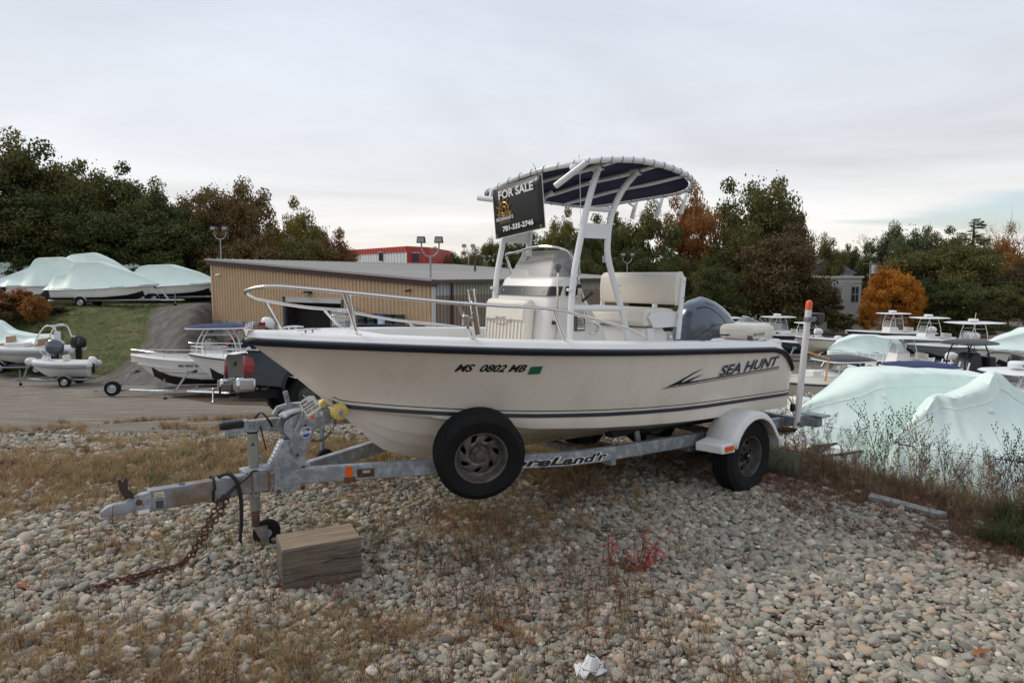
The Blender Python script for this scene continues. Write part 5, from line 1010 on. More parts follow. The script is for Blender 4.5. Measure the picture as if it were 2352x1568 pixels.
for k in range(3): MB().tube(bez([sp(.10+.01*k, .475-.03*k, .016), sp(.18, .50-.03*k, .016), sp(.26, .465-.03*k, .016), sp(.33, .49-.03*k, .016), sp(.38, .47-.03*k, .016)], 16), .004, 4).build('wave_emblem', gold, sg)
for (a, b) in ((.05, .95), (.95, .94), (.94, .05), (.05, .05)):
    MB().lathe([(.008, 0), (.014, 0), (.013, .003), (.009, .003)], sp(a, b, .014), ez, 12).build('grommet', mat('brass_grommet', (.45, .38, .24), .35, .8), sg)
MB().tube([sp(.95, .94, .01), sp(.95, 1.04, .02), sp(.93, 1.12, .03)], .003, 5).build('sign_tie', black, sg); MB().tube([sp(.05, .95, .01), sp(.02, 1.0, .0), sp(-.08, .97, -.03)], .003, 5).build('sign_tie', black, sg)
MB().tube([sp(.95, 1.1, .03), sp(.90, 1.22, .03)], .0025, 4).build('sign_tie', black, sg)
# ------------------------------------------------------------------ boat trailer (same local frame)
tr = thing('boat_trailer', 'galvanised single axle boat trailer with rusty tongue and white fenders under the cream boat', 'boat trailer', BO, BRZ)
def zf(x): return interp(x, [(-.6, .30), (.8, .335), (1.8, .375), (2.61, .415), (3.17, .445), (4.0, .465), (4.6, .468), (5.3, .472), (6.0, .478)])
for s in (1, -1):
    P_ = [(-.45, s*.80, zf(-.45)), (.8, s*.80, zf(.8)), (1.8, s*.80, zf(1.8)), (2.7, s*.79, zf(2.7)), (3.2, s*.66, zf(3.2)), (3.9, s*.40, zf(3.9)), (4.35, s*.21, zf(4.35)), (4.80, s*.022, zf(4.8))]
    mb = MB(); R_ = []
    pts_ = bez(P_, 48)
    if s > 0: RAIL = sorted((p.x, p.y) for p in pts_)
    for p, a, b in frames(pts_):
        h = Vector((0, 0, 1)); t_ = b.cross(a); sd_ = Vector((-(frames(pts_)[0][2]).x*0, 0, 0))
        R_.append(p)
    vs = []
    for i, p in enumerate(R_):
        q = R_[min(i+1, len(R_)-1)]-R_[max(i-1, 0)]; q.z = 0; q.normalize(); nrm = Vector((-q.y, q.x, 0))*.032
        vs.append([p+nrm*a_+Vector((0, 0, b_*.056)) for a_, b_ in ((1, -1), (1, 1), (-1, 1), (-1, -1))])
    mb.grid(vs, closed=True); mb.add(vs[0], [(0, 1, 2, 3)]); mb.add(vs[-1], [(3, 2, 1, 0)]); mb.build('side_rail', galv, tr, bev=.006, smooth=45)
MB().beam((4.66, 0, zf(4.66)-.004), (5.72, 0, zf(5.7)+.002), .082, .135).build('tongue', galvr, tr, bev=.006)
MB().lathe([(0, 0), (.024, 0), (.02, .004), (0, .005)], (5.52, .0, zf(5.5)+.069), (0, 0, 1), 12).build('tongue_slot', blackm, tr)
# coupler
mb = MB(); S_ = []
for x, w, zb_, zt_ in ((5.62, .045, -.055, .062), (5.76, .044, -.055, .052), (5.80, .036, -.05, .03), (5.86, .034, -.05, .012), (5.90, .040, -.05, .018), (5.95, .037, -.05, .008), (5.985, .02, -.05, -.02)):
    z = zf(5.8); S_.append([(x, -w, z+zb_), (x, -w, z+lerp(zb_, zt_, .6)), (x, -w*.6, z+zt_), (x, w*.6, z+zt_), (x, w, z+lerp(zb_, zt_, .6)), (x, w, z+zb_)])
mb.grid(S_, closed=True); mb.add(S_[0], [tuple(range(6))]); mb.add(S_[-1], [tuple(reversed(range(6)))]); mb.build('coupler', galvr, tr, bev=.004, smooth=50)
MB().box((5.92, 0, zf(5.9)-.052), (.15, .11, .008)).build('coupler_lip', galvr, tr, bev=.002)
mb = MB(); mb.prism([(0, 0), (.05, 0), (.075, .06), (.085, .13), (.07, .135), (.055, .10), (.04, .14), (.03, .13), (.03, .06), (.0, .03)], .035, lambda a, b, t_: (5.80+a, -.018+t_, zf(5.8)+.035+b)); mb.build('coupler_latch', mat('dark_rusty_steel', (.06, .045, .035), .7, .4), tr)
MB().box((5.755, .049, zf(5.66)+.0), (.09, .014, .12)).build('coupler_plate', galv, tr, bev=.003)
for (x, z, m_) in ((5.78, .015, rust), (5.745, .012, galv)): MB().lathe([(0, 0), (.02, 0), (.018, .012), (0, .014)], (x, .056, zf(5.6)+z), (0, 1, 0), 8).build('coupler_bolt', m_, tr)
MB().grid([[(x, .0645, zf(5.6)+z) for x in (5.79, 5.725)] for z in (-.06, -.035)]).build('small_label', paper, tr, smooth=0)
MB().grid([[(x, .0435, zf(5.5)+z) for x in (5.69, 5.635)] for z in (-.05, .055)]).build('warning_label', mat('label_cream', (.62, .58, .42), .7), tr, smooth=0)
MB().grid([[(x, .0450, zf(5.5)+z) for x in (5.685, 5.64)] for z in (-.047, .0)]).build('warning_label_block', mat('label_dark', (.05, .06, .07), .7), tr, smooth=0)
for k in range(4): MB().grid([[(x, .0450, zf(5.5)+.008+k*.011+z) for x in (5.685, 5.64+.008*(k % 2))] for z in (0, .0035)]).build('label_line', MATS['label_dark'], tr, smooth=0)
# clamp straps on the tongue
for x in (5.065, 4.95):
    for s in (1, -1):
        MB().box((x, s*.050, zf(x)-.008), (.034, .012, .18)).build('clamp_strap', galvr, tr, bev=.002)
        for z in (.06, 0, -.03, -.06): MB().lathe([(0, 0), (.009, 0), (.008, .006), (0, .007)], (x, s*.055, zf(x)+z-.005), (0, s, 0), 8).build('strap_bolt', rust if z < -.05 else galv, tr)
# jack
J = 5.03; MB().box((J-.04, -.05, zf(J)+.072), (.26, .16, .02)).build('jack_plate', galv, tr, bev=.003)
MB().cyl((J, -.09, .24), (J, -.09, .80), .036, n=16).build('jack_tube', mat('jack_zinc', (.36, .38, .36), .35, .7, nscale=8, namt=.15), tr)
MB().cyl((J, -.09, .795), (J, -.09, .81), .037, n=16).build('jack_cap', blackm, tr); MB().cyl((J, -.09, .10), (J, -.09, .24), .029, n=14).build('jack_inner_tube', mat('rusty_tube', (.13, .075, .045), .7, .3, nscale=8, namt=.35), tr)
MB().tube(bez([(J, -.13, .60), (J-.06, -.16, .60), (J-.10, -.17, .56), (J-.13, -.17, .50)], 12), .009, 6).build('jack_crank', galv, tr); MB().cyl((J-.13, -.15, .505), (J-.13, -.25, .505), .014).build('crank_grip', black, tr)
MB().lathe([(0, 0), (.012, 0), (.01, .006), (0, .007)], (J+.01, -.056, .72), (0, 1, 0), 10).build('jack_pin', rust, tr)
mb = MB()
for s in (1, -1): mb.prism([(-.05, .0), (.045, .0), (-.02, -.14), (-.06, -.13)], .006, lambda a, b, t_: (J-.02+a, -.09+s*.032+t_, .115+b))
mb.box((J-.02, -.09, .115), (.10, .07, .012)); mb.build('caster_fork', galvr, tr)
cw = MB().lathe([(.03, -.022), (.085, -.024), (.098, -.012), (.10, 0), (.098, .012), (.085, .024), (.03, .022)], (J-.075, -.09, .055), (0, 1, 0), 22).build('caster_wheel', rubber, tr); MB().lathe([(0, -.027), (.03, -.027), (.03, .027), (0, .027)], (J-.075, -.09, .055), (0, 1, 0), 12).build('caster_hub', galv, cw)
# winch stand
def plate(nm, poly, y, th, m_=galv, par=None, label=None): return MB().prism(poly, th, lambda a, b, t_: (a, y+t_, b)).build(nm, m_, par or tr, bev=.0025, label=label)
lowp = [(4.955, .372), (4.71, .358), (4.698, .52), (4.70, .64), (4.80, .738), (4.845, .742), (4.955, .542)]
for s in (1, -1): plate('winch_stand_plate', lowp, s*.047-.004, .008)
MB().hexa([(4.957, -.047, .542), (4.957, .047, .542), (4.965, .047, .55), (4.965, -.047, .55)], [(4.846, -.047, .742), (4.846, .047, .742), (4.856, .047, .745), (4.856, -.047, .745)]).build('winch_stand_front', galv, tr)
def fr_(y, t_, o_=.004): return (4.965-.109*t_+o_, y, .548+.197*t_+o_*.5)
MB().grid([[fr_(y, t_) for y in (-.024, .024)] for t_ in (.06, .92)]).build('maker_sticker', mat('sticker_white', (.66, .67, .68), .5), tr, smooth=0)
for k in range(7): MB().grid([[fr_(y, t_, .006) for y in (-.018, .018-.008*(k % 2))] for t_ in (.10+.12*k, .145+.12*k)]).build('sticker_line', mat('sticker_grey', (.25, .26, .28), .6), tr, smooth=0)
uppp = [(4.80, .90), (4.76, .925), (4.513, .925), (4.49, .88), (4.495, .855), (4.53, .835), (4.637, .785), (4.655, .732), (4.705, .648), (4.735, .612), (4.77, .600), (4.792, .615), (4.821, .71), (4.815, .745), (4.84, .79), (4.85, .83), (4.84, .875)]
for s in (1, -1): plate('winch_post_plate', uppp, s*.060-.004, .008)
for s in (1, -1): MB().lathe([(0, -.004), (.084, -.004), (.084, .004), (0, .004)], (4.775, s*.066, .828), (0, 1, 0), 28).build('winch_side_disc', galv, tr)
MB().cyl((4.775, -.055, .828), (4.775, .055, .828), .03).build('winch_drum', mat('strap_yellow_grey', (.20, .19, .13), .8), tr)
mb = MB(); mb.grid([[(x, y, z) for y in (-.07, .07)] for x, z in ((4.855, .905), (4.82, .925), (4.76, .938), (4.66, .940))]); o = mb.build('winch_cover', galv, tr); o.modifiers.new('t', 'SOLIDIFY').thickness = .006
MB().tube([(4.79, .07, .81), (4.79, .095, .81), (4.765, .10, .86), (4.745, .105, .905)], .009, 6).build('winch_handle', galv, tr); MB().tube([(4.745, .10, .905), (4.70, .06, .99)], .007, 6).build('winch_handle_bar', galv, tr); MB().cyl((4.69, .06, 1.012), (4.61, .03, .998), .022, n=14).build('winch_grip', mat('grip_grey', (.09, .09, .09), .6), tr)
MB().lathe([(0, 0), (.041, 0), (.041, .002), (0, .002)], (4.705, .067, .782), (0, 1, 0), 28).build('round_sticker', mat('blue_sticker', (.015, .07, .28), .4), tr)
MB().lathe([(.037, 0), (.041, 0), (.041, .001), (.037, .001)], (4.705, .0695, .782), (0, 1, 0), 28).build('sticker_ring', signw, tr); MB().grid([[(x, .0702, z) for x in (4.742, 4.668)] for z in (.772, .792)]).build('sticker_band', signw, tr, smooth=0)
text_obj('sticker_lettering', "SHORELAND'R", .014, lambda a, b: (4.737-a, .0712, .777+b), MATS['blue_sticker'], tr, width=.064)
MB().grid([[(x, .0665, z+.10*(4.79-x)) for x in (4.785, 4.575)] for z in (.868, .900)]).build('profile_label', MATS['sticker_white'], tr, smooth=0)
text_obj('profile_lettering', 'PROFILE', .032, lambda a, b: (4.755-a, .0680, .876+b+.10*(.03+a)), MATS['sticker_grey'], tr, shear=.3, bold=.0007, width=.16)
for (x, z, m_, r_) in ((4.809, .711, galv, .013), (4.770, .627, rust, .014), (4.745, .649, galv, .011), (4.725, .527, rust, .014), (4.906, .384, rust, .017), (4.735, .378, rust, .018), (4.706, .834, rust, .011), (4.60, .90, galv, .008), (4.53, .865, galv, .007), (4.935, .53, galv, .010)):
    MB().lathe([(0, 0), (r_, 0), (r_*.9, .009), (0, .01)], (x, .064 if z > .6 else .051, z), (0, 1, 0), 7).build('plate_bolt', m_, tr)
MB().cyl((4.473, -.17, .912), (4.473, .18, .912), .012).build('roller_axle', galv, tr)
for y in (.125, -.125):
    rlr = MB().lathe([(.02, -.035), (.050, -.035), (.062, -.02), (.062, .015), (.052, .03), (.02, .034)], (4.473, y, .912), (0, 1, 0), 28).build('bow_roller', yroll, tr, smooth=50)
    for k in range(12):
        a = k*PI/6; MB().beam((4.473+.026*math.cos(a), y+.034, .912+.026*math.sin(a)), (4.473+.054*math.cos(a), y+.030, .912+.054*math.sin(a)), .004, .004, (0, 1, 0)).build('roller_rib', yroll, rlr)
    MB().lathe([(.014, 0), (.026, 0), (.024, .010), (.014, .012)], (4.473, y+.034, .912), (0, 1, 0), 14).build('roller_bush', mat('bush_plastic', (.42, .40, .36), .5), rlr); MB().lathe([(0, 0), (.016, 0), (.014, .014), (0, .014)], (4.473, y+.036, .912), (0, 1, 0), 6).build('roller_nut', rust, rlr)
# winch strap chain from the bow eye back to the stand
def links(nm, path, step, par, m_, lw=.010, r=.0032, long=.62):
    P_ = [Vector(p) for p in path]; L_ = [0]
    for i in range(1, len(P_)): L_.append(L_[-1]+(P_[i]-P_[i-1]).length)
    def atl(s):
        for i in range(1, len(P_)):
            if s <= L_[i]: return P_[i-1].lerp(P_[i], (s-L_[i-1])/max(1e-6, L_[i]-L_[i-1]))
        return P_[-1]
    base = MB().tube([(math.cos(a)*step*long*(1), math.sin(a)*lw, 0) for a in np.linspace(0, 2*PI, 13)[:-1]], r, 5, closed=True).mesh(nm, m_, smooth=60); k = 0; s = 0
    while s < L_[-1]:
        p = atl(s); q = atl(min(s+step, L_[-1])); d = (q-p)
        if d.length < 1e-4: break
        e_ = d.to_track_quat('X', 'Z').to_euler(); o = pobj(nm, base, par, tuple(p.lerp(q, .5)), (0, 0, 0)); o.rotation_euler = (Matrix(e_.to_matrix()) @ Matrix.Rotation((PI/2 if k % 2 else 0)+random.uniform(-.3, .3), 3, 'X')).to_euler(); k += 1; s += step
bc = thing('bow_chain', 'short dark chain sagging from the yellow bow roller to the winch stand', 'chain', BO, BRZ); links('chain_link', bez([(4.45, 0, .86), (4.45, -.02, .78), (4.50, -.03, .71), (4.57, -.03, .68), (4.64, -.02, .70)], 20), .022, bc, mat('dark_chain', (.07, .055, .045), .7, .5), .009, .0032)
# reflectors, cut-out, lettering
MB().box((4.445, 0.208, .480), (.045, .008, .08), rot=(0, 0, -.40)).build('side_reflector', amber, tr)
MB().box((4.335, 0.254, .462), (.125, .012, .062), rot=(0, 0, -.40)).build('rusty_pocket', rust, tr, bev=.012); MB().box((4.335, 0.263, .474), (.055, .012, .02), rot=(0, 0, -.40)).build('axle_tag', galv, tr)
MB().box((4.44, 0.208, .420), (.08, .02, .035), rot=(0, 0, -.40)).build('rusty_bracket', rust, tr)
wh, bl = signw, blk
def railtxt(x0, off): return lambda a, b: (x0-a, interp(x0-a, RAIL)+.0365+off, zf(x0-a)-.036+b)
text_obj('rail_lettering_outline', "ShoreLand'r", .088, railtxt(3.53, 0), wh, tr, shear=.3, bold=.0075, width=1.13); text_obj('rail_lettering', "ShoreLand'r", .088, railtxt(3.52, .0015), bl, tr, shear=.3, bold=.0035, width=1.10)
# cross members, bunks, keel rollers, axle, springs
for x in (-.30, .45, 1.25, 2.3, 3.3): MB().beam((x, -.9 if x < 0 else -.8 if x < 3 else -.6, zf(x)-.08), (x, .9 if x < 0 else .8 if x < 3 else .6, zf(x)-.08), .06, .07).build('cross_member', galv, tr, bev=.004)
for s in (1, -1):
    MB().beam((-.1, s*.62, .42), (2.1, s*.55, .475), .09, .045).build('bunk', carpet, tr, bev=.01); MB().beam((1.75, s*.62, .24), (1.85, s*.64, .52), .05, .025, (0, 1, 0)).build('bunk_bracket', galv, tr)
    MB().box((1.95, s*.66, .535), (.55, .10, .06), rot=(0, .06, 0)).build('bunk_pad', carpet, tr, bev=.01)
    MB().beam((.3, s*.80, .20), (1.4, s*.80, .20), .05, .03).build('leaf_spring', blackm, tr)
MB().cyl((.85, -.98, .20), (.85, .98, .20), .035).build('axle', blackm, tr)
for y in (.1, -.1, .45): MB().lathe([(.015, -.06), (.05, -.055), (.05, .055), (.015, .06)], (-.30, y, .33), (0, 1, 0), 14).build('keel_roller', mat('dirty_yellow_roller', (.35, .26, .04), .6), tr)
# wheels
def wheel(nm, par, c, axis_, R, W, rimR, rimm, n_=40, slots=7, hub=True):
    w = thing(nm, None, None, c); w.parent = par; ax = Vector(axis_).normalized(); w.rotation_euler = ax.to_track_quat('Y', 'Z').to_euler()
    pr = [(rimR, -W*.42), (rimR+.03, -W*.50), (R*.86, -W*.54), (R*.95, -W*.47), (R*.985, -W*.42)]
    for k in range(5):
        a = -W*.36+k*W*.18; pr += [(R, a-W*.07), (R, a+W*.055), (R-.009, a+W*.06), (R-.009, a+W*.10)]
    pr = pr[:-2]+[(R*.985, W*.42), (R*.95, W*.47), (R*.86, W*.54), (rimR+.03, W*.50), (rimR, W*.42)]
    MB().lathe(pr, n=n_, axis=(0, 1, 0)).build('tyre', rubber, w, smooth=30)
    rp_ = [(rimR+.004, W*.43), (rimR+.006, W*.46), (rimR-.004, W*.45), (rimR-.012, W*.38), (rimR-.018, W*.10), (rimR-.035, W*.02)]
    MB().lathe(rp_, n=n_, axis=(0, 1, 0)).build('rim', rimm, w, smooth=40)
    # disc with directional slots: built as wedges round the hub leaving openings
    mb = MB(); r0, r1, r2, r3 = rimR*.36, rimR*.56, rimR*.78, rimR-.03; yb = W*.03; n2 = slots*8; k_ = lambda r: W*.10 if r < r1+.001 else (W*.06 if r < r2+.001 else yb)
    def q(r, i): a = 2*PI*i/n2+(r-r1)*6; return (r*math.cos(a), k_(r), r*math.sin(a))
    for i in range(n2):
        for a, b in ((r0, r1), (r1, r2), (r2, r3)):
            if a == r1 and (i % 8) in (0, 1, 2): continue
            mb.add([q(a, i), q(a, i+1), q(b, i+1), q(b, i)], [(0, 1, 2, 3)])
    d = mb.build('wheel_disc', rimm, w, smooth=40); sd2 = d.modifiers.new('t', 'SOLIDIFY'); sd2.thickness = .006
    MB().lathe([(r0, W*.10), (r0*.96, W*.13), (r0*.55, W*.14), (r0*.5, W*.22), (0, W*.23)], n=20, axis=(0, 1, 0)).build('hub', rimm if not hub else mat('grimy_hub', (.09, .08, .07), .5, .6, nscale=20, namt=.4), w, smooth=35)
    MB().lathe([(0, -W*.3), (rimR-.02, -W*.3)], n=20, axis=(0, 1, 0)).build('wheel_back', blackm, w)
    for k in range(5): a = k*2*PI/5+.3; MB().lathe([(0, 0), (.011, 0), (.009, .018), (0, .02)], (r0*.78*math.cos(a), W*.135, r0*.78*math.sin(a)), (0, 1, 0), 6).build('lug_nut', blackm if hub else rust, w)
    return w
wheel('road_wheel', tr, (.847, 1.08, .20), (0, 1, 0), .345, .205, .188, darkrim); wheel('road_wheel', tr, (.847, -1.08, .20), (0, -1, 0), .345, .205, .188, darkrim)
MB().lathe([(0, 0), (.028, 0), (.03, .05), (.024, .065), (0, .066)], (.847, 1.10, .20), (0, 1, 0), 16).build('bearing_cap', blackm, tr); MB().lathe([(.012, 0), (.02, 0), (.018, .003), (.012, .003)], (.847, 1.168, .20), (0, 1, 0), 12).build('bearing_ring', chrome, tr)
# spare: axis in world (sin20,-cos20) tilted down; convert to local
wd = Vector((math.sin(math.radians(15)), -math.cos(math.radians(15)), -.17)); Ri = Matrix.Rotation(-BRZ, 3, 'Z'); la = Ri @ wd
spw = wheel('spare_wheel', tr, (3.61, .66, .575), la, .337, .205, .195, steelrim, hub=False)
MB().beam((3.61, .45, .575), (3.61, .60, .575), .05, .05).build('spare_bracket', galv, tr); MB().beam((3.61, .48, .46), (3.61, .48, .60), .05, .03, (0, 1, 0)).build('spare_bracket', galv, tr)
# fenders
def fender(s, label):
    f = []; yi, yo = .93, 1.235; cx, cz = .835, .235; R = .405
    A = [(cx+.76, .355), (cx+.76, .425), (cx+.52, .445), (cx+.44, .50)]
    A = [(cx+.385, .35)]+[(cx+R*math.cos(a), cz+R*.99*math.sin(a)+(.0)) for a in np.radians(np.linspace(28, 150, 13))]+[(cx-.42, .34), (cx-.44, .24)]
    mb = MB(); rows = []
    for (x, z) in A:
        d = Vector((x-cx, 0, z-cz)).normalized(); 
        rows.append([(x, s*yi, z), (x, s*(yo-.06), z), (x-d.x*.004, s*(yo-.025), z-d.z*.004), (x-d.x*.02, s*(yo-.005), z-d.z*.02), (x-d.x*.055, s*(yo-.003), z-d.z*.055), (x-d.x*.058, s*(yo+.008), z-d.z*.058), (x-d.x*.07, s*(yo+.008), z-d.z*.07)])
    mb.grid(rows); fd = mb.build('fender', fendw, tr, smooth=50, label=label); sd2 = fd.modifiers.new('t', 'SOLIDIFY'); sd2.thickness = .006
    mb = MB(); x0, x1 = cx+.34, cx+.58
    mb.hexa([(x0, s*yi, .305), (x1, s*(yi+.04), .31), (x1-.06, s*(yo-.01), .31), (x0, s*(yo-.0), .305)], [(x0, s*yi, .40), (x1, s*(yi+.04), .39), (x1-.06, s*(yo-.02), .39), (x0, s*(yo-.02), .40)]); mb.build('fender_step', fendw, tr, bev=.012)
    MB().box((cx+.43, s*(yo-.003), .352), (.115, .012, .045)).build('fender_reflector', amber, tr, bev=.002)
    MB().hexa([(cx-.42, s*yi, .24), (cx-.48, s*yi, .24), (cx-.48, s*yo, .24), (cx-.42, s*yo, .24)], [(cx-.41, s*yi, .33), (cx-.47, s*yi, .33), (cx-.47, s*yo, .33), (cx-.41, s*yo, .33)]).build('fender_heel', fendw, tr, bev=.01)
fender(1, 'white plastic fender nearest the viewer'); fender(-1, None)
# tail cross beam with guide posts
MB().beam((-.36, -1.02, .335), (-.36, 1.02, .335), .075, .10).build('tail_beam', galv, tr, bev=.005); 
for s in (1, -1):
    MB().beam((-.36, s*1.0, .36), (-.36, s*1.20, .365), .10, .09).build('light_bracket', galv, tr, bev=.003); MB().box((-.42, s*1.12, .43), (.16, .26, .015)).build('light_bracket_lid', galv, tr)
    MB().cyl((-.30, s*.985, .28), (-.36, s*1.035, 1.56), .033, n=20).build('guide_post', mat('pvc_white', (.74, .73, .71), .4, nscale=3, namt=.05), tr); MB().lathe([(.034, -.03), (.034, .035), (.028, .058), (.014, .070), (0, .074)], (-.36, s*1.035, 1.57), (-.04, .04, 1), 16).build('post_cap', orangep, tr)
    MB().tube([(-.30, s*.985, .30), (-.30, s*.96, .255), (-.28, s*.85, .24), (-.26, s*.7, .24)], .028, 10).build('post_bracket', rust if s > 0 else galv, tr)
MB().lathe([(0, 0), (.014, 0), (.012, .01), (0, .011)], (-.29, 1.018, .335), (.2, 1, 0), 8).build('post_bolt', chrome, tr); MB().lathe([(0, 0), (.025, 0), (0, .001)], (-.29, 1.017, .33), (.2, 1, 0), 10).build('rust_stain', rust, tr)
MB().box((-.41, 1.06, 1.44), (.24, .012, .05)).build('light_arm', galv, tr, bev=.003); MB().lathe([(.0345, -.025), (.038, -.025), (.038, .025), (.0345, .025)], (-.355, 1.03, 1.44), (0, 0, 1), 16).build('post_clamp', galv, tr)
for x in (-.33, -.40, -.46): MB().lathe([(0, 0), (.010, 0), (.008, .008), (0, .009)], (x, 1.067, 1.44), (0, 1, 0), 7).build('arm_bolt', galv, tr)
MB().box((-.53, 1.02, 1.44), (.12, .13, .12)).build('tail_lamp_housing', black, tr, bev=.01); MB().box((-.60, 1.02, 1.445), (.02, .12, .10)).build('tail_lamp_lens', redl, tr, bev=.005); MB().tube(bez([(-.36, 1.03, 1.38), (-.40, 1.06, 1.35), (-.47, 1.05, 1.36), (-.50, 1.03, 1.40)], 12), .003, 4).build('lamp_wire', black, tr)
MB().grid([[(x, .995+(.0), z) for x in (-.325, -.365)] for z in (.30, .37)]).build('blue_label', mat('blue_label_print', (.02, .09, .30), .6), tr, smooth=0); MB().box((-.36, 1.205, .365), (.09, .01, .08)).build('end_plate', galv, tr)
st_ = thing('tie_down_strap', 'yellow and black tie down strap hanging at the stern of the cream boat', 'strap', BO, BRZ); MB().tube(bez([(-.19, .92, .64), (-.25, .95, .55), (-.28, .95, .45), (-.33, .95, .38)], 12), .014, 6, flat=.3).build('webbing', mat('yellow_strap', (.33, .26, .03), .8), st_); MB().box((-.26, .955, .50), (.05, .03, .08)).build('ratchet', blackm, st_)
# ------------------------------------------------------------------ loose things round the trailer
# chain hanging from the tongue and lying on the stones
ch = thing('safety_chain', 'rusty safety chain hanging from the tongue and trailing on the stones', 'chain', (0, 0, 0)); 
def L(x, y, z): return BO+Matrix.Rotation(BRZ, 3, 'Z') @ Vector((x, y, z))
def gz(u, v, z): 
    p = gnd(u, v, 0); p = gnd(u, v, hz(p.x, p.y)+z); return p
c0 = L(5.28, .045, .43); g1 = gz(437, 1272, .05); g2 = gz(405, 1300, .035); g3 = gz(330, 1318, .035); g4 = gz(262, 1335, .035); g5 = gz(228, 1352, .035)
rustc = mat('rusty_chain', (.10, .040, .024), .85, nscale=18, namt=.5, bump=.4, bscale=60)
links('chain_link', bez([c0, c0.lerp(g1, .35)+Vector((0, 0, .0)), c0.lerp(g1, .75)+Vector((.005, 0, -.0)), g1, g2, g3, g4, g5], 90), .034, ch, rustc, .0165, .0056)
c1 = L(5.23, .03, .42); links('chain_link', bez([c1, c1.lerp(g1, .4)+Vector((.015, 0, .0)), g1+Vector((.02, .02, 0)), g2+Vector((.02, .03, 0)), g3+Vector((.03, .03, 0)), gz(290, 1332, .035), gz(312, 1342, .035)], 90), .034, ch, rustc, .0165, .0056)
MB().tube(bez([g5+Vector((.06, .03, .01)), g5+Vector((.0, .05, .01)), g5+Vector((-.04, 0, .01)), g5+Vector((.0, -.03, .01)), g5+Vector((.04, -.02, .01))], 20), .006, 6).build('chain_hook', rustc, ch)
# black bungee wrapped round the tongue
bg_ = thing('black_rubber_cord', 'black rubber cord wrapped twice round the tongue with one end hanging', 'cord', BO, BRZ)
def loopy(x, dx, r): return [(x+dx*k/12, math.cos(2*PI*k/12)*.058*r, .478+math.sin(2*PI*k/12)*.088*r) for k in range(13)]
MB().tube(bez(loopy(5.33, .01, 1.)[0:], 26), .009, 7).build('cord_loop', black, bg_); MB().tube(bez([(5.34, .05, .40), (5.30, .06, .40), (5.22, .058, .46), (5.12, .055, .53), (5.08, .04, .555), (5.04, .03, .55)], 20), .010, 7).build('cord_loop', black, bg_)
MB().tube(bez([(5.29, .0, .55), (5.25, .055, .575), (5.20, .075, .53), (5.175, .075, .42), (5.17, .07, .30), (5.175, .07, .20), (5.18, .07, .16)], 28), [.013]*14+[.014]*8+[.012]*4+[.007]*3 if False else .013, 8).build('hanging_end', black, bg_); MB().tube([(5.18, .07, .165), (5.185, .068, .10), (5.175, .07, .075)], [.010, .012, .004], 6).build('cord_tail', black, bg_)
MB().tube(bez([(5.92, .06, .50), (5.93, .065, .40), (5.90, .065, .33), (5.86, .06, .27)], 12), .0018, 4).build('thin_wire', black, bg_)
# paper tag
tg = thing('paper_tag', 'white paper tag with handwriting tied to the winch handle', 'tag', BO, BRZ)
T0 = Vector((4.725, .13, .985)); tx = Vector((-.72, .12, .42)).normalized(); ty = Vector((.40, .02, .80)); ty = (ty-tx*ty.dot(tx)).normalized()
def tgp(a, b, t_=0): return T0+tx*a+ty*b+tx.cross(ty)*-t_
tgw, tgh = .115, .13
T0 = T0-tx*.03-ty*.08
MB().prism([(0, 0), (tgw, 0), (tgw, tgh*.85), (tgw*.75, tgh), (tgw*.25, tgh), (0, tgh*.85)], .001, lambda a, b, t_: tgp(a, b, t_)).build('tag_card', paper, tg)
ink = mat('ink', (.015, .015, .02), .8); sg_ = -1 if (tx.cross(ty)).dot(Vector((0, 1, 0))) > 0 else 1
for k, tx_ in enumerate(('MARK', 'Buchholz', 'BACKHOE', 'BOAT CHECK')):
    text_obj('handwriting', tx_, .024, lambda a, b: tgp(.010+a, .100-k*.026+b, sg_*.003), ink, tg, shear=.2, bold=.0004, width=[.05, .085, .08, .095][k])
MB().tube([tgp(tgw/2, tgh, 0), tgp(tgw/2, tgh+.03, 0), (4.65, .05, 1.0)], .0015, 4).build('tag_string', paper, tg); MB().box(tuple(tgp(.03, -.02, 0)), (.02, .004, .03), rot=(0, .5, 0)).build('small_orange_label', amber, tg)
# timber block, plank, log
bb = [gnd(650, 1362, -.022), gnd(832, 1327, -.022)]; d = (bb[1]-bb[0]); bl_ = d.length; ang = math.atan2(d.y, d.x); blk_ = thing('timber_block', 'weathered square timber block beside the jack wheel', 'timber', (bb[0].x, bb[0].y, -.045), ang)
MB().box((bl_/2, .145, .145), (bl_, .285, .285)).build('block_body', oldwood, blk_, bev=.008); MB().box((bl_/2, .145, .289), (bl_-.01, .275, .006)).build('block_top', oldwoodt, blk_, bev=.002)
for (z, l0, l1, dz) in ((.08, .02, .99, .012), (.17, .5, 1., .008)):
    MB().tube([(lerp(l0, l1, t_)*bl_, -.0005, z+dz*math.sin(t_*5)+.01*t_) for t_ in np.linspace(0, 1, 9)], .003, 4).build('timber_crack', blackm, blk_)
MB().lathe([(0, 0), (.018, 0), (0, .002)], (bl_*.9, -.002, .20), (0, -1, 0), 14).build('knot', mat('knot_brown', (.10, .06, .04), .8), blk_)
a, b = gnd(1992, 1134, -.12), gnd(2155, 1176, -.12); d = b-a; pk = thing('plank', 'weathered grey plank lying on the stones near the right edge', 'plank', (a.x, a.y, hz(a.x, a.y)+.01), math.atan2(d.y, d.x)); MB().hexa([(0, 0, 0), (d.length, .02, 0), (d.length+.03, .13, 0), (-.02, .12, 0)], [(0.01, 0, .06), (d.length, .02, .055), (d.length+.02, .13, .055), (-.03, .12, .06)]).build('plank_body', greyplank, pk, bev=.006)
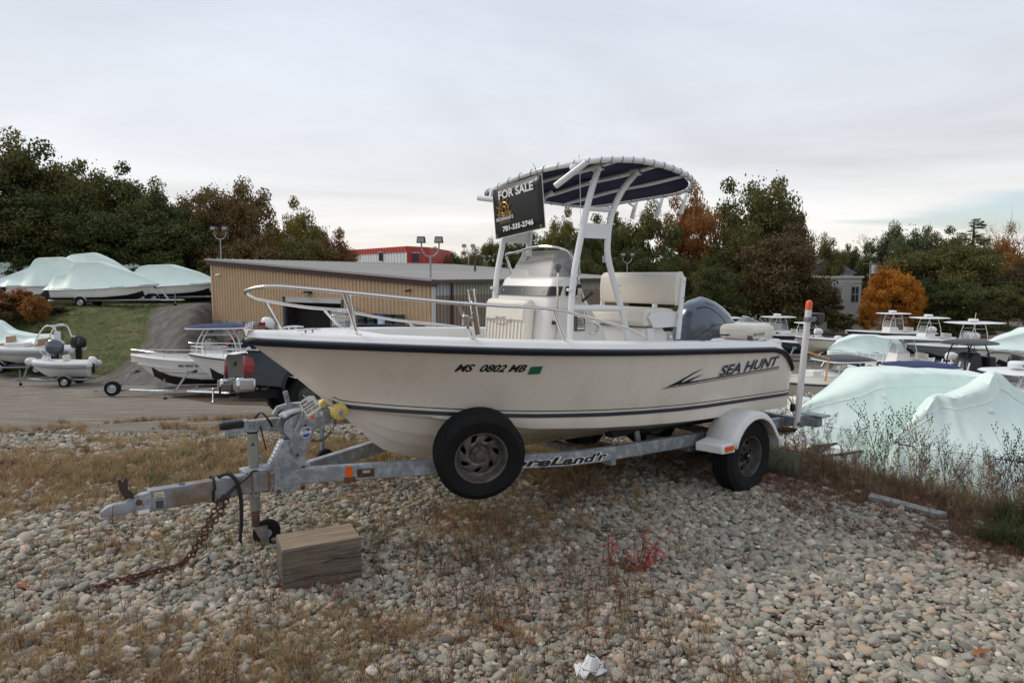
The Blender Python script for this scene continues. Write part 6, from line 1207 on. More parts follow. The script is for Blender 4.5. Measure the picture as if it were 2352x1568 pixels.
lg = thing('log', 'short greenish log lying behind the trailer wheel', 'log', (2.98, 6.92, hz(2.98, 6.92)+.12), math.radians(140)); MB().tube([(0, 0, 0), (.5, 0, .0), (1.1, 0, 0)], [.135, .14, .14], 22).build('log_body', logm, lg, bev=.01); MB().lathe([(0, 0), (.132, 0), (.12, .004), (0, .004)], (-.0, 0, 0), (-1, 0, 0), 22).build('log_end', logend, lg)
w2 = gz(2345, 1222, .03); st2 = thing('wood_scrap', 'small wood scrap at the right edge of the stones', 'wood scrap', w2, .3); MB().box((.12, 0, 0), (.25, .07, .04)).build('scrap_body', oldwood, st2, bev=.006)
pc = gz(1355, 1535, .04); cup = thing('paper_litter', 'crumpled white paper cup lying in dry grass at the bottom edge', 'litter', pc, .2); mb = MB(); mb.grid([[(x*.015, y*.013, .0+.022*math.sin(x*1.3+y)+.014*(y % 2)) for x in range(-5, 6, 2)] for y in range(-4, 5, 2)]); o = mb.build('crumpled_paper', mat('litter_white', (.72, .72, .70), .7), cup, smooth=20); o.modifiers.new('t', 'SOLIDIFY').thickness = .002; MB().lathe([(.035, 0), (.042, .0), (.03, .06), (.02, .06)], (0, .0, .0), (.3, .2, 1), 9).build('cup_rim', MATS['litter_white'], cup, smooth=20)
# ------------------------------------------------------------------ other boats in the yard
def prof_B(q, B): return B/2*(1-max(0, (q-.42)/.58)**2.3)*(1-.06*(1-min(1, q/.3)))
def gen_hull(root, L_, B, D, k, hm, bm=None, rise=.25, rail=navy, deck=gelw, open_=True, stripe=None, zb=.0):
    """hull on root: x towards bow from the transom, keel height k above the root"""
    S = []; n = 18; qs = [0, .08, .2, .35, .5, .62, .72, .8, .86, .91, .95, .98, 1.]
    def zs_(q): return k+D+rise*q**1.8
    def zk_(q): return k if q < .72 else lerp(k, zs_(1)-.03, ((q-.72)/.28)**1.7)
    lo, hi = [], []
    for q in qs:
        b = max(prof_B(q, B), .012); zk, zt = zk_(q), zs_(q); c = b*.86*(1 if q < .5 else 1-((q-.5)/.5)**2*.75); zc = lerp(zk, zt, lerp(.30, .62, max(0, (q-.5)/.5)**1.2)); x = q*L_
        P_ = [(0, zk), (c*.5, lerp(zk, zc, .5)), (c, zc), (c+.02*min(1, b), zc+.02)]; fl = max(0, (q-.4)/.6)
        for t_ in (.25, .5, .75, 1.): P_.append((lerp(c+.02*min(1, b), b, t_**(1+.6*fl)), lerp(zc+.02, zt, t_)))
        S.append([(x, -y, z) for y, z in reversed(P_)]+[(x, y, z) for y, z in P_[1:]])
    mb = MB(); mb.grid(S); mb.add(S[0], [tuple(range(len(S[0])))]); h = mb.build('hull', hm, root, smooth=40)
    if bm:
        mb = MB(); R_ = []
        for q, s in zip(qs, S):
            if q > .87: break
            m_ = len(s)//2; cen_ = s[m_]; R_.append([(x, y*1.01, z-.006) for x, y, z in s[m_-2:m_+3]])
        mb.grid(R_); mb.build('bottom_paint', bm, root)
    R1 = [(q*L_+(.02 if q == 1 else 0), max(prof_B(q, B), .0), zs_(q)) for q in qs]
    full = [(x, y, z) for x, y, z in R1]+[(x, -y, z) for x, y, z in reversed(R1[:-1])]
    MB().tube(bez(full, 60), .035, 6).build('rub_rail', rail, root)
    mb = MB(); mb.grid([[(x, max(y-w, 0), z+h2) for (w, h2) in ((0, .02), (.03, .07), (.22, .08), (.24, -.3 if open_ else .08))] for x, y, z in R1])
    mb.grid([[(x, -max(y-w, 0), z+h2) for (w, h2) in ((0, .02), (.03, .07), (.22, .08), (.24, -.3 if open_ else .08))] for x, y, z in R1]); mb.build('gunwale', deck, root)
    mb = MB(); dz = -.38 if open_ else .075
    mb.grid([[(x, s*max(y-.1, 0), z+dz) for s in (-1, 0, 1)] for x, y, z in R1]); mb.build('deck', deck, root)
    if stripe:
        mb = MB(); mb.grid([[(x, y+.004, z-d) for d in (.16, .10)] for x, y, z in R1[:-3]]); mb.build('hull_stripe', stripe, root)
    return zs_
def outboard(root, x, y, z, m_, s=1., tilt=0., nm='outboard_motor'):
    mb = MB(); S = []
    for zz, xa, xb, w in ((0, -.36, .20, .17), (.12, -.42, .24, .21), (.3, -.43, .24, .225), (.45, -.34, .21, .19), (.54, -.2, .12, .11), (.56, -.1, .03, .03)):
        S.append([(lerp(xa, xb, .5)+(xb-xa)/2*math.cos(a), w*math.sin(a), zz) for a in np.linspace(0, 2*PI, 15)[:-1]])
    mb.grid(S, closed=True); mb.add(S[0], [tuple(reversed(range(14)))]); mb.add(S[-1], [tuple(range(14))]); o = mb.build(nm, m_, root, smooth=60); o.location = (x, y, z); o.scale = (s, s, s); o.rotation_euler = (0, tilt, 0)
    mb = MB(); mb.box((-.08, 0, -.4), (.22, .12, .8)); mb.box((-.12, 0, -.75), (.3, .2, .02)); mb.build('motor_leg', blackm, o); return o
def railing(root, L_, B, zsf, h=.5, q0=.45, m_=chrome, low=False):
    qs = np.linspace(q0, 1, 9); T_ = [(q*L_, max(prof_B(q, B)-.12, 0), zsf(q)+.08+h*min(1, (q-q0)/.12+ .02)) for q in qs]
    MB().tube(bez([*T_, *[(x, -y, z) for x, y, z in reversed(T_[:-1])]], 40), .016, 5).build('bow_rail', m_, root)
    for q in (.6, .75, .88):
        for s in (1, -1): b = max(prof_B(q, B)-.12, 0); MB().cyl((q*L_, s*b, zsf(q)+.08), (q*L_+.03, s*b, zsf(q)+.08+h), .013, n=5).build('rail_stanchion', m_, root)
def console(root, x, z, w=.8, ln=.9, h=1.0, ws=.7, m_=gelg, glass=glassm, frame=None):
    mb = MB(); mb.hexa([(x-ln/2, -w/2, z), (x+ln/2, -w/2, z), (x+ln/2, w/2, z), (x-ln/2, w/2, z)], [(x-ln/2+.15, -w*.44, z+h), (x+ln/2-.18, -w*.44, z+h), (x+ln/2-.18, w*.44, z+h), (x-ln/2+.15, w*.44, z+h)]); mb.build('console', m_, root, bev=.06)
    xf = x+ln/2-.2; t_ = [(xf, -w*.43, z+h), (xf, w*.43, z+h), (xf-.16, w*.38, z+h+ws), (xf-.16, -w*.38, z+h+ws)]
    mb = MB(); mb.add(t_, [(0, 1, 2, 3)]); 
    for s in (1, -1): mb.add([(xf, s*w*.43, z+h), (xf-.16, s*w*.38, z+h+ws), (xf-.45, s*w*.40, z+h+ws*.8), (xf-.5, s*w*.43, z+h)], [(0, 1, 2, 3)])
    mb.build('windscreen', glass, root, smooth=0); MB().tube([t_[0], t_[3], t_[2], t_[1]], .018, 5).build('windscreen_frame', frame or pwhite, root)
def ttop(root, x, z0, zt, ln=2.1, w=1.9, topm=pwhite, legm=pwhite, soft=False, radar=None, holders=0, legx=.55, r=.03):
    for s in (1, -1):
        for sx in (1, -1): MB().tube(bez([(x+sx*legx, s*.48, z0), (x+sx*legx*.95, s*.46, lerp(z0, zt, .55)), (x+sx*legx*.55, s*.46, zt-.03)], 10), r, 6).build('top_leg', legm, root)
        MB().cyl((x+legx*.75, s*.46, lerp(z0, zt, .8)), (x-legx*.75, s*.46, lerp(z0, zt, .8)), .02, n=6).build('top_brace', legm, root)
    out = [(x+ln/2*np.sign(math.cos(a))*abs(math.cos(a))**.55, w/2*np.sign(math.sin(a))*abs(math.sin(a))**.55) for a in np.linspace(0, 2*PI, 29)[:-1]]
    mb = MB()
    if soft:
        rows = [[(lerp(x, a, f), b*f, zt+.02+.13*(1-f**4)) for a, b in out] for f in (.02, .5, .8, .93, 1.0)]; mb.grid(rows, closed=True); mb.build('canopy_cloth', topm, root); MB().tube([(a, b, zt-.01) for a, b in out], .026, 6, closed=True).build('canopy_rim', legm, root)
    else:
        rows = [[(lerp(x, a, f), b*f, zt+h) for a, b in out] for f, h in ((.02, .10), (.6, .09), (.93, .07), (1., .03), (.97, .0), (.02, -.005))]; mb.grid(rows, closed=True); mb.build('hard_top', topm, root)
    if radar:
        MB().lathe([(0, 0), (.10, 0), (.08, .08), (0, .08)], (x+.1, 0, zt+.08), n=14, cap=False).build('radar_base', pwhite, root); rd = MB().lathe([(.0, 0), (.27, 0), (.30, .05), (.30, .17), (.24, .22), (0, .23)], (x+.1, 0, zt+.15), n=22).build('radar_dome', pwhite, root)
        if radar != 1: text_obj('radar_lettering', radar, .10, lambda a, b: (x+.1+(.303*math.cos(1.15+a*3.3) if True else 0), .303*math.sin(1.15+a*3.3), zt+.22+b), blk, rd, width=.36, bold=.003)
    for i in range(holders):
        y = -w/2*.8+i*w*.8/max(1, holders-1); MB().tube([(x-ln/2-.02, y, zt-.12), (x-ln/2-.10, y, zt+.20)], .028, 6).build('rod_holder', legm, root)
def seat(root, x, z, w=.9, m_=vinyl, h=.5):
    MB().box((x, 0, z+.25), (.5, w, .5)).build('seat_base', gelw, root, bev=.03); MB().box((x, 0, z+.55), (.52, w, .14)).build('seat_cushion', m_, root, bev=.04); MB().box((x-.24, 0, z+.75), (.12, w, h)).build('seat_backrest', m_, root, bev=.04)
def place(u, Y, rz, L_, dz=0):
    X_ = (u-1176)/1568.*(Y*1.0); d = Vector((math.cos(rz), math.sin(rz), 0)); p = Vector((X_, Y, 0))-d*L_/2; p.z = hz(X_, Y)+dz; return p
# ---- trailers (one of each kind is built, the others are copies)
def simple_wheel(par, c, R=.33, W=.2, rimm=alu):
    w = MB().lathe([(R*.58, -W/2), (R*.93, -W*.52), (R, -W*.38), (R, W*.38), (R*.93, W*.52), (R*.58, W/2)], c, (0, 1, 0), 24).build('tyre', rubber, par)
    MB().lathe([(R*.6, W*.45), (R*.56, W*.40), (R*.5, W*.12), (R*.2, W*.2), (R*.18, W*.42), (0, W*.42)], c, (0, 1 if c[1] > 0 else -1, 0), 20).build('rim', rimm, w)
    MB().lathe([(0, -W*.4), (R*.58, -W*.4)], c, (0, 1 if c[1] > 0 else -1, 0), 20).build('rim_back', blackm, w); return w
def make_trailer(L_, lab, axles=1, m_=alu, group='boat trailers in the yard', mast=True, fm=None, spare=False, w=1.0):
    t_ = thing('boat_trailer', lab, 'boat trailer', (0, 0, 0), 0, group); xa = L_*.30; m2 = .42
    for s in (1, -1):
        MB().tube(bez([(-.2, s*w*.82, m2), (L_*.62, s*w*.82, m2), (L_*.8, s*w*.5, m2), (L_*1.02, s*.06, m2)], 16), .06, 4).build('side_rail', m_, t_)
        MB().beam((.2, s*.5, m2+.13), (L_*.55, s*.4, m2+.15), .09, .05).build('bunk', carpet, t_)
    MB().beam((L_*.98, 0, m2), (L_*1.24, 0, m2), .08, .10).build('tongue', m_, t_)
    MB().hexa([(L_*1.23, -.05, m2-.05), (L_*1.23+.2, -.04, m2-.05), (L_*1.23+.2, .04, m2-.05), (L_*1.23, .05, m2-.05)], [(L_*1.23, -.04, m2+.06), (L_*1.23+.15, -.02, m2+.03), (L_*1.23+.15, .02, m2+.03), (L_*1.23, .04, m2+.06)]).build('coupler', galv, t_)
    for q in (.0, .3, .6): MB().beam((L_*q, -w*.8, m2-.06), (L_*q, w*.8, m2-.06), .06, .06).build('cross_member', m_, t_)
    for a in range(axles):
        x = xa-a*.85; MB().cyl((x, -w, .32), (x, w, .32), .03, n=6).build('axle', blackm, t_)
        for s in (1, -1): simple_wheel(t_, (x, s*w*1.08, .32))
    for s in (1, -1):
        x0, x1 = xa-.85*(axles-1)-.42, xa+.42; mb = MB(); pts_ = [(x1+.0, .40)]+[(xa+.40*math.cos(a), .34+.40*math.sin(a)) for a in np.radians(np.linspace(20, 90, 5))]+[(xa-.85*(axles-1)+.40*math.cos(a), .34+.40*math.sin(a)) for a in np.radians(np.linspace(90, 160, 5))]
        mb.grid([[(x, s*(w*1.08-.14), z), (x, s*(w*1.08+.13), z), (x, s*(w*1.08+.14), z-.05)] for x, z in pts_]); o = mb.build('fender', fm or m_, t_); o.modifiers.new('t', 'SOLIDIFY').thickness = .01
    if mast:
        MB().beam((L_*1.10, 0, m2), (L_*1.02, 0, m2+.75), .08, .08, (0, 1, 0)).build('winch_post', m_, t_); MB().box((L_*1.0, 0, m2+.80), (.22, .14, .14)).build('winch', galv, t_); MB().lathe([(0, -.09), (.06, -.09), (.05, 0), (.06, .09), (0, .09)], (L_*.965, 0, m2+.84), (0, 1, 0), 12).build('bow_roller', black, t_)
        MB().cyl((L_*1.17, -.09, .12), (L_*1.17, -.09, .95), .03, n=8).build('jack', galv, t_); MB().lathe([(0, -.03), (.09, -.03), (.09, .03), (0, .03)], (L_*1.17, -.09, .09), (0, 1, 0), 14).build('jack_wheel', rubber, t_)
    if spare: simple_wheel(t_, (L_*1.12, .25, .55), .33, .2)
    return t_
def on_trailer(proto, b, lab, k=0): # copy of a trailer under boat root b
    return dup(proto, b.location, b.rotation_euler.z, lab)
trailers_used = {}
def trailer_for(b, L_, lab, axles=1, m_=alu, **kw):
    key = (round(L_, 1), axles, m_.name, tuple(sorted((k_, str(v)) for k_, v in kw.items())))
    if key in trailers_used:
        t_ = dup(trailers_used[key], b.location, b.rotation_euler.z, lab); t_.scale = b.scale; return t_
    t_ = make_trailer(L_, lab, axles, m_, **kw); t_.location = b.location; t_.rotation_euler = b.rotation_euler; t_.scale = b.scale; trailers_used[key] = t_; return t_
# ---- shrink wrapped boat
def wrapped(lab, u, Y, rz, L_, B, D, prof, hm=gelw, bm=antif, k=.6, wm=wrapm, motors=(), group='shrink wrapped boats', rise=.3, drop=.0, seed=0, sag=1.6, skirt=.0, rollz=0, axles=1, tl=None, overhang=.0, dz=0):
    """prof: list of (q along hull, height above gunwale, half width of the ridge as a share of the beam)"""
    if Y > 45 and u < 700: k, D = .38, D*.74
    p = place(u, Y, rz, L_, dz); b = thing('wrapped_boat', lab, 'boat', p, rz, group); zsf = gen_hull(b, L_, B, D, k, hm, bm, rise=rise, open_=False)
    q0, q1 = prof[0][0], prof[-1][0]; qs = sorted(set(list(np.linspace(q0, q1, 46 if Y > 30 else 150))+[a[0] for a in prof])); rows = []
    for q in qs:
        hgt = sum(float(np.interp(q+d_, [a[0] for a in prof], [a[1] for a in prof]))*w_ for d_, w_ in ((-.03, .2), (-.012, .2), (0, .2), (.012, .2), (.03, .2))); wr = float(np.interp(q, [a[0] for a in prof], [a[2] for a in prof]))
        qq = min(max(q, 0), 1); bb = max(prof_B(qq, B)+.05, .03)
        if q < 0: bb *= max(.25, 1-(-q)*4)
        zg = zsf(qq)-.04-skirt; row = []
        zg0 = zg+skirt
        if skirt > .2:
            for t_ in (0, .3, .6, .9): row.append((lerp(bb+.22*skirt, bb+.06, t_)+noise.noise(Vector((q*18+seed, t_*.8, seed)))*.05, zg+skirt*t_))
        for t_ in (0, .08, .25, .45, .65, .8, .9, 1.):
            y = lerp(bb+.03, wr*bb, 1-(1-t_)**sag); z = zg0+hgt*t_
            nz = noise.noise(Vector((q*7+seed, t_*2.2, seed)))*.05+noise.noise(Vector((q*26+seed, t_*1.4, seed)))*.04*(1-abs(t_-.5))
            if Y < 30: nz += noise.noise(Vector((q*30+t_*3+seed, t_*.9, seed*2)))*.06*(1-t_)
            row.append((y+nz, z))
        row.append((0, zg+hgt+skirt+.04*min(1, hgt)))
        rows.append([(q*L_+(overhang if q >= 1 else 0), y, z) for y, z in row]+[(q*L_, -y, z+noise.noise(Vector((q*9, z, 5)))*.02) for y, z in reversed(row[:-1])])
    mb = MB(); mb.grid(rows); n_ = len(rows[0]); mb.add(rows[0], [tuple(range(n_))]); mb.add(rows[-1], [tuple(reversed(range(n_)))]); mb.build('wrap_cover', wm, b, smooth=75, label='pale green shrink wrap cover')
    mb = MB(); mb.tube(bez([(q*L_, prof_B(q, B)+.06, zsf(q)-.05-skirt) for q in np.linspace(0, 1, 9)], 24), .012, 4)
    if skirt < 1: mb.build('wrap_strap', mat('strap_grey', (.45, .52, .50), .6), b)
    if Y < 30:
        for ri in (5, 9): MB().tube([(r_[ri][0], r_[ri][1]+.006, r_[ri][2]) for r_ in rows[4:-4]], .012, 4, flat=.5).build('seam_tape', mat('seam_tape', (.82, .90, .86), .35), b)
        for qi in (40, 75, 110): r_ = rows[qi][8]; MB().lathe([(0, 0), (.06, 0), (.055, .02), (.03, .035), (0, .035)], (r_[0], r_[1], r_[2]), (0, 1, .3), 14).build('wrap_vent', whitep, b)
    for (y, z) in motors: outboard(b, -.35, y, k+D+z, blackm if True else cowl, 1.0, .9)
    if u > 1800 and Y > 35: b.scale = (1, 1, .80)
    if tl: trailer_for(b, L_, tl, axles)
    return b
R = math.radians
# hilltop row
wrapped('front wrapped boat on the hill with white hull and black bottom', 252, 46, R(6), 6.4, 2.4, 1.05, [(-.10, .02, .6), (0, .75, .5), (.12, .95, .35), (.20, 1.75, .42), (.46, 1.78, .40), (.5, 1.65, .36), (.8, .85, .2), (1.0, .06, .1)], motors=((.3, -.1), (-.3, -.1)), tl='aluminium trailer under the front wrapped boat on the hill')
wrapped('wrapped boat beside the shed with white hull and a flat topped cover', 412, 52, R(3), 6.6, 2.5, 1.1, [(-.05, .3, .5), (.10, 1.45, .45), (.15, 1.6, .45), (.45, 1.6, .42), (.75, .9, .25), (1.0, .06, .1)], tl='aluminium trailer under the wrapped boat beside the shed', axles=2, seed=3)
wrapped('large wrapped boat with the tallest ridge behind the front one', 215, 51, R(8), 7.6, 2.6, 1.3, [(-.10, .1, .5), (0, .6, .5), (.15, 1.1, .4), (.35, 2.2, .4), (.55, 2.3, .35), (.7, 1.7, .3), (1.0, .06, .1)], motors=((0, -.2),), seed=5, tl='trailer under the wrapped boat with the tallest ridge')
wrapped('wrapped boat with a sagging stern second from the left on the hill', 155, 50, R(12), 6.8, 2.4, 1.2, [(-.12, .0, .6), (0, .8, .5), (.15, .9, .4), (.25, 2.0, .4), (.5, 2.0, .35), (.75, 1.2, .3), (1.0, .1, .1)], motors=((.2, -.1), (-.2, -.1)), seed=8, tl='trailer under the wrapped boat second from the left')
wrapped('whiter wrapped boat low behind the rusty bush at left', 80, 52, R(14), 6.6, 2.4, 1.1, [(-.1, .1, .6), (0, .5, .5), (.2, .6, .4), (.5, 1.4, .35), (.8, 1.3, .3), (1.0, .1, .1)], wm=wrapw, seed=12, tl='trailer under the whiter wrapped boat at left')
wrapped('leftmost wrapped boat on the hill, partly behind the rusty bush', 30, 54, R(10), 6.8, 2.5, 1.2, [(-.1, .1, .6), (0, .9, .5), (.3, 1.75, .4), (.55, 1.7, .35), (.8, 1.2, .3), (1.0, .1, .1)], seed=15, tl='trailer under the leftmost wrapped boat on the hill')
wrapped('small wrapped boat peeking between the two hill rows', 330, 55, R(5), 4.6, 2.1, 1.0, [(-.1, .2, .5), (.1, 1.6, .5), (.4, 1.9, .4), (.8, .9, .3), (1.0, .1, .1)], seed=18, tl='trailer under the small wrapped boat between the rows')
# left yard
p = place(478, 31.0, R(189), 6.2, -.12); b = thing('fishing_boat', 'white centre console boat with a navy canvas canopy parked at the foot of the ramp', 'boat', p, R(190), 'open boats in the left yard')
z_ = gen_hull(b, 6.4, 2.4, 1.05, .62, gelw, antif, .32, rail=whitep, stripe=None); console(b, 2.9, 1.25, .95, 1.2, .95, .45, gelw); ttop(b, 2.7, 1.6, 3.2, 2.6, 1.9, canvas2, pwhite, soft=True, legx=.85, holders=4); seat(b, 1.7, 1.25); railing(b, 6.4, 2.4, z_, .18, .45); outboard(b, -.25, 0, 1.75, cowl)
text_obj('registration_number', 'MS 9847 BX', .14, lambda a, q: (4.15-a, prof_B((4.15-a)/6.4, 2.4)-.02+.03, 1.55+q), blk, b, bold=.004, width=.95)
MB().box((3.2, .445, 1.95), (.34, .02, .16)).build('porthole', blackm, b, bev=.02); MB().tube([(q*6.4, prof_B(q, 2.4)*.97, lerp(1.15, 1.35, q)) for q in np.linspace(0, .8, 9)], .012, 4).build('pin_stripe', navy, b)
trailer_for(b, 6.4, 'aluminium trailer with a spare wheel under the navy canopied boat', 2, alu, spare=True)
p = place(610, 28.5, R(188), 6.2); b = thing('cuddy_boat', 'cream cuddy cabin boat with bow rail and folded navy canvas behind the pickup', 'boat', p, R(188), 'open boats in the left yard')
z_ = gen_hull(b, 6.2, 2.4, 1.1, .55, gelw, antif, .30, open_=False, rail=mat('dark_brown_rail', (.03, .025, .022), .5)); railing(b, 6.2, 2.4, z_, .42, .42)
mb = MB(); mb.hexa([(2.4, -.85, 1.72), (5.0, -.45, 1.78), (5.0, .45, 1.78), (2.4, .85, 1.72)], [(2.5, -.72, 2.1), (4.5, -.38, 2.02), (4.5, .38, 2.02), (2.5, .72, 2.1)]); mb.build('cabin_top', gelw, b, bev=.06); MB().hexa([(2.9, .80, 1.80), (4.2, .60, 1.82), (4.2, .62, 1.82), (2.9, .82, 1.80)], [(2.9, .74, 2.0), (3.9, .56, 1.98), (3.9, .58, 1.98), (2.9, .76, 2.0)]).build('cabin_window', blackm, b)
mb = MB(); mb.add([(3.3, -.7, 2.08), (3.5, 0, 2.1), (3.3, .7, 2.08), (2.7, .6, 2.5), (2.9, 0, 2.5), (2.7, -.6, 2.5)], [(0, 1, 4, 5), (1, 2, 3, 4)]); mb.add([(3.3, .7, 2.08), (2.0, .9, 1.95), (2.3, .75, 2.4), (2.7, .6, 2.5)], [(0, 1, 2, 3)]); mb.build('windscreen', glassm, b, smooth=0); MB().tube([(3.3, .7, 2.08), (2.7, .6, 2.5), (2.3, .75, 2.4), (2.0, .9, 1.95)], .02, 5).build('windscreen_frame', pwhite, b); MB().tube([(2.7, .6, 2.5), (2.9, 0, 2.52), (2.7, -.6, 2.5), (3.3, -.7, 2.08)], .02, 5).build('windscreen_frame', pwhite, b)
mb = MB(); mb.tube(bez([(3.2, -.8, 2.16), (3.25, -.2, 2.22), (3.2, .5, 2.18), (3.1, .85, 2.14)], 10), [.1, .13, .15, .12, .14, .12, .13, .12, .1, .06][:10], 7); mb.build('folded_canvas', canvas, b); outboard(b, -.25, 0, 1.8, blackm)
MB().tube([(.2, .9, 1.7), (.2, .9, 2.35)], .02, 5).build('stern_light', blackm, b)
trailer_for(b, 6.2, 'aluminium trailer under the cream cuddy boat behind the pickup', 2, alu)
p = place(545, 36, R(200), 4.6); b = thing('bowrider', 'boat with red canopy frame and black folding top behind the navy canopied one', 'boat', p, R(200), 'open boats in the left yard'); z_ = gen_hull(b, 4.6, 2.1, .95, .5, gelw, antif, .25, open_=True)
redt = mat('red_tube', (.35, .03, .02), .4)
for s in (1, -1): MB().tube([(3.0, s*.85, 1.5), (2.3, s*.8, 2.6), (.9, s*.8, 2.65), (.1, s*.85, 1.7)], .035, 6).build('canopy_frame', redt, b)
MB().grid([[(x, y, z) for y in (-.85, 0, .85)] for x, z in ((2.5, 2.55), (1.7, 2.75), (.9, 2.72), (.3, 2.2))]).build('canopy_cloth', black, b); MB().box((1.6, 0, 1.7), (1.3, 1.5, .5)).build('seat_cover', canvas, b, bev=.1); MB().box((2.6, 0, 1.85), (.4, 1.2, .5)).build('dash', blackm, b, bev=.06); trailer_for(b, 4.6, 'trailer under the boat with red canopy frame', 1, galv)
p = at(618, 775, 33); b = thing('outboard_on_stand', 'black outboard motor with orange stripes standing behind the pickup', 'outboard motor', (p.x+.6, 33, hz(p.x, 33)), R(160)); outboard(b, 0, 0, 1.8, blackm, 1.3); MB().box((0, 0, .6), (.5, .5, 1.2)).build('stand', galv, b); MB().box((.1, -.26, 1.95), (.3, .02, .08)).build('orange_stripe', amber, b)
p = at(611, 750, 36); b = thing('outboard_on_stand', 'white and red outboard motor just showing above the bow', 'outboard motor', (p.x, 36, hz(p.x, 36)), R(180)); outboard(b, 0, 0, 2.6, gelw, 1.1); MB().box((0, 0, 1.2), (.5, .5, 2.4)).build('stand', galv, b); MB().box((.12, .24, 2.85), (.35, .02, .2)).build('red_band', redl, b)
# inflatables
hyp = mat('hypalon_grey', (.62, .63, .62), .55, nscale=3, namt=.05); hypb = mat('hypalon_black', (.015, .015, .017), .5)
def rib(lab, u, Y, rz, L_, B, r, tm, hm, k=.5, group='inflatable boats', stripe=navy):
    p = place(u, Y, rz, L_); b = thing('inflatable_boat', lab, 'inflatable boat', p, rz, group); zt = k+.55+r
    path = [(0-.45, B/2-r, zt)]+[(q*L_, prof_B(q, B)-r*(1 if q < .8 else .8), zt+.18*q**2.5) for q in (0, .25, .5, .7, .82, .9)]+[(.97*L_, .16, zt+.22)]
    path = path+[(x, -y, z) for x, y, z in reversed(path)]; pts_ = bez(path, 78); n_ = len(pts_); MB().tube(pts_, [r*(.35 if i in (0, n_-1) else .75 if i in (1, n_-2) else .93 if i in (2, n_-3) else 1) for i in range(n_)], 14).build('inflated_tube', tm, b, smooth=60)
    for dz in (.0, -.10*r/.22):
        q_ = [Vector(p_) for p_ in pts_]; fr = frames(pts_); MB().tube([p_+Vector((0, 1 if p_.y > 0 else -1, 0))*(r*1.0)*(1-abs(dz))+Vector((r*.0, 0, dz)) if p_.x < .85*L_ else p_+Vector((p_.x-.72*L_, p_.y*1.2, 0)).normalized()*r*.99+Vector((0, 0, dz)) for p_ in q_[3:-3]], .018, 5).build('rub_strake', stripe, b)
    mb = MB(); S = []
    for q in (0, .3, .6, .75, .85, .93, .98): w_ = max(prof_B(q, B)-r*.9, .02)*(1 if q < .85 else .6); zk = k if q < .6 else lerp(k, zt+.1, ((q-.6)/.38)**1.8); S.append([(q*L_, -w_, zt-.05+.15*q**2.5), (q*L_, -w_*.7, lerp(zk, zt, .45)), (q*L_, 0, zk), (q*L_, w_*.7, lerp(zk, zt, .45)), (q*L_, w_, zt-.05+.15*q**2.5)])
    mb.grid(S); mb.add(S[0], [tuple(range(5))]); mb.build('hull', hm, b, smooth=30); MB().grid([[(x, y, zt-.08) for y in (-B/2+r, 0, B/2-r)] for x in (0, L_*.8)]).build('deck', gelw, b)
    if u < 200: b.scale = (.82,)*3
    return b, zt
b, zt = rib('grey and white inflatable dinghy with a white outboard on a trailer', 112, 33.2, R(186), 3.4, 1.65, .21, hyp, gelw); console(b, 2.4, zt-.05, .5, .6, .55, .12, gelw); MB().tube(bez([(2.3, -.25, zt+.5), (2.6, -.22, zt+.85), (2.6, .22, zt+.85), (2.3, .25, zt+.5)], 12), .02, 6).build('console_rail', pwhite, b); seat(b, 1.5, zt-.35, .7, vinyl, .35); outboard(b, -.15, 0, zt+.05, gelw, .75)
MB().lathe([(.15, -.02), (.17, 0), (.15, .02), (.13, 0), (.15, -.02)], (1.95, 0, zt+.55), (-.7, 0, .7), 18).build('steering_wheel', black, b); MB().tube([(.2, .35, zt+.12), (1.1, .38, zt+.14)], .08, 7).build('rope_bundle', gelw, b)
text_obj('registration_number', 'MA 1476 BT', .10, lambda a, q: (2.75-a, prof_B((2.75-a)/3.4, 1.65)-.21+.215*math.cos(.45), zt+.05+q*.7), blk, b, width=.85)
trailer_for(b, 3.4, 'light galvanised trailer under the small dinghy', 1, galv, w=.75)
b, zt = rib('larger white inflatable with tan seats and a white arch at the left edge', 30, 36, R(187), 5.6, 2.2, .26, hyp, gelw, .6); tanv = mat('tan_upholstery', (.42, .27, .15), .6)
seat(b, 3.9, zt-.1, 1.0, tanv, .6); seat(b, 1.9, zt-.15, 1.5, tanv, .35); MB().box((3.1, 0, zt+.3), (1.2, 1.5, .5)).build('console_box', gelw, b, bev=.05)
for s in (1, -1): MB().tube(bez([(.2, s*.8, zt), (.5, s*.8, zt+1.2), (.7, s*.75, zt+1.55), (1.2, s*.7, zt+1.6), (1.7, s*.75, zt+.9), (1.9, s*.8, zt+.2)], 20), .045, 7).build('arch', pwhite, b)
MB().beam((.75, -.75, zt+1.58), (.75, .75, zt+1.58), .06, .06).build('arch_bar', pwhite, b); MB().beam((1.2, -.7, zt+1.6), (1.2, .7, zt+1.6), .06, .06).build('arch_bar', pwhite, b); MB().box((.45, .82, zt+.85), (.38, .03, .9)).build('arch_panel', pwhite, b)
o = outboard(b, -.25, 0, zt+.15, blackm, 1.45); text_obj('motor_lettering', 'SUZUKI', .12, lambda a, q: (-.25+a*.25, .232, .42-a*.8+q*.8), signw, o, width=.32); trailer_for(b, 5.6, 'trailer under the larger inflatable at the left edge', 1, galv)
b2 = thing('outboard_on_stand', 'dark grey outboard motor between the two inflatables', 'outboard motor', (at(214/1.96*.574*1.0+0, 840, 38.5).x, 38.5, hz(-22, 38.5)), R(180)); b2.location = (at(122, 830, 34.8).x, 34.8, hz(-23, 34.8)); outboard(b2, 0, 0, 1.35, cowl, 1.35); MB().box((0, 0, .5), (.4, .4, 1.0)).build('stand', galv, b2)
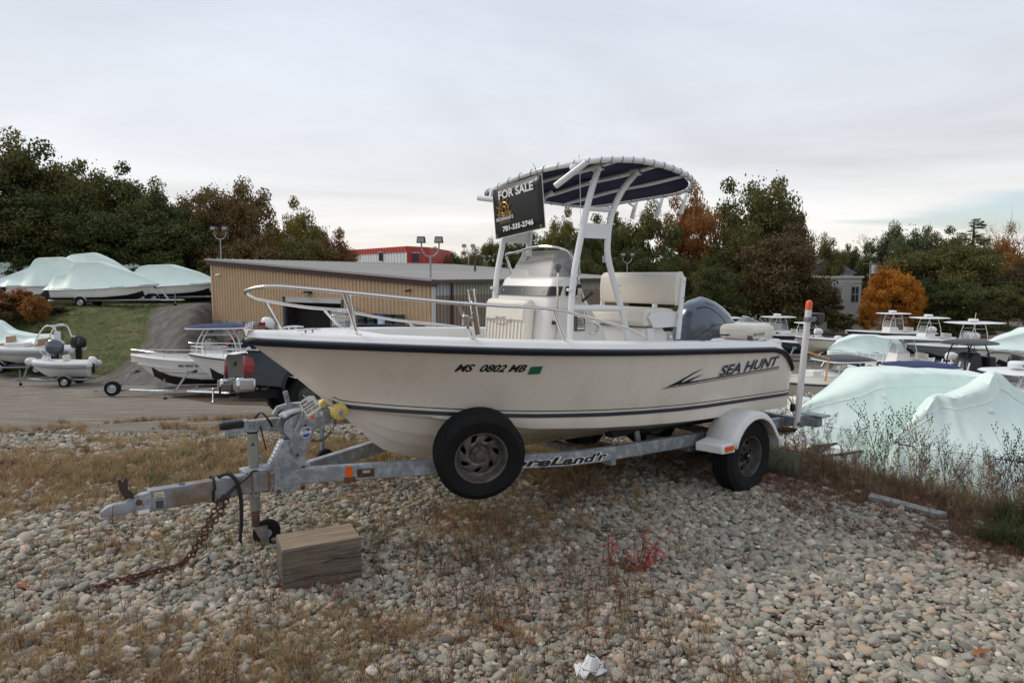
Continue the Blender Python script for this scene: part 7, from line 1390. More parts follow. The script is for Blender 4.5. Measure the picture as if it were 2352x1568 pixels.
wrapped('wrapped boat cut off by the left edge beside the inflatables', -30, 37, R(182), 6.0, 2.3, 1.1, [(-.12, .1, .6), (0, .55, .5), (.1, .5, .45), (.3, .7, .4), (.42, 1.25, .4), (.6, 1.2, .35), (1.0, .1, .1)], seed=22, k=.4, dz=-.3, tl='trailer under the wrapped boat at the left edge')
# ------------------------------------------------------------------ pickup truck
carp = mat('graphite_car_paint', (.030, .034, .043), .32, .45, coat=.25); carpl = mat('dark_trim', (.018, .018, .02), .6); chr2 = mat('chrome_bumper', (.52, .53, .55), .14, 1.)
near_c = at(566, 900, 12.); hd = math.radians(33); f_ = Vector((math.cos(hd), math.sin(hd), 0)); l_ = Vector((-f_.y, f_.x, 0))
cpos = Vector((near_c.x, near_c.y, 0))+l_*.93; z0 = hz(cpos.x, cpos.y)-.1; z1 = hz(cpos.x+f_.x*3.4, cpos.y+f_.y*3.4)
tk = thing('pickup_truck', 'graphite grey pickup truck with red tail lamp and chrome bumper, seen from behind', 'pickup truck', (cpos.x, cpos.y, z0-.02), 0); sl = hz(cpos.x+l_.x, cpos.y+l_.y)-hz(cpos.x-l_.x, cpos.y-l_.y); tk.location.z = z0+.10; tk.rotation_euler = (Matrix.Rotation(hd, 3, 'Z') @ Matrix.Rotation(-math.atan2(z1-z0, 3.4), 3, 'Y') @ Matrix.Rotation(math.atan2(sl, 2.0)*.9, 3, 'X')).to_euler()
W2 = .93
def arch(cx, r, z0_, n_=9): return [(cx+r*math.cos(a), z0_+r*math.sin(a)) for a in np.linspace(PI, 0, n_)]
for s in (1, -1):
    prf = [(.0, .62), (.62, .55)]+[(a, b_) for a, b_ in arch(1.12, .47, .50)]+[(1.75, .50), (1.85, .50), (1.85, 1.18), (.02, 1.22), (-.02, 1.05)]
    MB().prism(prf, .05, lambda a, b_, t_: (a, s*(W2-t_)+(-.03*s if b_ > 1.1 else 0), b_)).build('bed_side', carp, tk, bev=.015)
    MB().tube([(a, s*(W2+.01), b_) for a, b_ in arch(1.12, .50, .50, 13)], .035, 6).build('wheel_arch_flare', carp, tk)
    MB().beam((0, s*(W2-.05), 1.225), (1.85, s*(W2-.05), 1.185), .10, .03).build('bed_rail', carpl, tk)
    tl_ = MB().prism([(-.06, .84), (.10, .80), (.13, .96), (.09, 1.10), (-.05, 1.15)], .10, lambda a, b_, t_: (a, s*(W2+.012-t_*1.6), b_)).build('tail_lamp', redl, tk, bev=.012)
    MB().prism([(-.062, .76), (.11, .73), (.115, .84), (-.062, .87)], .10, lambda a, b_, t_: (a, s*(W2+.016-t_*1.6), b_)).build('reversing_lamp', mat('smoked_lens', (.10, .02, .02), .15), tl_)
    MB().box((-.02, s*.76, .62), (.34, .40, .26)).build('bumper_corner', chr2, tk, bev=.05)
    simple_wheel(tk, (1.12, s*.80, .385), .385, .25, darkrim); simple_wheel(tk, (4.3, s*.80, .385), .385, .25, darkrim)
MB().hexa([(-.02, -.74, .62), (.06, -.74, .62), (.06, .74, .62), (-.02, .74, .62)], [(-.06, -.74, 1.20), (.04, -.74, 1.20), (.04, .74, 1.20), (-.06, .74, 1.20)]).build('tailgate', carp, tk, bev=.012); MB().box((-.06, 0, 1.03), (.03, .3, .08)).build('tailgate_handle', carpl, tk, bev=.01); text_obj('tailgate_lettering', 'TACOMA', .12, lambda a, b_: (-.05, .28-a-.28, .70+b_), carpl, tk, bold=.004, width=.5)
MB().box((-.11, 0, .58), (.18, 1.0, .14)).build('bumper_step', carpl, tk, bev=.02); MB().box((.3, 0, .44), (.7, .9, .16)).build('rear_underbody', blackm, tk); MB().box((.9, 0, .8), (1.8, 1.7, .06)).build('bed_floor', carpl, tk)
MB().beam((.1, 0, .44), (-.42, 0, .42), .06, .06).build('hitch_bar', mat('black_rusty', (.03, .022, .018), .7, .4), tk); MB().ball((-.42, 0, .55), .03, 10).build('hitch_ball', chrome, tk); MB().cyl((-.42, 0, .33), (-.42, 0, .55), .02).build('ball_shank', chrome, tk); MB().ball((-.42, 0, .31), .033, 10).build('hitch_ball', chrome, tk); MB().box((-.30, 0, .52), (.03, .06, .16)).build('hitch_lock', blackm, tk)
mb = MB(); S = []
for y, kx in ((W2, 0), (W2-.02, 0), (.70, .0), (-.70, 0), (-W2+.02, 0), (-W2, 0)):
    pass
mb.prism([(1.9, .48), (5.3, .48), (5.4, .8), (5.3, 1.08), (4.3, 1.16), (1.9, 1.18)], 2*W2, lambda a, b_, t_: (a, -W2+t_, b_)); mb.build('cab_body', carp, tk, bev=.04)
MB().hexa([(1.92, -.88, 1.18), (4.35, -.88, 1.16), (4.35, .88, 1.16), (1.92, .88, 1.18)], [(2.15, -.68, 1.74), (3.6, -.68, 1.74), (3.6, .68, 1.74), (2.15, .68, 1.74)]).build('cab_glass', mat('dark_glass', (.02, .025, .03), .05), tk); MB().box((2.9, 0, 1.76), (1.5, 1.4, .05)).build('cab_roof', carp, tk, bev=.02)
# two more trailers standing behind the tongue
tA = make_trailer(4.0, 'silver trailer tongue with black coupler and wrapped cord just behind the winch stand', 1, galv, group=None, mast=False); a_ = at(512, 985, 5.75); dA = R(212); d_ = Vector((math.cos(dA), math.sin(dA), 0)); o_ = Vector((a_.x, a_.y, 0))-d_*(4.0*1.23+.2)
tA.location = (o_.x, o_.y, a_.z-.42); tA.rotation_euler = (0, 0, dA)
MB().box((5.05, 0, .45), (.2, .10, .07)).build('coupler_cover', black, tA, bev=.02); MB().tube(bez([(4.85, -.07, .46), (4.8, 0, .53), (4.75, .07, .46), (4.7, 0, .38), (4.66, -.06, .45), (4.63, .0, .53), (4.6, .06, .45)], 24), .010, 6).build('wrapped_cord', black, tA); MB().grid([[(x, .0445, z) for x in (4.62, 4.35)] for z in (.40, .45)]).build('warning_label', signw, tA, smooth=0); MB().grid([[(x, .046, z) for x in (4.62, 4.35)] for z in (.438, .452)]).build('label_band', amber, tA, smooth=0)
links('hanging_chain_link', [(4.88, .05, .44), (4.88, .06, .22)], .024, tA, galv, .010, .003); MB().tube(bez([(4.82, .04, .42), (4.80, .05, .3), (4.78, .05, .2)], 8), .006, 5).build('plug_cord', black, tA)
tB = make_trailer(4.4, 'galvanised trailer with latch coupler partly behind the winch stand and the yellow roller', 1, galv, group=None, mast=False, fm=whitep); a_ = at(625, 940, 7.4); dA = R(213); d_ = Vector((math.cos(dA), math.sin(dA), 0)); o_ = Vector((a_.x, a_.y, 0))-d_*(4.4*1.23+.2); tB.location = (o_.x, o_.y, a_.z-.42); tB.rotation_euler = (0, 0, dA)
MB().cyl((4.95, -.12, .25), (4.95, -.12, .95), .032, n=10).build('jack', galv, tB); MB().box((5.45, 0, .53), (.05, .03, .16), rot=(0, .2, 0)).build('coupler_latch', galv, tB)
MB().cyl((4.3, .1, .02), (4.3, .1, .4), .022, n=8).build('jack', galv, tA); MB().lathe([(0, -.03), (.08, -.03), (.08, .03), (0, .03)], (4.28, .12, .08), (0, 1, 0), 14).build('jack_wheel', rubber, tA)
# ------------------------------------------------------------------ right yard: row after row of boats (z of the yard about -3.5)
G2 = 'open boats in the right yard'
darkhull = mat('navy_hull', (.012, .016, .032), .2, coat=.5); tealhull = mat('teal_hull', (.012, .06, .10), .2, coat=.5); navyhull2 = mat('blue_hull', (.010, .028, .065), .2, coat=.5); greyhull = mat('sea_grey_hull', (.20, .235, .235), .25, coat=.4); creamh = mat('cream_hull', (.58, .54, .45), .3)
def ccboat(lab, u, Y, deg, L_, B, hm, k=.6, D=1.15, top=None, radar=None, motorm=gelw, nm=1, bm=antif, tl=None, axles=2, cov=False, cm=gelw, rail=whitep, ws=.7, tilt=0., ttw=2.0, tln=2.2, dzt=2.15, group=G2, soft=False, topm=pwhite, holders=0, rise=.35, railh=0, frame=None):
    p = place(u, Y, R(deg), L_); b = thing('centre_console_boat', lab, 'boat', p, R(deg), group); z_ = gen_hull(b, L_, B, D, k, hm, bm, rise, rail=rail); zd = k+D-.35
    console(b, L_*.46, zd, .95, 1.1, 1.05, ws, cm, frame=frame)
    if top: ttop(b, L_*.43, zd+.1, zd+dzt, tln, ttw, topm, frame or pwhite, soft=soft, radar=radar, holders=holders, legx=.6)
    seat(b, L_*.27, zd, 1.0)
    for i in range(nm): outboard(b, -.3, (i-(nm-1)/2)*.6, k+D+.05, motorm, 1.15, tilt)
    if railh: railing(b, L_, B, z_, railh)
    if Y > 35: b.scale = (1, 1, .74)
    if tl: trailer_for(b, L_, tl, axles)
    return b, z_, zd
# pilothouse boat
b, z_, zd = ccboat('dark hulled boat with white hard top and radar, left of the white guide post', 1775, 55, 187, 7.2, 2.6, darkhull, top=True, radar=1, tl='trailer under the dark hulled hard top boat', railh=.45, dzt=2.3, tln=2.6)
mb = MB(); mb.hexa([(2.4, -1.0, z_(.5)+.05), (6.0, -.5, z_(.8)+.05), (6.0, .5, z_(.8)+.05), (2.4, 1.0, z_(.5)+.05)], [(2.5, -.85, z_(.5)+.5), (5.0, -.42, z_(.8)+.3), (5.0, .42, z_(.8)+.3), (2.5, .85, z_(.5)+.5)]); mb.build('cabin_top', gelw, b, bev=.08); MB().box((3.6, .86, z_(.5)+.25), (.3, .03, .12)).build('porthole', blackm, b)
mb = MB()
for s in (1, -1): mb.add([(4.6, s*.5, z_(.5)+.42), (2.6, s*.85, z_(.5)+.5), (2.9, s*.75, z_(.5)+1.25), (3.9, s*.42, z_(.5)+1.25)], [(0, 1, 2, 3)])
mb.add([(4.6, -.5, z_(.5)+.42), (4.6, .5, z_(.5)+.42), (3.9, .42, z_(.5)+1.25), (3.9, -.42, z_(.5)+1.25)], [(0, 1, 2, 3)]); mb.build('pilothouse_glass', glassm, b, smooth=0)
ccboat('teal hulled centre console boat just behind the white guide post', 1845, 50, 193, 5.4, 2.2, tealhull, D=1.0, top=True, tl='trailer under the teal hulled boat', motorm=gelw, axles=1, dzt=2.35, ttw=1.4, tln=1.7)
p = place(1712, 58, R(185), 5.4); b = thing('bowrider', 'white runabout with a clear wraparound windscreen above the stern cushion', 'boat', p, R(185), G2); z_ = gen_hull(b, 5.4, 2.2, 1.0, 1.0, gelw, None, .25, open_=False); mb = MB(); mb.add([(3.3, -.7, 2.1), (3.6, 0, 2.1), (3.3, .7, 2.1), (2.7, .6, 2.65), (2.9, 0, 2.7), (2.7, -.6, 2.65)], [(0, 1, 4, 5), (1, 2, 3, 4)]); mb.add([(3.3, .7, 2.1), (1.6, .95, 2.1), (2.7, .6, 2.65)], [(0, 1, 2)]); mb.build('windscreen', glassm, b, smooth=0); MB().tube([(1.6, .95, 2.1), (2.7, .6, 2.65), (2.9, 0, 2.7), (2.7, -.6, 2.65)], .025, 5).build('windscreen_frame', pwhite, b); trailer_for(b, 5.4, 'trailer under the white runabout', 1)
ccboat('white boat with a hard top showing just behind the outboard motor', 1655, 52, 184, 6.0, 2.3, gelw, D=1.1, top=True, tl='trailer under the boat behind the outboard motor', dzt=2.6)
ccboat('white boat whose hard top shows under the white seat back', 1497, 54, 186, 6.0, 2.3, gelw, D=1.1, top=True, tl='trailer under the boat behind the white seat', dzt=2.7, tln=1.8); ccboat('white boat whose hard top shows at the right edge of the seat', 1560, 56, 186, 6.0, 2.3, gelw, D=1.1, top=True, tl='trailer under the boat at the right edge of the seat', dzt=2.55, tln=1.8)
p = place(1893, 47, R(190), 4.2); b = thing('skiff', 'small cream skiff bow between the teal boat and the wrapped one', 'boat', p, R(190), G2); gen_hull(b, 4.2, 1.8, .8, .9, creamh, None, .25); trailer_for(b, 4.2, 'trailer under the small cream skiff', 1, galv)
wrapped('wrapped cream boat in the middle of the right yard, bow to the left', 1985, 44, R(196), 5.2, 2.3, 1.0, [(-.12, .05, .7), (0, .5, .6), (.06, 1.15, .5), (.30, 1.35, .45), (.6, 1.35, .4), (.85, .85, .3), (1., .15, .1)], hm=creamh, bm=None, skirt=.45, seed=31, tl='trailer under the wrapped cream boat', k=.5)
ccboat('navy hulled boat with a radar topped hard top behind the wrapped cream boat', 2040, 56, 188, 7.4, 2.5, darkhull, D=1.25, top=True, radar=1, tl='trailer under the navy boat behind the wrapped cream boat', dzt=2.5, tln=2.5)
ccboat('grey hulled boat with a tall antenna and hard top left of the largest grey hull', 2122, 50, 187, 7.2, 2.6, greyhull, D=1.35, top=True, radar=1, nm=2, tl='trailer under the grey boat with the tall antenna', dzt=2.5, tln=2.5)
b, z_, zd = ccboat('largest grey hulled boat with radar, hard top and tan seat', 2222, 44, 188, 8.4, 2.8, greyhull, D=1.45, top=True, radar=1, nm=1, tl='trailer under the largest grey hulled boat', dzt=2.45, tln=3.4, ttw=2.3); MB().box((1.9, 0, zd+.9), (.3, 1.0, .7)).build('tan_backrest', tanv, b, bev=.05); MB().tube([(4.2, .6, zd+2.4), (4.1, .6, zd+3.4)], .02, 4).build('antenna', pwhite, b)
wrapped('large wrapped boat with a white hull at the right edge of the yard', 2400, 37.5, R(190), 8.6, 2.9, 1.6, [(-.1, .2, .6), (0, 1.2, .5), (.3, 1.7, .45), (.62, 1.6, .4), (.68, 1.3, .35), (.8, .95, .3), (1., .1, .08)], bm=antif, seed=35, tl='trailer under the large wrapped boat at the right edge', axles=2, k=.75, rise=.45)
ccboat('blue hulled centre console boat with white top in front of the grey ones', 2060, 39, 186, 6.3, 2.4, navyhull2, D=1.05, top=True, tl='trailer under the blue hulled centre console boat', dzt=2.2, tln=2.6, motorm=gelw, k=.55)
b, zt = rib('black rigid inflatable boat with black canopy and covered console', 2235, 31.5, R(197), 5.0, 2.3, .26, hypb, blackm, .6, 'inflatable boats', stripe=hypb)
ttop(b, 2.6, zt, zt+1.45, 2.2, 1.8, black, blackm, soft=True, legx=.75); MB().hexa([(2.2, -.5, zt), (3.3, -.45, zt), (3.3, .45, zt), (2.2, .5, zt)], [(2.3, -.38, zt+1.0), (2.75, -.35, zt+1.0), (2.75, .35, zt+1.0), (2.3, .38, zt+1.0)]).build('console_cover', hypb, b, bev=.06); MB().box((1.6, 0, zt+.4), (.5, .8, .8)).build('seat_cover', hypb, b, bev=.06); outboard(b, -.2, 0, zt+.15, blackm, 1.2, -.2)
MB().tube(bez([(.2, -.85, zt), (.3, -.8, zt+.8), (.3, .8, zt+.8), (.2, .85, zt)], 16), .035, 6).build('arch', blackm, b); MB().tube([(.1, .85, zt), (.0, .85, zt+1.9)], .015, 4).build('antenna', blackm, b); text_obj('tube_lettering', 'RIBCRAFT', .12, lambda a, q: (1.9-a, 1.13, zt+.05+q), hyp, b, width=.5); text_obj('registration_number', 'MS 385', .10, lambda a, q: (3.6-a, 1.11, zt+.05+q), signw, b, width=.45); trailer_for(b, 5.0, 'trailer under the black inflatable', 2, galv)
# nearer row
b, z_, zd = ccboat('boat with a black canvas top and rod holders to the right of the guide post', 1925, 26.5, 190, 5.0, 2.2, creamh, D=.75, k=.45, top=True, soft=True, topm=black, tl='trailer under the boat with the black canvas top', holders=5, dzt=1.5, ttw=1.9, tln=2.1, ws=.3, motorm=blackm)
b, z_, zd = ccboat('boat with a navy canvas top behind the front wrapped boats', 2100, 24.5, 190, 5.2, 2.2, gelw, D=.75, k=.4, top=True, soft=True, topm=canvas2, tl='trailer under the boat with the navy canvas top', holders=5, dzt=1.45, ttw=2.0, tln=2.4, ws=.3, motorm=blackm)
b, z_, zd = ccboat('white boat with a lettered radar dome on its hard top at the right edge', 2330, 22.5, 188, 5.8, 2.3, gelw, D=.7, k=.4, top=True, radar='GARMIN', tl='trailer under the boat with the lettered radar dome', dzt=1.45, ttw=1.9, tln=2.2, ws=.3)
for (u, Y, lab) in ((1880, 30, 'low white skiff left of the black canvas top'), (1960, 33, 'low white skiff in front of the wrapped cream boat'), (2080, 30.5, 'low grey skiff behind the navy canvas top')):
    p = place(u, Y, R(192), 5.); b = thing('skiff', lab, 'boat', p, R(192), G2); gen_hull(b, 5., 2., .7, .5, gelw if 'white' in lab else greyhull, antif, .2); seat(b, 1.6, .85, .7); MB().box((2.6, 0, 1.25), (.5, .6, .8)).build('console', gelg, b, bev=.05); outboard(b, -.2, 0, 1.3, blackm, .9); trailer_for(b, 5.0, lab.replace('low ', 'trailer under the low '), 1, galv)
p = place(1868, 20.5, R(200), 4.8); b = thing('centre_console_boat', 'open white boat with steel seat frame and steering wheel behind the guide post', 'boat', p, R(200), G2); z_ = gen_hull(b, 4.8, 2.1, .7, .5, gelw, antif, .2)
MB().box((2.7, 0, 1.3), (.5, .7, .9)).build('console', gelg, b, bev=.05); MB().lathe([(.17, -.02), (.19, 0), (.17, .02), (.15, 0), (.17, -.02)], (2.35, 0, 1.75), (-.8, 0, .6), 20).build('steering_wheel', chrome, b); MB().box((1.7, 0, 1.15), (.5, 1.0, .6)).build('seat_base', gelw, b, bev=.05)
for z in (1.5, 1.65, 1.8): MB().tube(bez([(1.45, -.5, z-.1), (1.40, -.45, z), (1.40, .45, z), (1.45, .5, z-.1)], 12), .02, 6).build('seat_frame', chrome, b)
MB().box((1.42, 0, 1.5), (.08, .9, .16)).build('seat_backrest', vinyl, b, bev=.03); outboard(b, -.2, 0, 1.3, gelw, .9); trailer_for(b, 4.8, 'trailer under the open white boat behind the guide post', 1, galv)
p = place(1868, 24.5, R(186), 4.0); b = thing('skiff', 'cream skiff with a small wooden frame right beside the guide post', 'boat', p, R(186), G2); gen_hull(b, 4.0, 1.9, .7, .9, creamh, None, .15, open_=False, deck=creamh); MB().tube([(1.6, .3, 1.7), (1.5, .3, 2.5), (2.3, .3, 2.75)], .04, 4).build('wooden_frame', mat('fresh_wood', (.50, .27, .10), .7), b); trailer_for(b, 4.0, 'trailer under the cream skiff', 1, galv)
p = place(1815, 16.5, R(205), 4.2); b = thing('bowrider', 'white boat with folded tube frame right under the stern at the guide post', 'boat', p, R(205), G2); gen_hull(b, 4.2, 1.9, .7, .45, gelw, None, .2, open_=False)
for k_ in range(4): MB().tube([(1.0+.3*k_, -.6, 1.25), (2.0+.3*k_, .0, 1.8), (1.6, .7, 1.3)], .025, 5).build('folded_frame', pwhite, b)
MB().box((1.6, .6, 1.3), (.8, .4, .05), rot=(.5, 0, 0)).build('dark_vent', blackm, b); trailer_for(b, 4.2, 'trailer under the boat with folded tube frame', 1, galv)
# the two big wrapped boats below the bank
wrapped('large pale green wrapped boat nearest the guide post, below the bank', 2035, 17.6, R(192), 4.9, 2.5, 1.15, [(-.28, .05, .7), (-.18, .7, .6), (-.08, 1.45, .62), (.06, 1.46, .66), (.35, 1.54, .62), (.62, 1.46, .55), (.72, 1.1, .45), (.90, .65, .3), (1.0, .35, .1)], bm=None, k=.45, seed=41, skirt=1.45, sag=1.25, tl='trailer under the large wrapped boat nearest the guide post', dz=-.15)
wrapped('large pale green wrapped boat with pointed peaks at the right edge', 2330, 15.4, R(188), 5.4, 2.6, 1.1, [(-.2, .2, .6), (-.05, .9, .5), (.15, 1.35, .3), (.3, 1.25, .25), (.50, 1.45, .2), (.58, 1.92, .05), (.64, 1.5, .2), (.80, 1.15, .25), (.84, 1.3, .05), (.90, .85, .3), (1.02, .1, .1)], bm=None, k=.4, seed=47, skirt=1.4, sag=1.5, tl='trailer under the peaked wrapped boat', dz=-.15)
# ------------------------------------------------------------------ weeds on the edge of the bank
seedm = mat('dark_seed_heads', (.035, .028, .022), .9); stemm = mat('brown_stems', (.085, .055, .038), .9, nscale=5, namt=.3); leafd = scat_mat('weed_edge', [(0., (.15, .095, .06)), (.35, (.25, .165, .105)), (.6, (.36, .27, .175)), (.75, (.13, .145, .055)), (1., (.20, .215, .08))], trans=.2)
def weed_plant(seed, h=.8, spread=.35, nb=7, heads=True):
    r = random.Random(seed); st_ = MB(); hd_ = MB()
    def br(p, d, ln, rad, lv):
        n_ = 4; path = [p]
        for i in range(n_): d = (d+Vector((r.uniform(-.18, .18), r.uniform(-.18, .18), r.uniform(-.02, .14)))).normalized(); path.append(path[-1]+d*ln/n_)
        st_.tube(path, [rad*(1-.6*i/n_) for i in range(n_+1)], 3 if lv else 4, caps=False)
        if lv < 2:
            for i in range(nb if lv == 0 else 4):
                t_ = r.uniform(.3, 1); b_ = path[min(n_, int(t_*n_))]; a = r.uniform(0, 6.28); br(b_, (d+Vector((math.cos(a), math.sin(a), .35))*.75).normalized(), ln*r.uniform(.3, .5), rad*.5, lv+1)
        elif heads:
            for q in path[2:]: c = q+Vector((r.uniform(-.012, .012), r.uniform(-.012, .012), .01)); s_ = .0065; hd_.add([c+Vector((0, 0, 2*s_)), c+Vector((s_, 0, 0)), c+Vector((-s_*.5, s_, 0)), c+Vector((-s_*.5, -s_, 0)), c-Vector((0, 0, s_))], [(0, 1, 2), (0, 2, 3), (0, 3, 1), (4, 2, 1), (4, 3, 2), (4, 1, 3)])
    for k in range(3): a = r.uniform(0, 6.28); br(Vector((0, 0, 0)), Vector((math.cos(a)*spread, math.sin(a)*spread, 1)).normalized(), h*r.uniform(.75, 1), .004, 0)
    return st_.mesh('stems', stemm, smooth=0, merge=False), hd_.mesh('seed_heads', seedm, smooth=0, merge=False)
WP = [weed_plant(i, .8, (.35, .5, .3, .45)[i], 7) for i in range(4)]
wl = [(2035, 1055, 7.0, 1.0, 0, 'dark twiggy weed with seed heads standing before the nearest large wrap'), (2110, 1075, 7.0, .9, 1, 'twiggy weed leaning right across the gap between the two large wraps'), (2180, 1090, 6.7, .75, 2, 'thin dark weed in front of the gap between the large wraps'), (2250, 1100, 6.4, .62, 3, 'short dark weed before the peaked wrap'), (2330, 1105, 6.1, 1.0, 0, 'tall dark weed with seed heads at the right edge'), (2300, 1120, 5.9, .7, 2, 'dark weed left of the tall one at the right edge'), (1975, 1045, 7.2, .6, 3, 'low dark weed right of the log'), (2380, 1130, 5.8, .9, 1, 'dark weed cut by the right edge')]
for (u, v, Y, s_, i, lab) in wl:
    x = at(u, v, Y).x; w = thing('weed_plant', lab, 'weed', (x, Y, hz(x, Y)-.02), random.uniform(0, 6), 'dark seed head weeds on the bank edge'); w.scale = (s_*1.12,)*3; pobj('stems', WP[i][0], w); pobj('seed_heads', WP[i][1], w)['kind'] = 'stuff'
# goldenrod like plumes beside the trailer tail
def plume(seed):
    r = random.Random(seed); mb = MB(); h = r.uniform(.5, .75); path = [Vector((.02*k*r.uniform(-1, 1), .02*k*r.uniform(-1, 1), h*k/5)) for k in range(6)]; mb.tube(path, [.004, .0035, .003, .0025, .002, .001], 3, caps=False)
    for i in range(70):
        t_ = r.uniform(.25, 1); p_ = path[0].lerp(path[-1], t_); a = r.uniform(0, 6.28); ln = .07*(1.15-t_)+.012; d = Vector((math.cos(a), math.sin(a), r.uniform(.1, .8)))*ln; s1 = Vector((-d.y, d.x, 0)).normalized()*.006
        mb.add([p_, p_+d*.5+s1, p_+d, p_+d*.5-s1], [(0, 1, 2, 3)])
    return mb.mesh('plume', leafd, smooth=0, merge=False)
pm = [plume(i) for i in range(5)]; bushm = [blade_clump(200+i, 40, .30, .12, .004, .9, leafd) for i in range(4)]
n_ = 5200; px, py = rand_pts(n_, 1.6, 7.5, 3.2, 11.5); d1 = (px-2.95)*.79+(py-7.75)*.61
keep = rng.uniform(0, 1, n_) < sm((d1+.95)/.8)*sm((3.0-d1)/1.5); px, py, d1 = px[keep], py[keep], d1[keep]; k = len(px); hgt = .40+.45*sm((d1+.8)/.8); s_ = rng.uniform(.4, 1.1, k)*hgt
cvv = np.clip(rng.uniform(0, .65, k)+.3*(np.sin(px*2.1+py)*.5+.5)*(rng.uniform(0, 1, k) < .4)+.25*sm((px-4.0)/1.), 0, 1)
scatter('bank_weeds', np.stack([px, py, height(px, py)-.01], 1), np.stack([rng.normal(0, .15, k), rng.normal(0, .15, k), rng.uniform(0, 6.28, k)], 1), np.stack([s_, s_, s_], 1), cvv, bushm, label='brown and green weeds thick along the edge of the bank at right')
n_ = 620; px, py = rand_pts(n_, 2.0, 6.5, 4.2, 9.5); d1 = (px-2.95)*.79+(py-7.75)*.61; keep = rng.uniform(0, 1, n_) < sm((d1+.7)/.5)*sm((2.6-d1)/1.5); px, py = px[keep], py[keep]; k = len(px); s_ = rng.uniform(.5, 1.15, k)
scatter('weed_plumes', np.stack([px, py, height(px, py)-.01], 1), np.stack([rng.normal(0, .15, k), rng.normal(0, .15, k), rng.uniform(0, 6.28, k)], 1), np.stack([s_, s_, s_], 1), rng.uniform(0, .75, k), pm, label='feathery brown plumes growing among the bank weeds')
# reddish brown mat of dead weeds spreading over the stones at right
redw = scat_mat('dead_red_weed', [(0., (.14, .06, .036)), (.5, (.22, .105, .065)), (1., (.17, .125, .08))], trans=.1); rv = [blade_clump(300+i, 30, .07, .14, .0022, 2.4, redw, .2) for i in range(3)]
n_ = 9000; px, py = rand_pts(n_, .9, 5.2, 3.6, 8.2); d1 = (px-2.95)*.79+(py-7.75)*.61; keep = rng.uniform(0, 1, n_) < sm((d1+1.9)/1.1)*sm((.3-d1)/.6)*(.25+.75*(np.sin(px*3.1+py*1.3)*np.sin(py*4.1-px) > -.25)); px, py = px[keep], py[keep]; k = len(px); s_ = rng.uniform(.5, 1.2, k)
scatter('dead_weed_mat', np.stack([px, py, height(px, py)+.01], 1), np.stack([rng.normal(0, .2, k), rng.normal(0, .2, k), rng.uniform(0, 6.28, k)], 1), np.stack([s_, s_, s_], 1), rng.uniform(0, 1, k), rv, label='mat of dead reddish weeds creeping over the stones beside the plank')
# feathery green shrub at the right edge
fg = scat_mat('feathery_green', [(0., (.07, .085, .03)), (.6, (.12, .13, .05)), (1., (.20, .19, .09))], trans=.25)
fsh = [blade_clump(400+i, 60, .38, .10, .005, 1.3, fg) for i in range(3)]
for (u, v, Y, s_, lab) in ((2310, 1185, 5.15, 1.0, 'feathery yellow green shrub at the right edge, nearest the plank'), (2345, 1120, 5.6, 1.15, 'taller feathery shrub at the right edge behind the nearer one'), (2270, 1200, 5.2, .55, 'small feathery shrub left of the larger ones'), (2390, 1200, 4.9, .9, 'feathery shrub cut by the right edge')):
    x = at(u, v, Y).x; w = thing('feathery_shrub', lab, 'shrub', (x, Y, hz(x, Y)), 0, 'feathery shrubs at the right edge')
    for i in range(5): pobj('foliage', fsh[i % 3], w, (random.uniform(-.12, .12), random.uniform(-.1, .1), 0), (0, 0, random.uniform(0, 6)), (s_, s_, s_*.8))
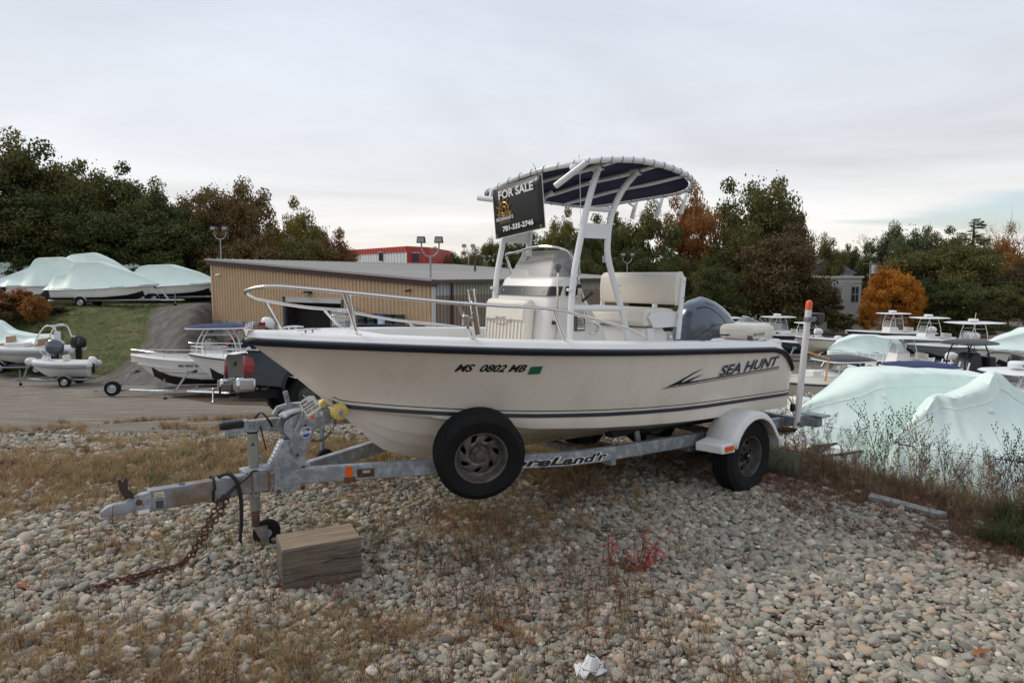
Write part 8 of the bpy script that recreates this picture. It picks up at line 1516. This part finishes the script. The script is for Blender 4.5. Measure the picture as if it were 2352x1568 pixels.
# red leaved plants among the stones
redleaf = mat('red_leaves', (.42, .045, .03), .55, nscale=9, namt=.4, col2=(.30, .12, .03), c2scale=14); redstem = mat('red_stems', (.14, .035, .025), .8)
def red_plant(seed, h, n_s, nl, spread=.6):
    r = random.Random(seed); st_ = MB(); lf = MB()
    for k in range(n_s):
        a = r.uniform(0, 6.28); d = Vector((math.cos(a)*spread*r.random(), math.sin(a)*spread*r.random(), 1)).normalized(); ln = h*r.uniform(.5, 1); path = [Vector((0, 0, 0))]
        for i in range(5): d = (d+Vector((r.uniform(-.2, .2), r.uniform(-.2, .2), 0))).normalized(); path.append(path[-1]+d*ln/5)
        st_.tube(path, .0022, 4, caps=False)
        for i in range(nl):
            p_ = path[r.randint(1, 5)]; a = r.uniform(0, 6.28); L2 = r.uniform(.03, .07); d2 = Vector((math.cos(a), math.sin(a), r.uniform(-.3, .6))); s1 = Vector((-d2.y, d2.x, .2)).normalized()*L2*.17; dn = Vector((0, 0, -L2*.35))
            lf.add([p_, p_+d2*L2*.4+s1, p_+d2*L2+dn, p_+d2*L2*.4-s1], [(0, 1, 2), (0, 2, 3)])
    return st_.mesh('stems', redstem, smooth=0, merge=False), lf.mesh('leaves', redleaf, smooth=0, merge=False)
for (u, v, seed, h, ns, nl, sp_, lab) in ((1470, 1315, 1, .20, 26, 3, 1.5, 'low red leaved plant spreading over the gravel in front of the trailer wheel'), (1480, 1300, 2, .42, 2, 5, .3, 'tall thin red stem rising behind the low red plant'), (1400, 1300, 3, .26, 3, 4, .8, 'small red leaved sprig left of the low red plant')):
    p = gz(u, v, 0); w = thing('red_leaved_plant', lab, 'plant', p, 0, 'red leaved plants in the gravel'); a, b_ = red_plant(seed, h, ns, nl, sp_); pobj('stems', a, w); pobj('leaves', b_, w)
# fallen oak leaves
fl = mat('fallen_leaf', (.30, .12, .05), .8, nscale=9, namt=.3)
for (u, v, lab) in ((1045, 1210, 'curled brown oak leaf on the stones right of the timber block'), (800, 1140, 'rust coloured leaf hanging under the tongue on the stones'), (705, 1270, 'orange brown leaf lying by the timber block'), (52, 1345, 'orange brown leaf on the stones at the left edge'), (1140, 1435, 'small brown leaf in the foreground grass'), (2250, 1500, 'dark curled leaf among the stones at lower right')):
    p = gz(u, v, .035); o = thing('fallen_leaf', lab, 'leaf', p, random.uniform(0, 6), 'fallen oak leaves'); lb = [(0, -.05), (.012, -.02), (.03, -.022), (.02, 0), (.038, .012), (.016, .024), (.018, .045), (0, .055), (-.018, .045), (-.016, .024), (-.038, .012), (-.02, 0), (-.03, -.022), (-.012, -.02)]
    mb = MB(); c = (0, 0, 0); mb.add([(0, 0, 0)]+[(x, y, .02*abs(x)/.03+.012*y/.05) for x, y in lb], [(0, i+1, (i+1) % 14+1) for i in range(14)]); mb.build('leaf_blade', fl, o, smooth=0)
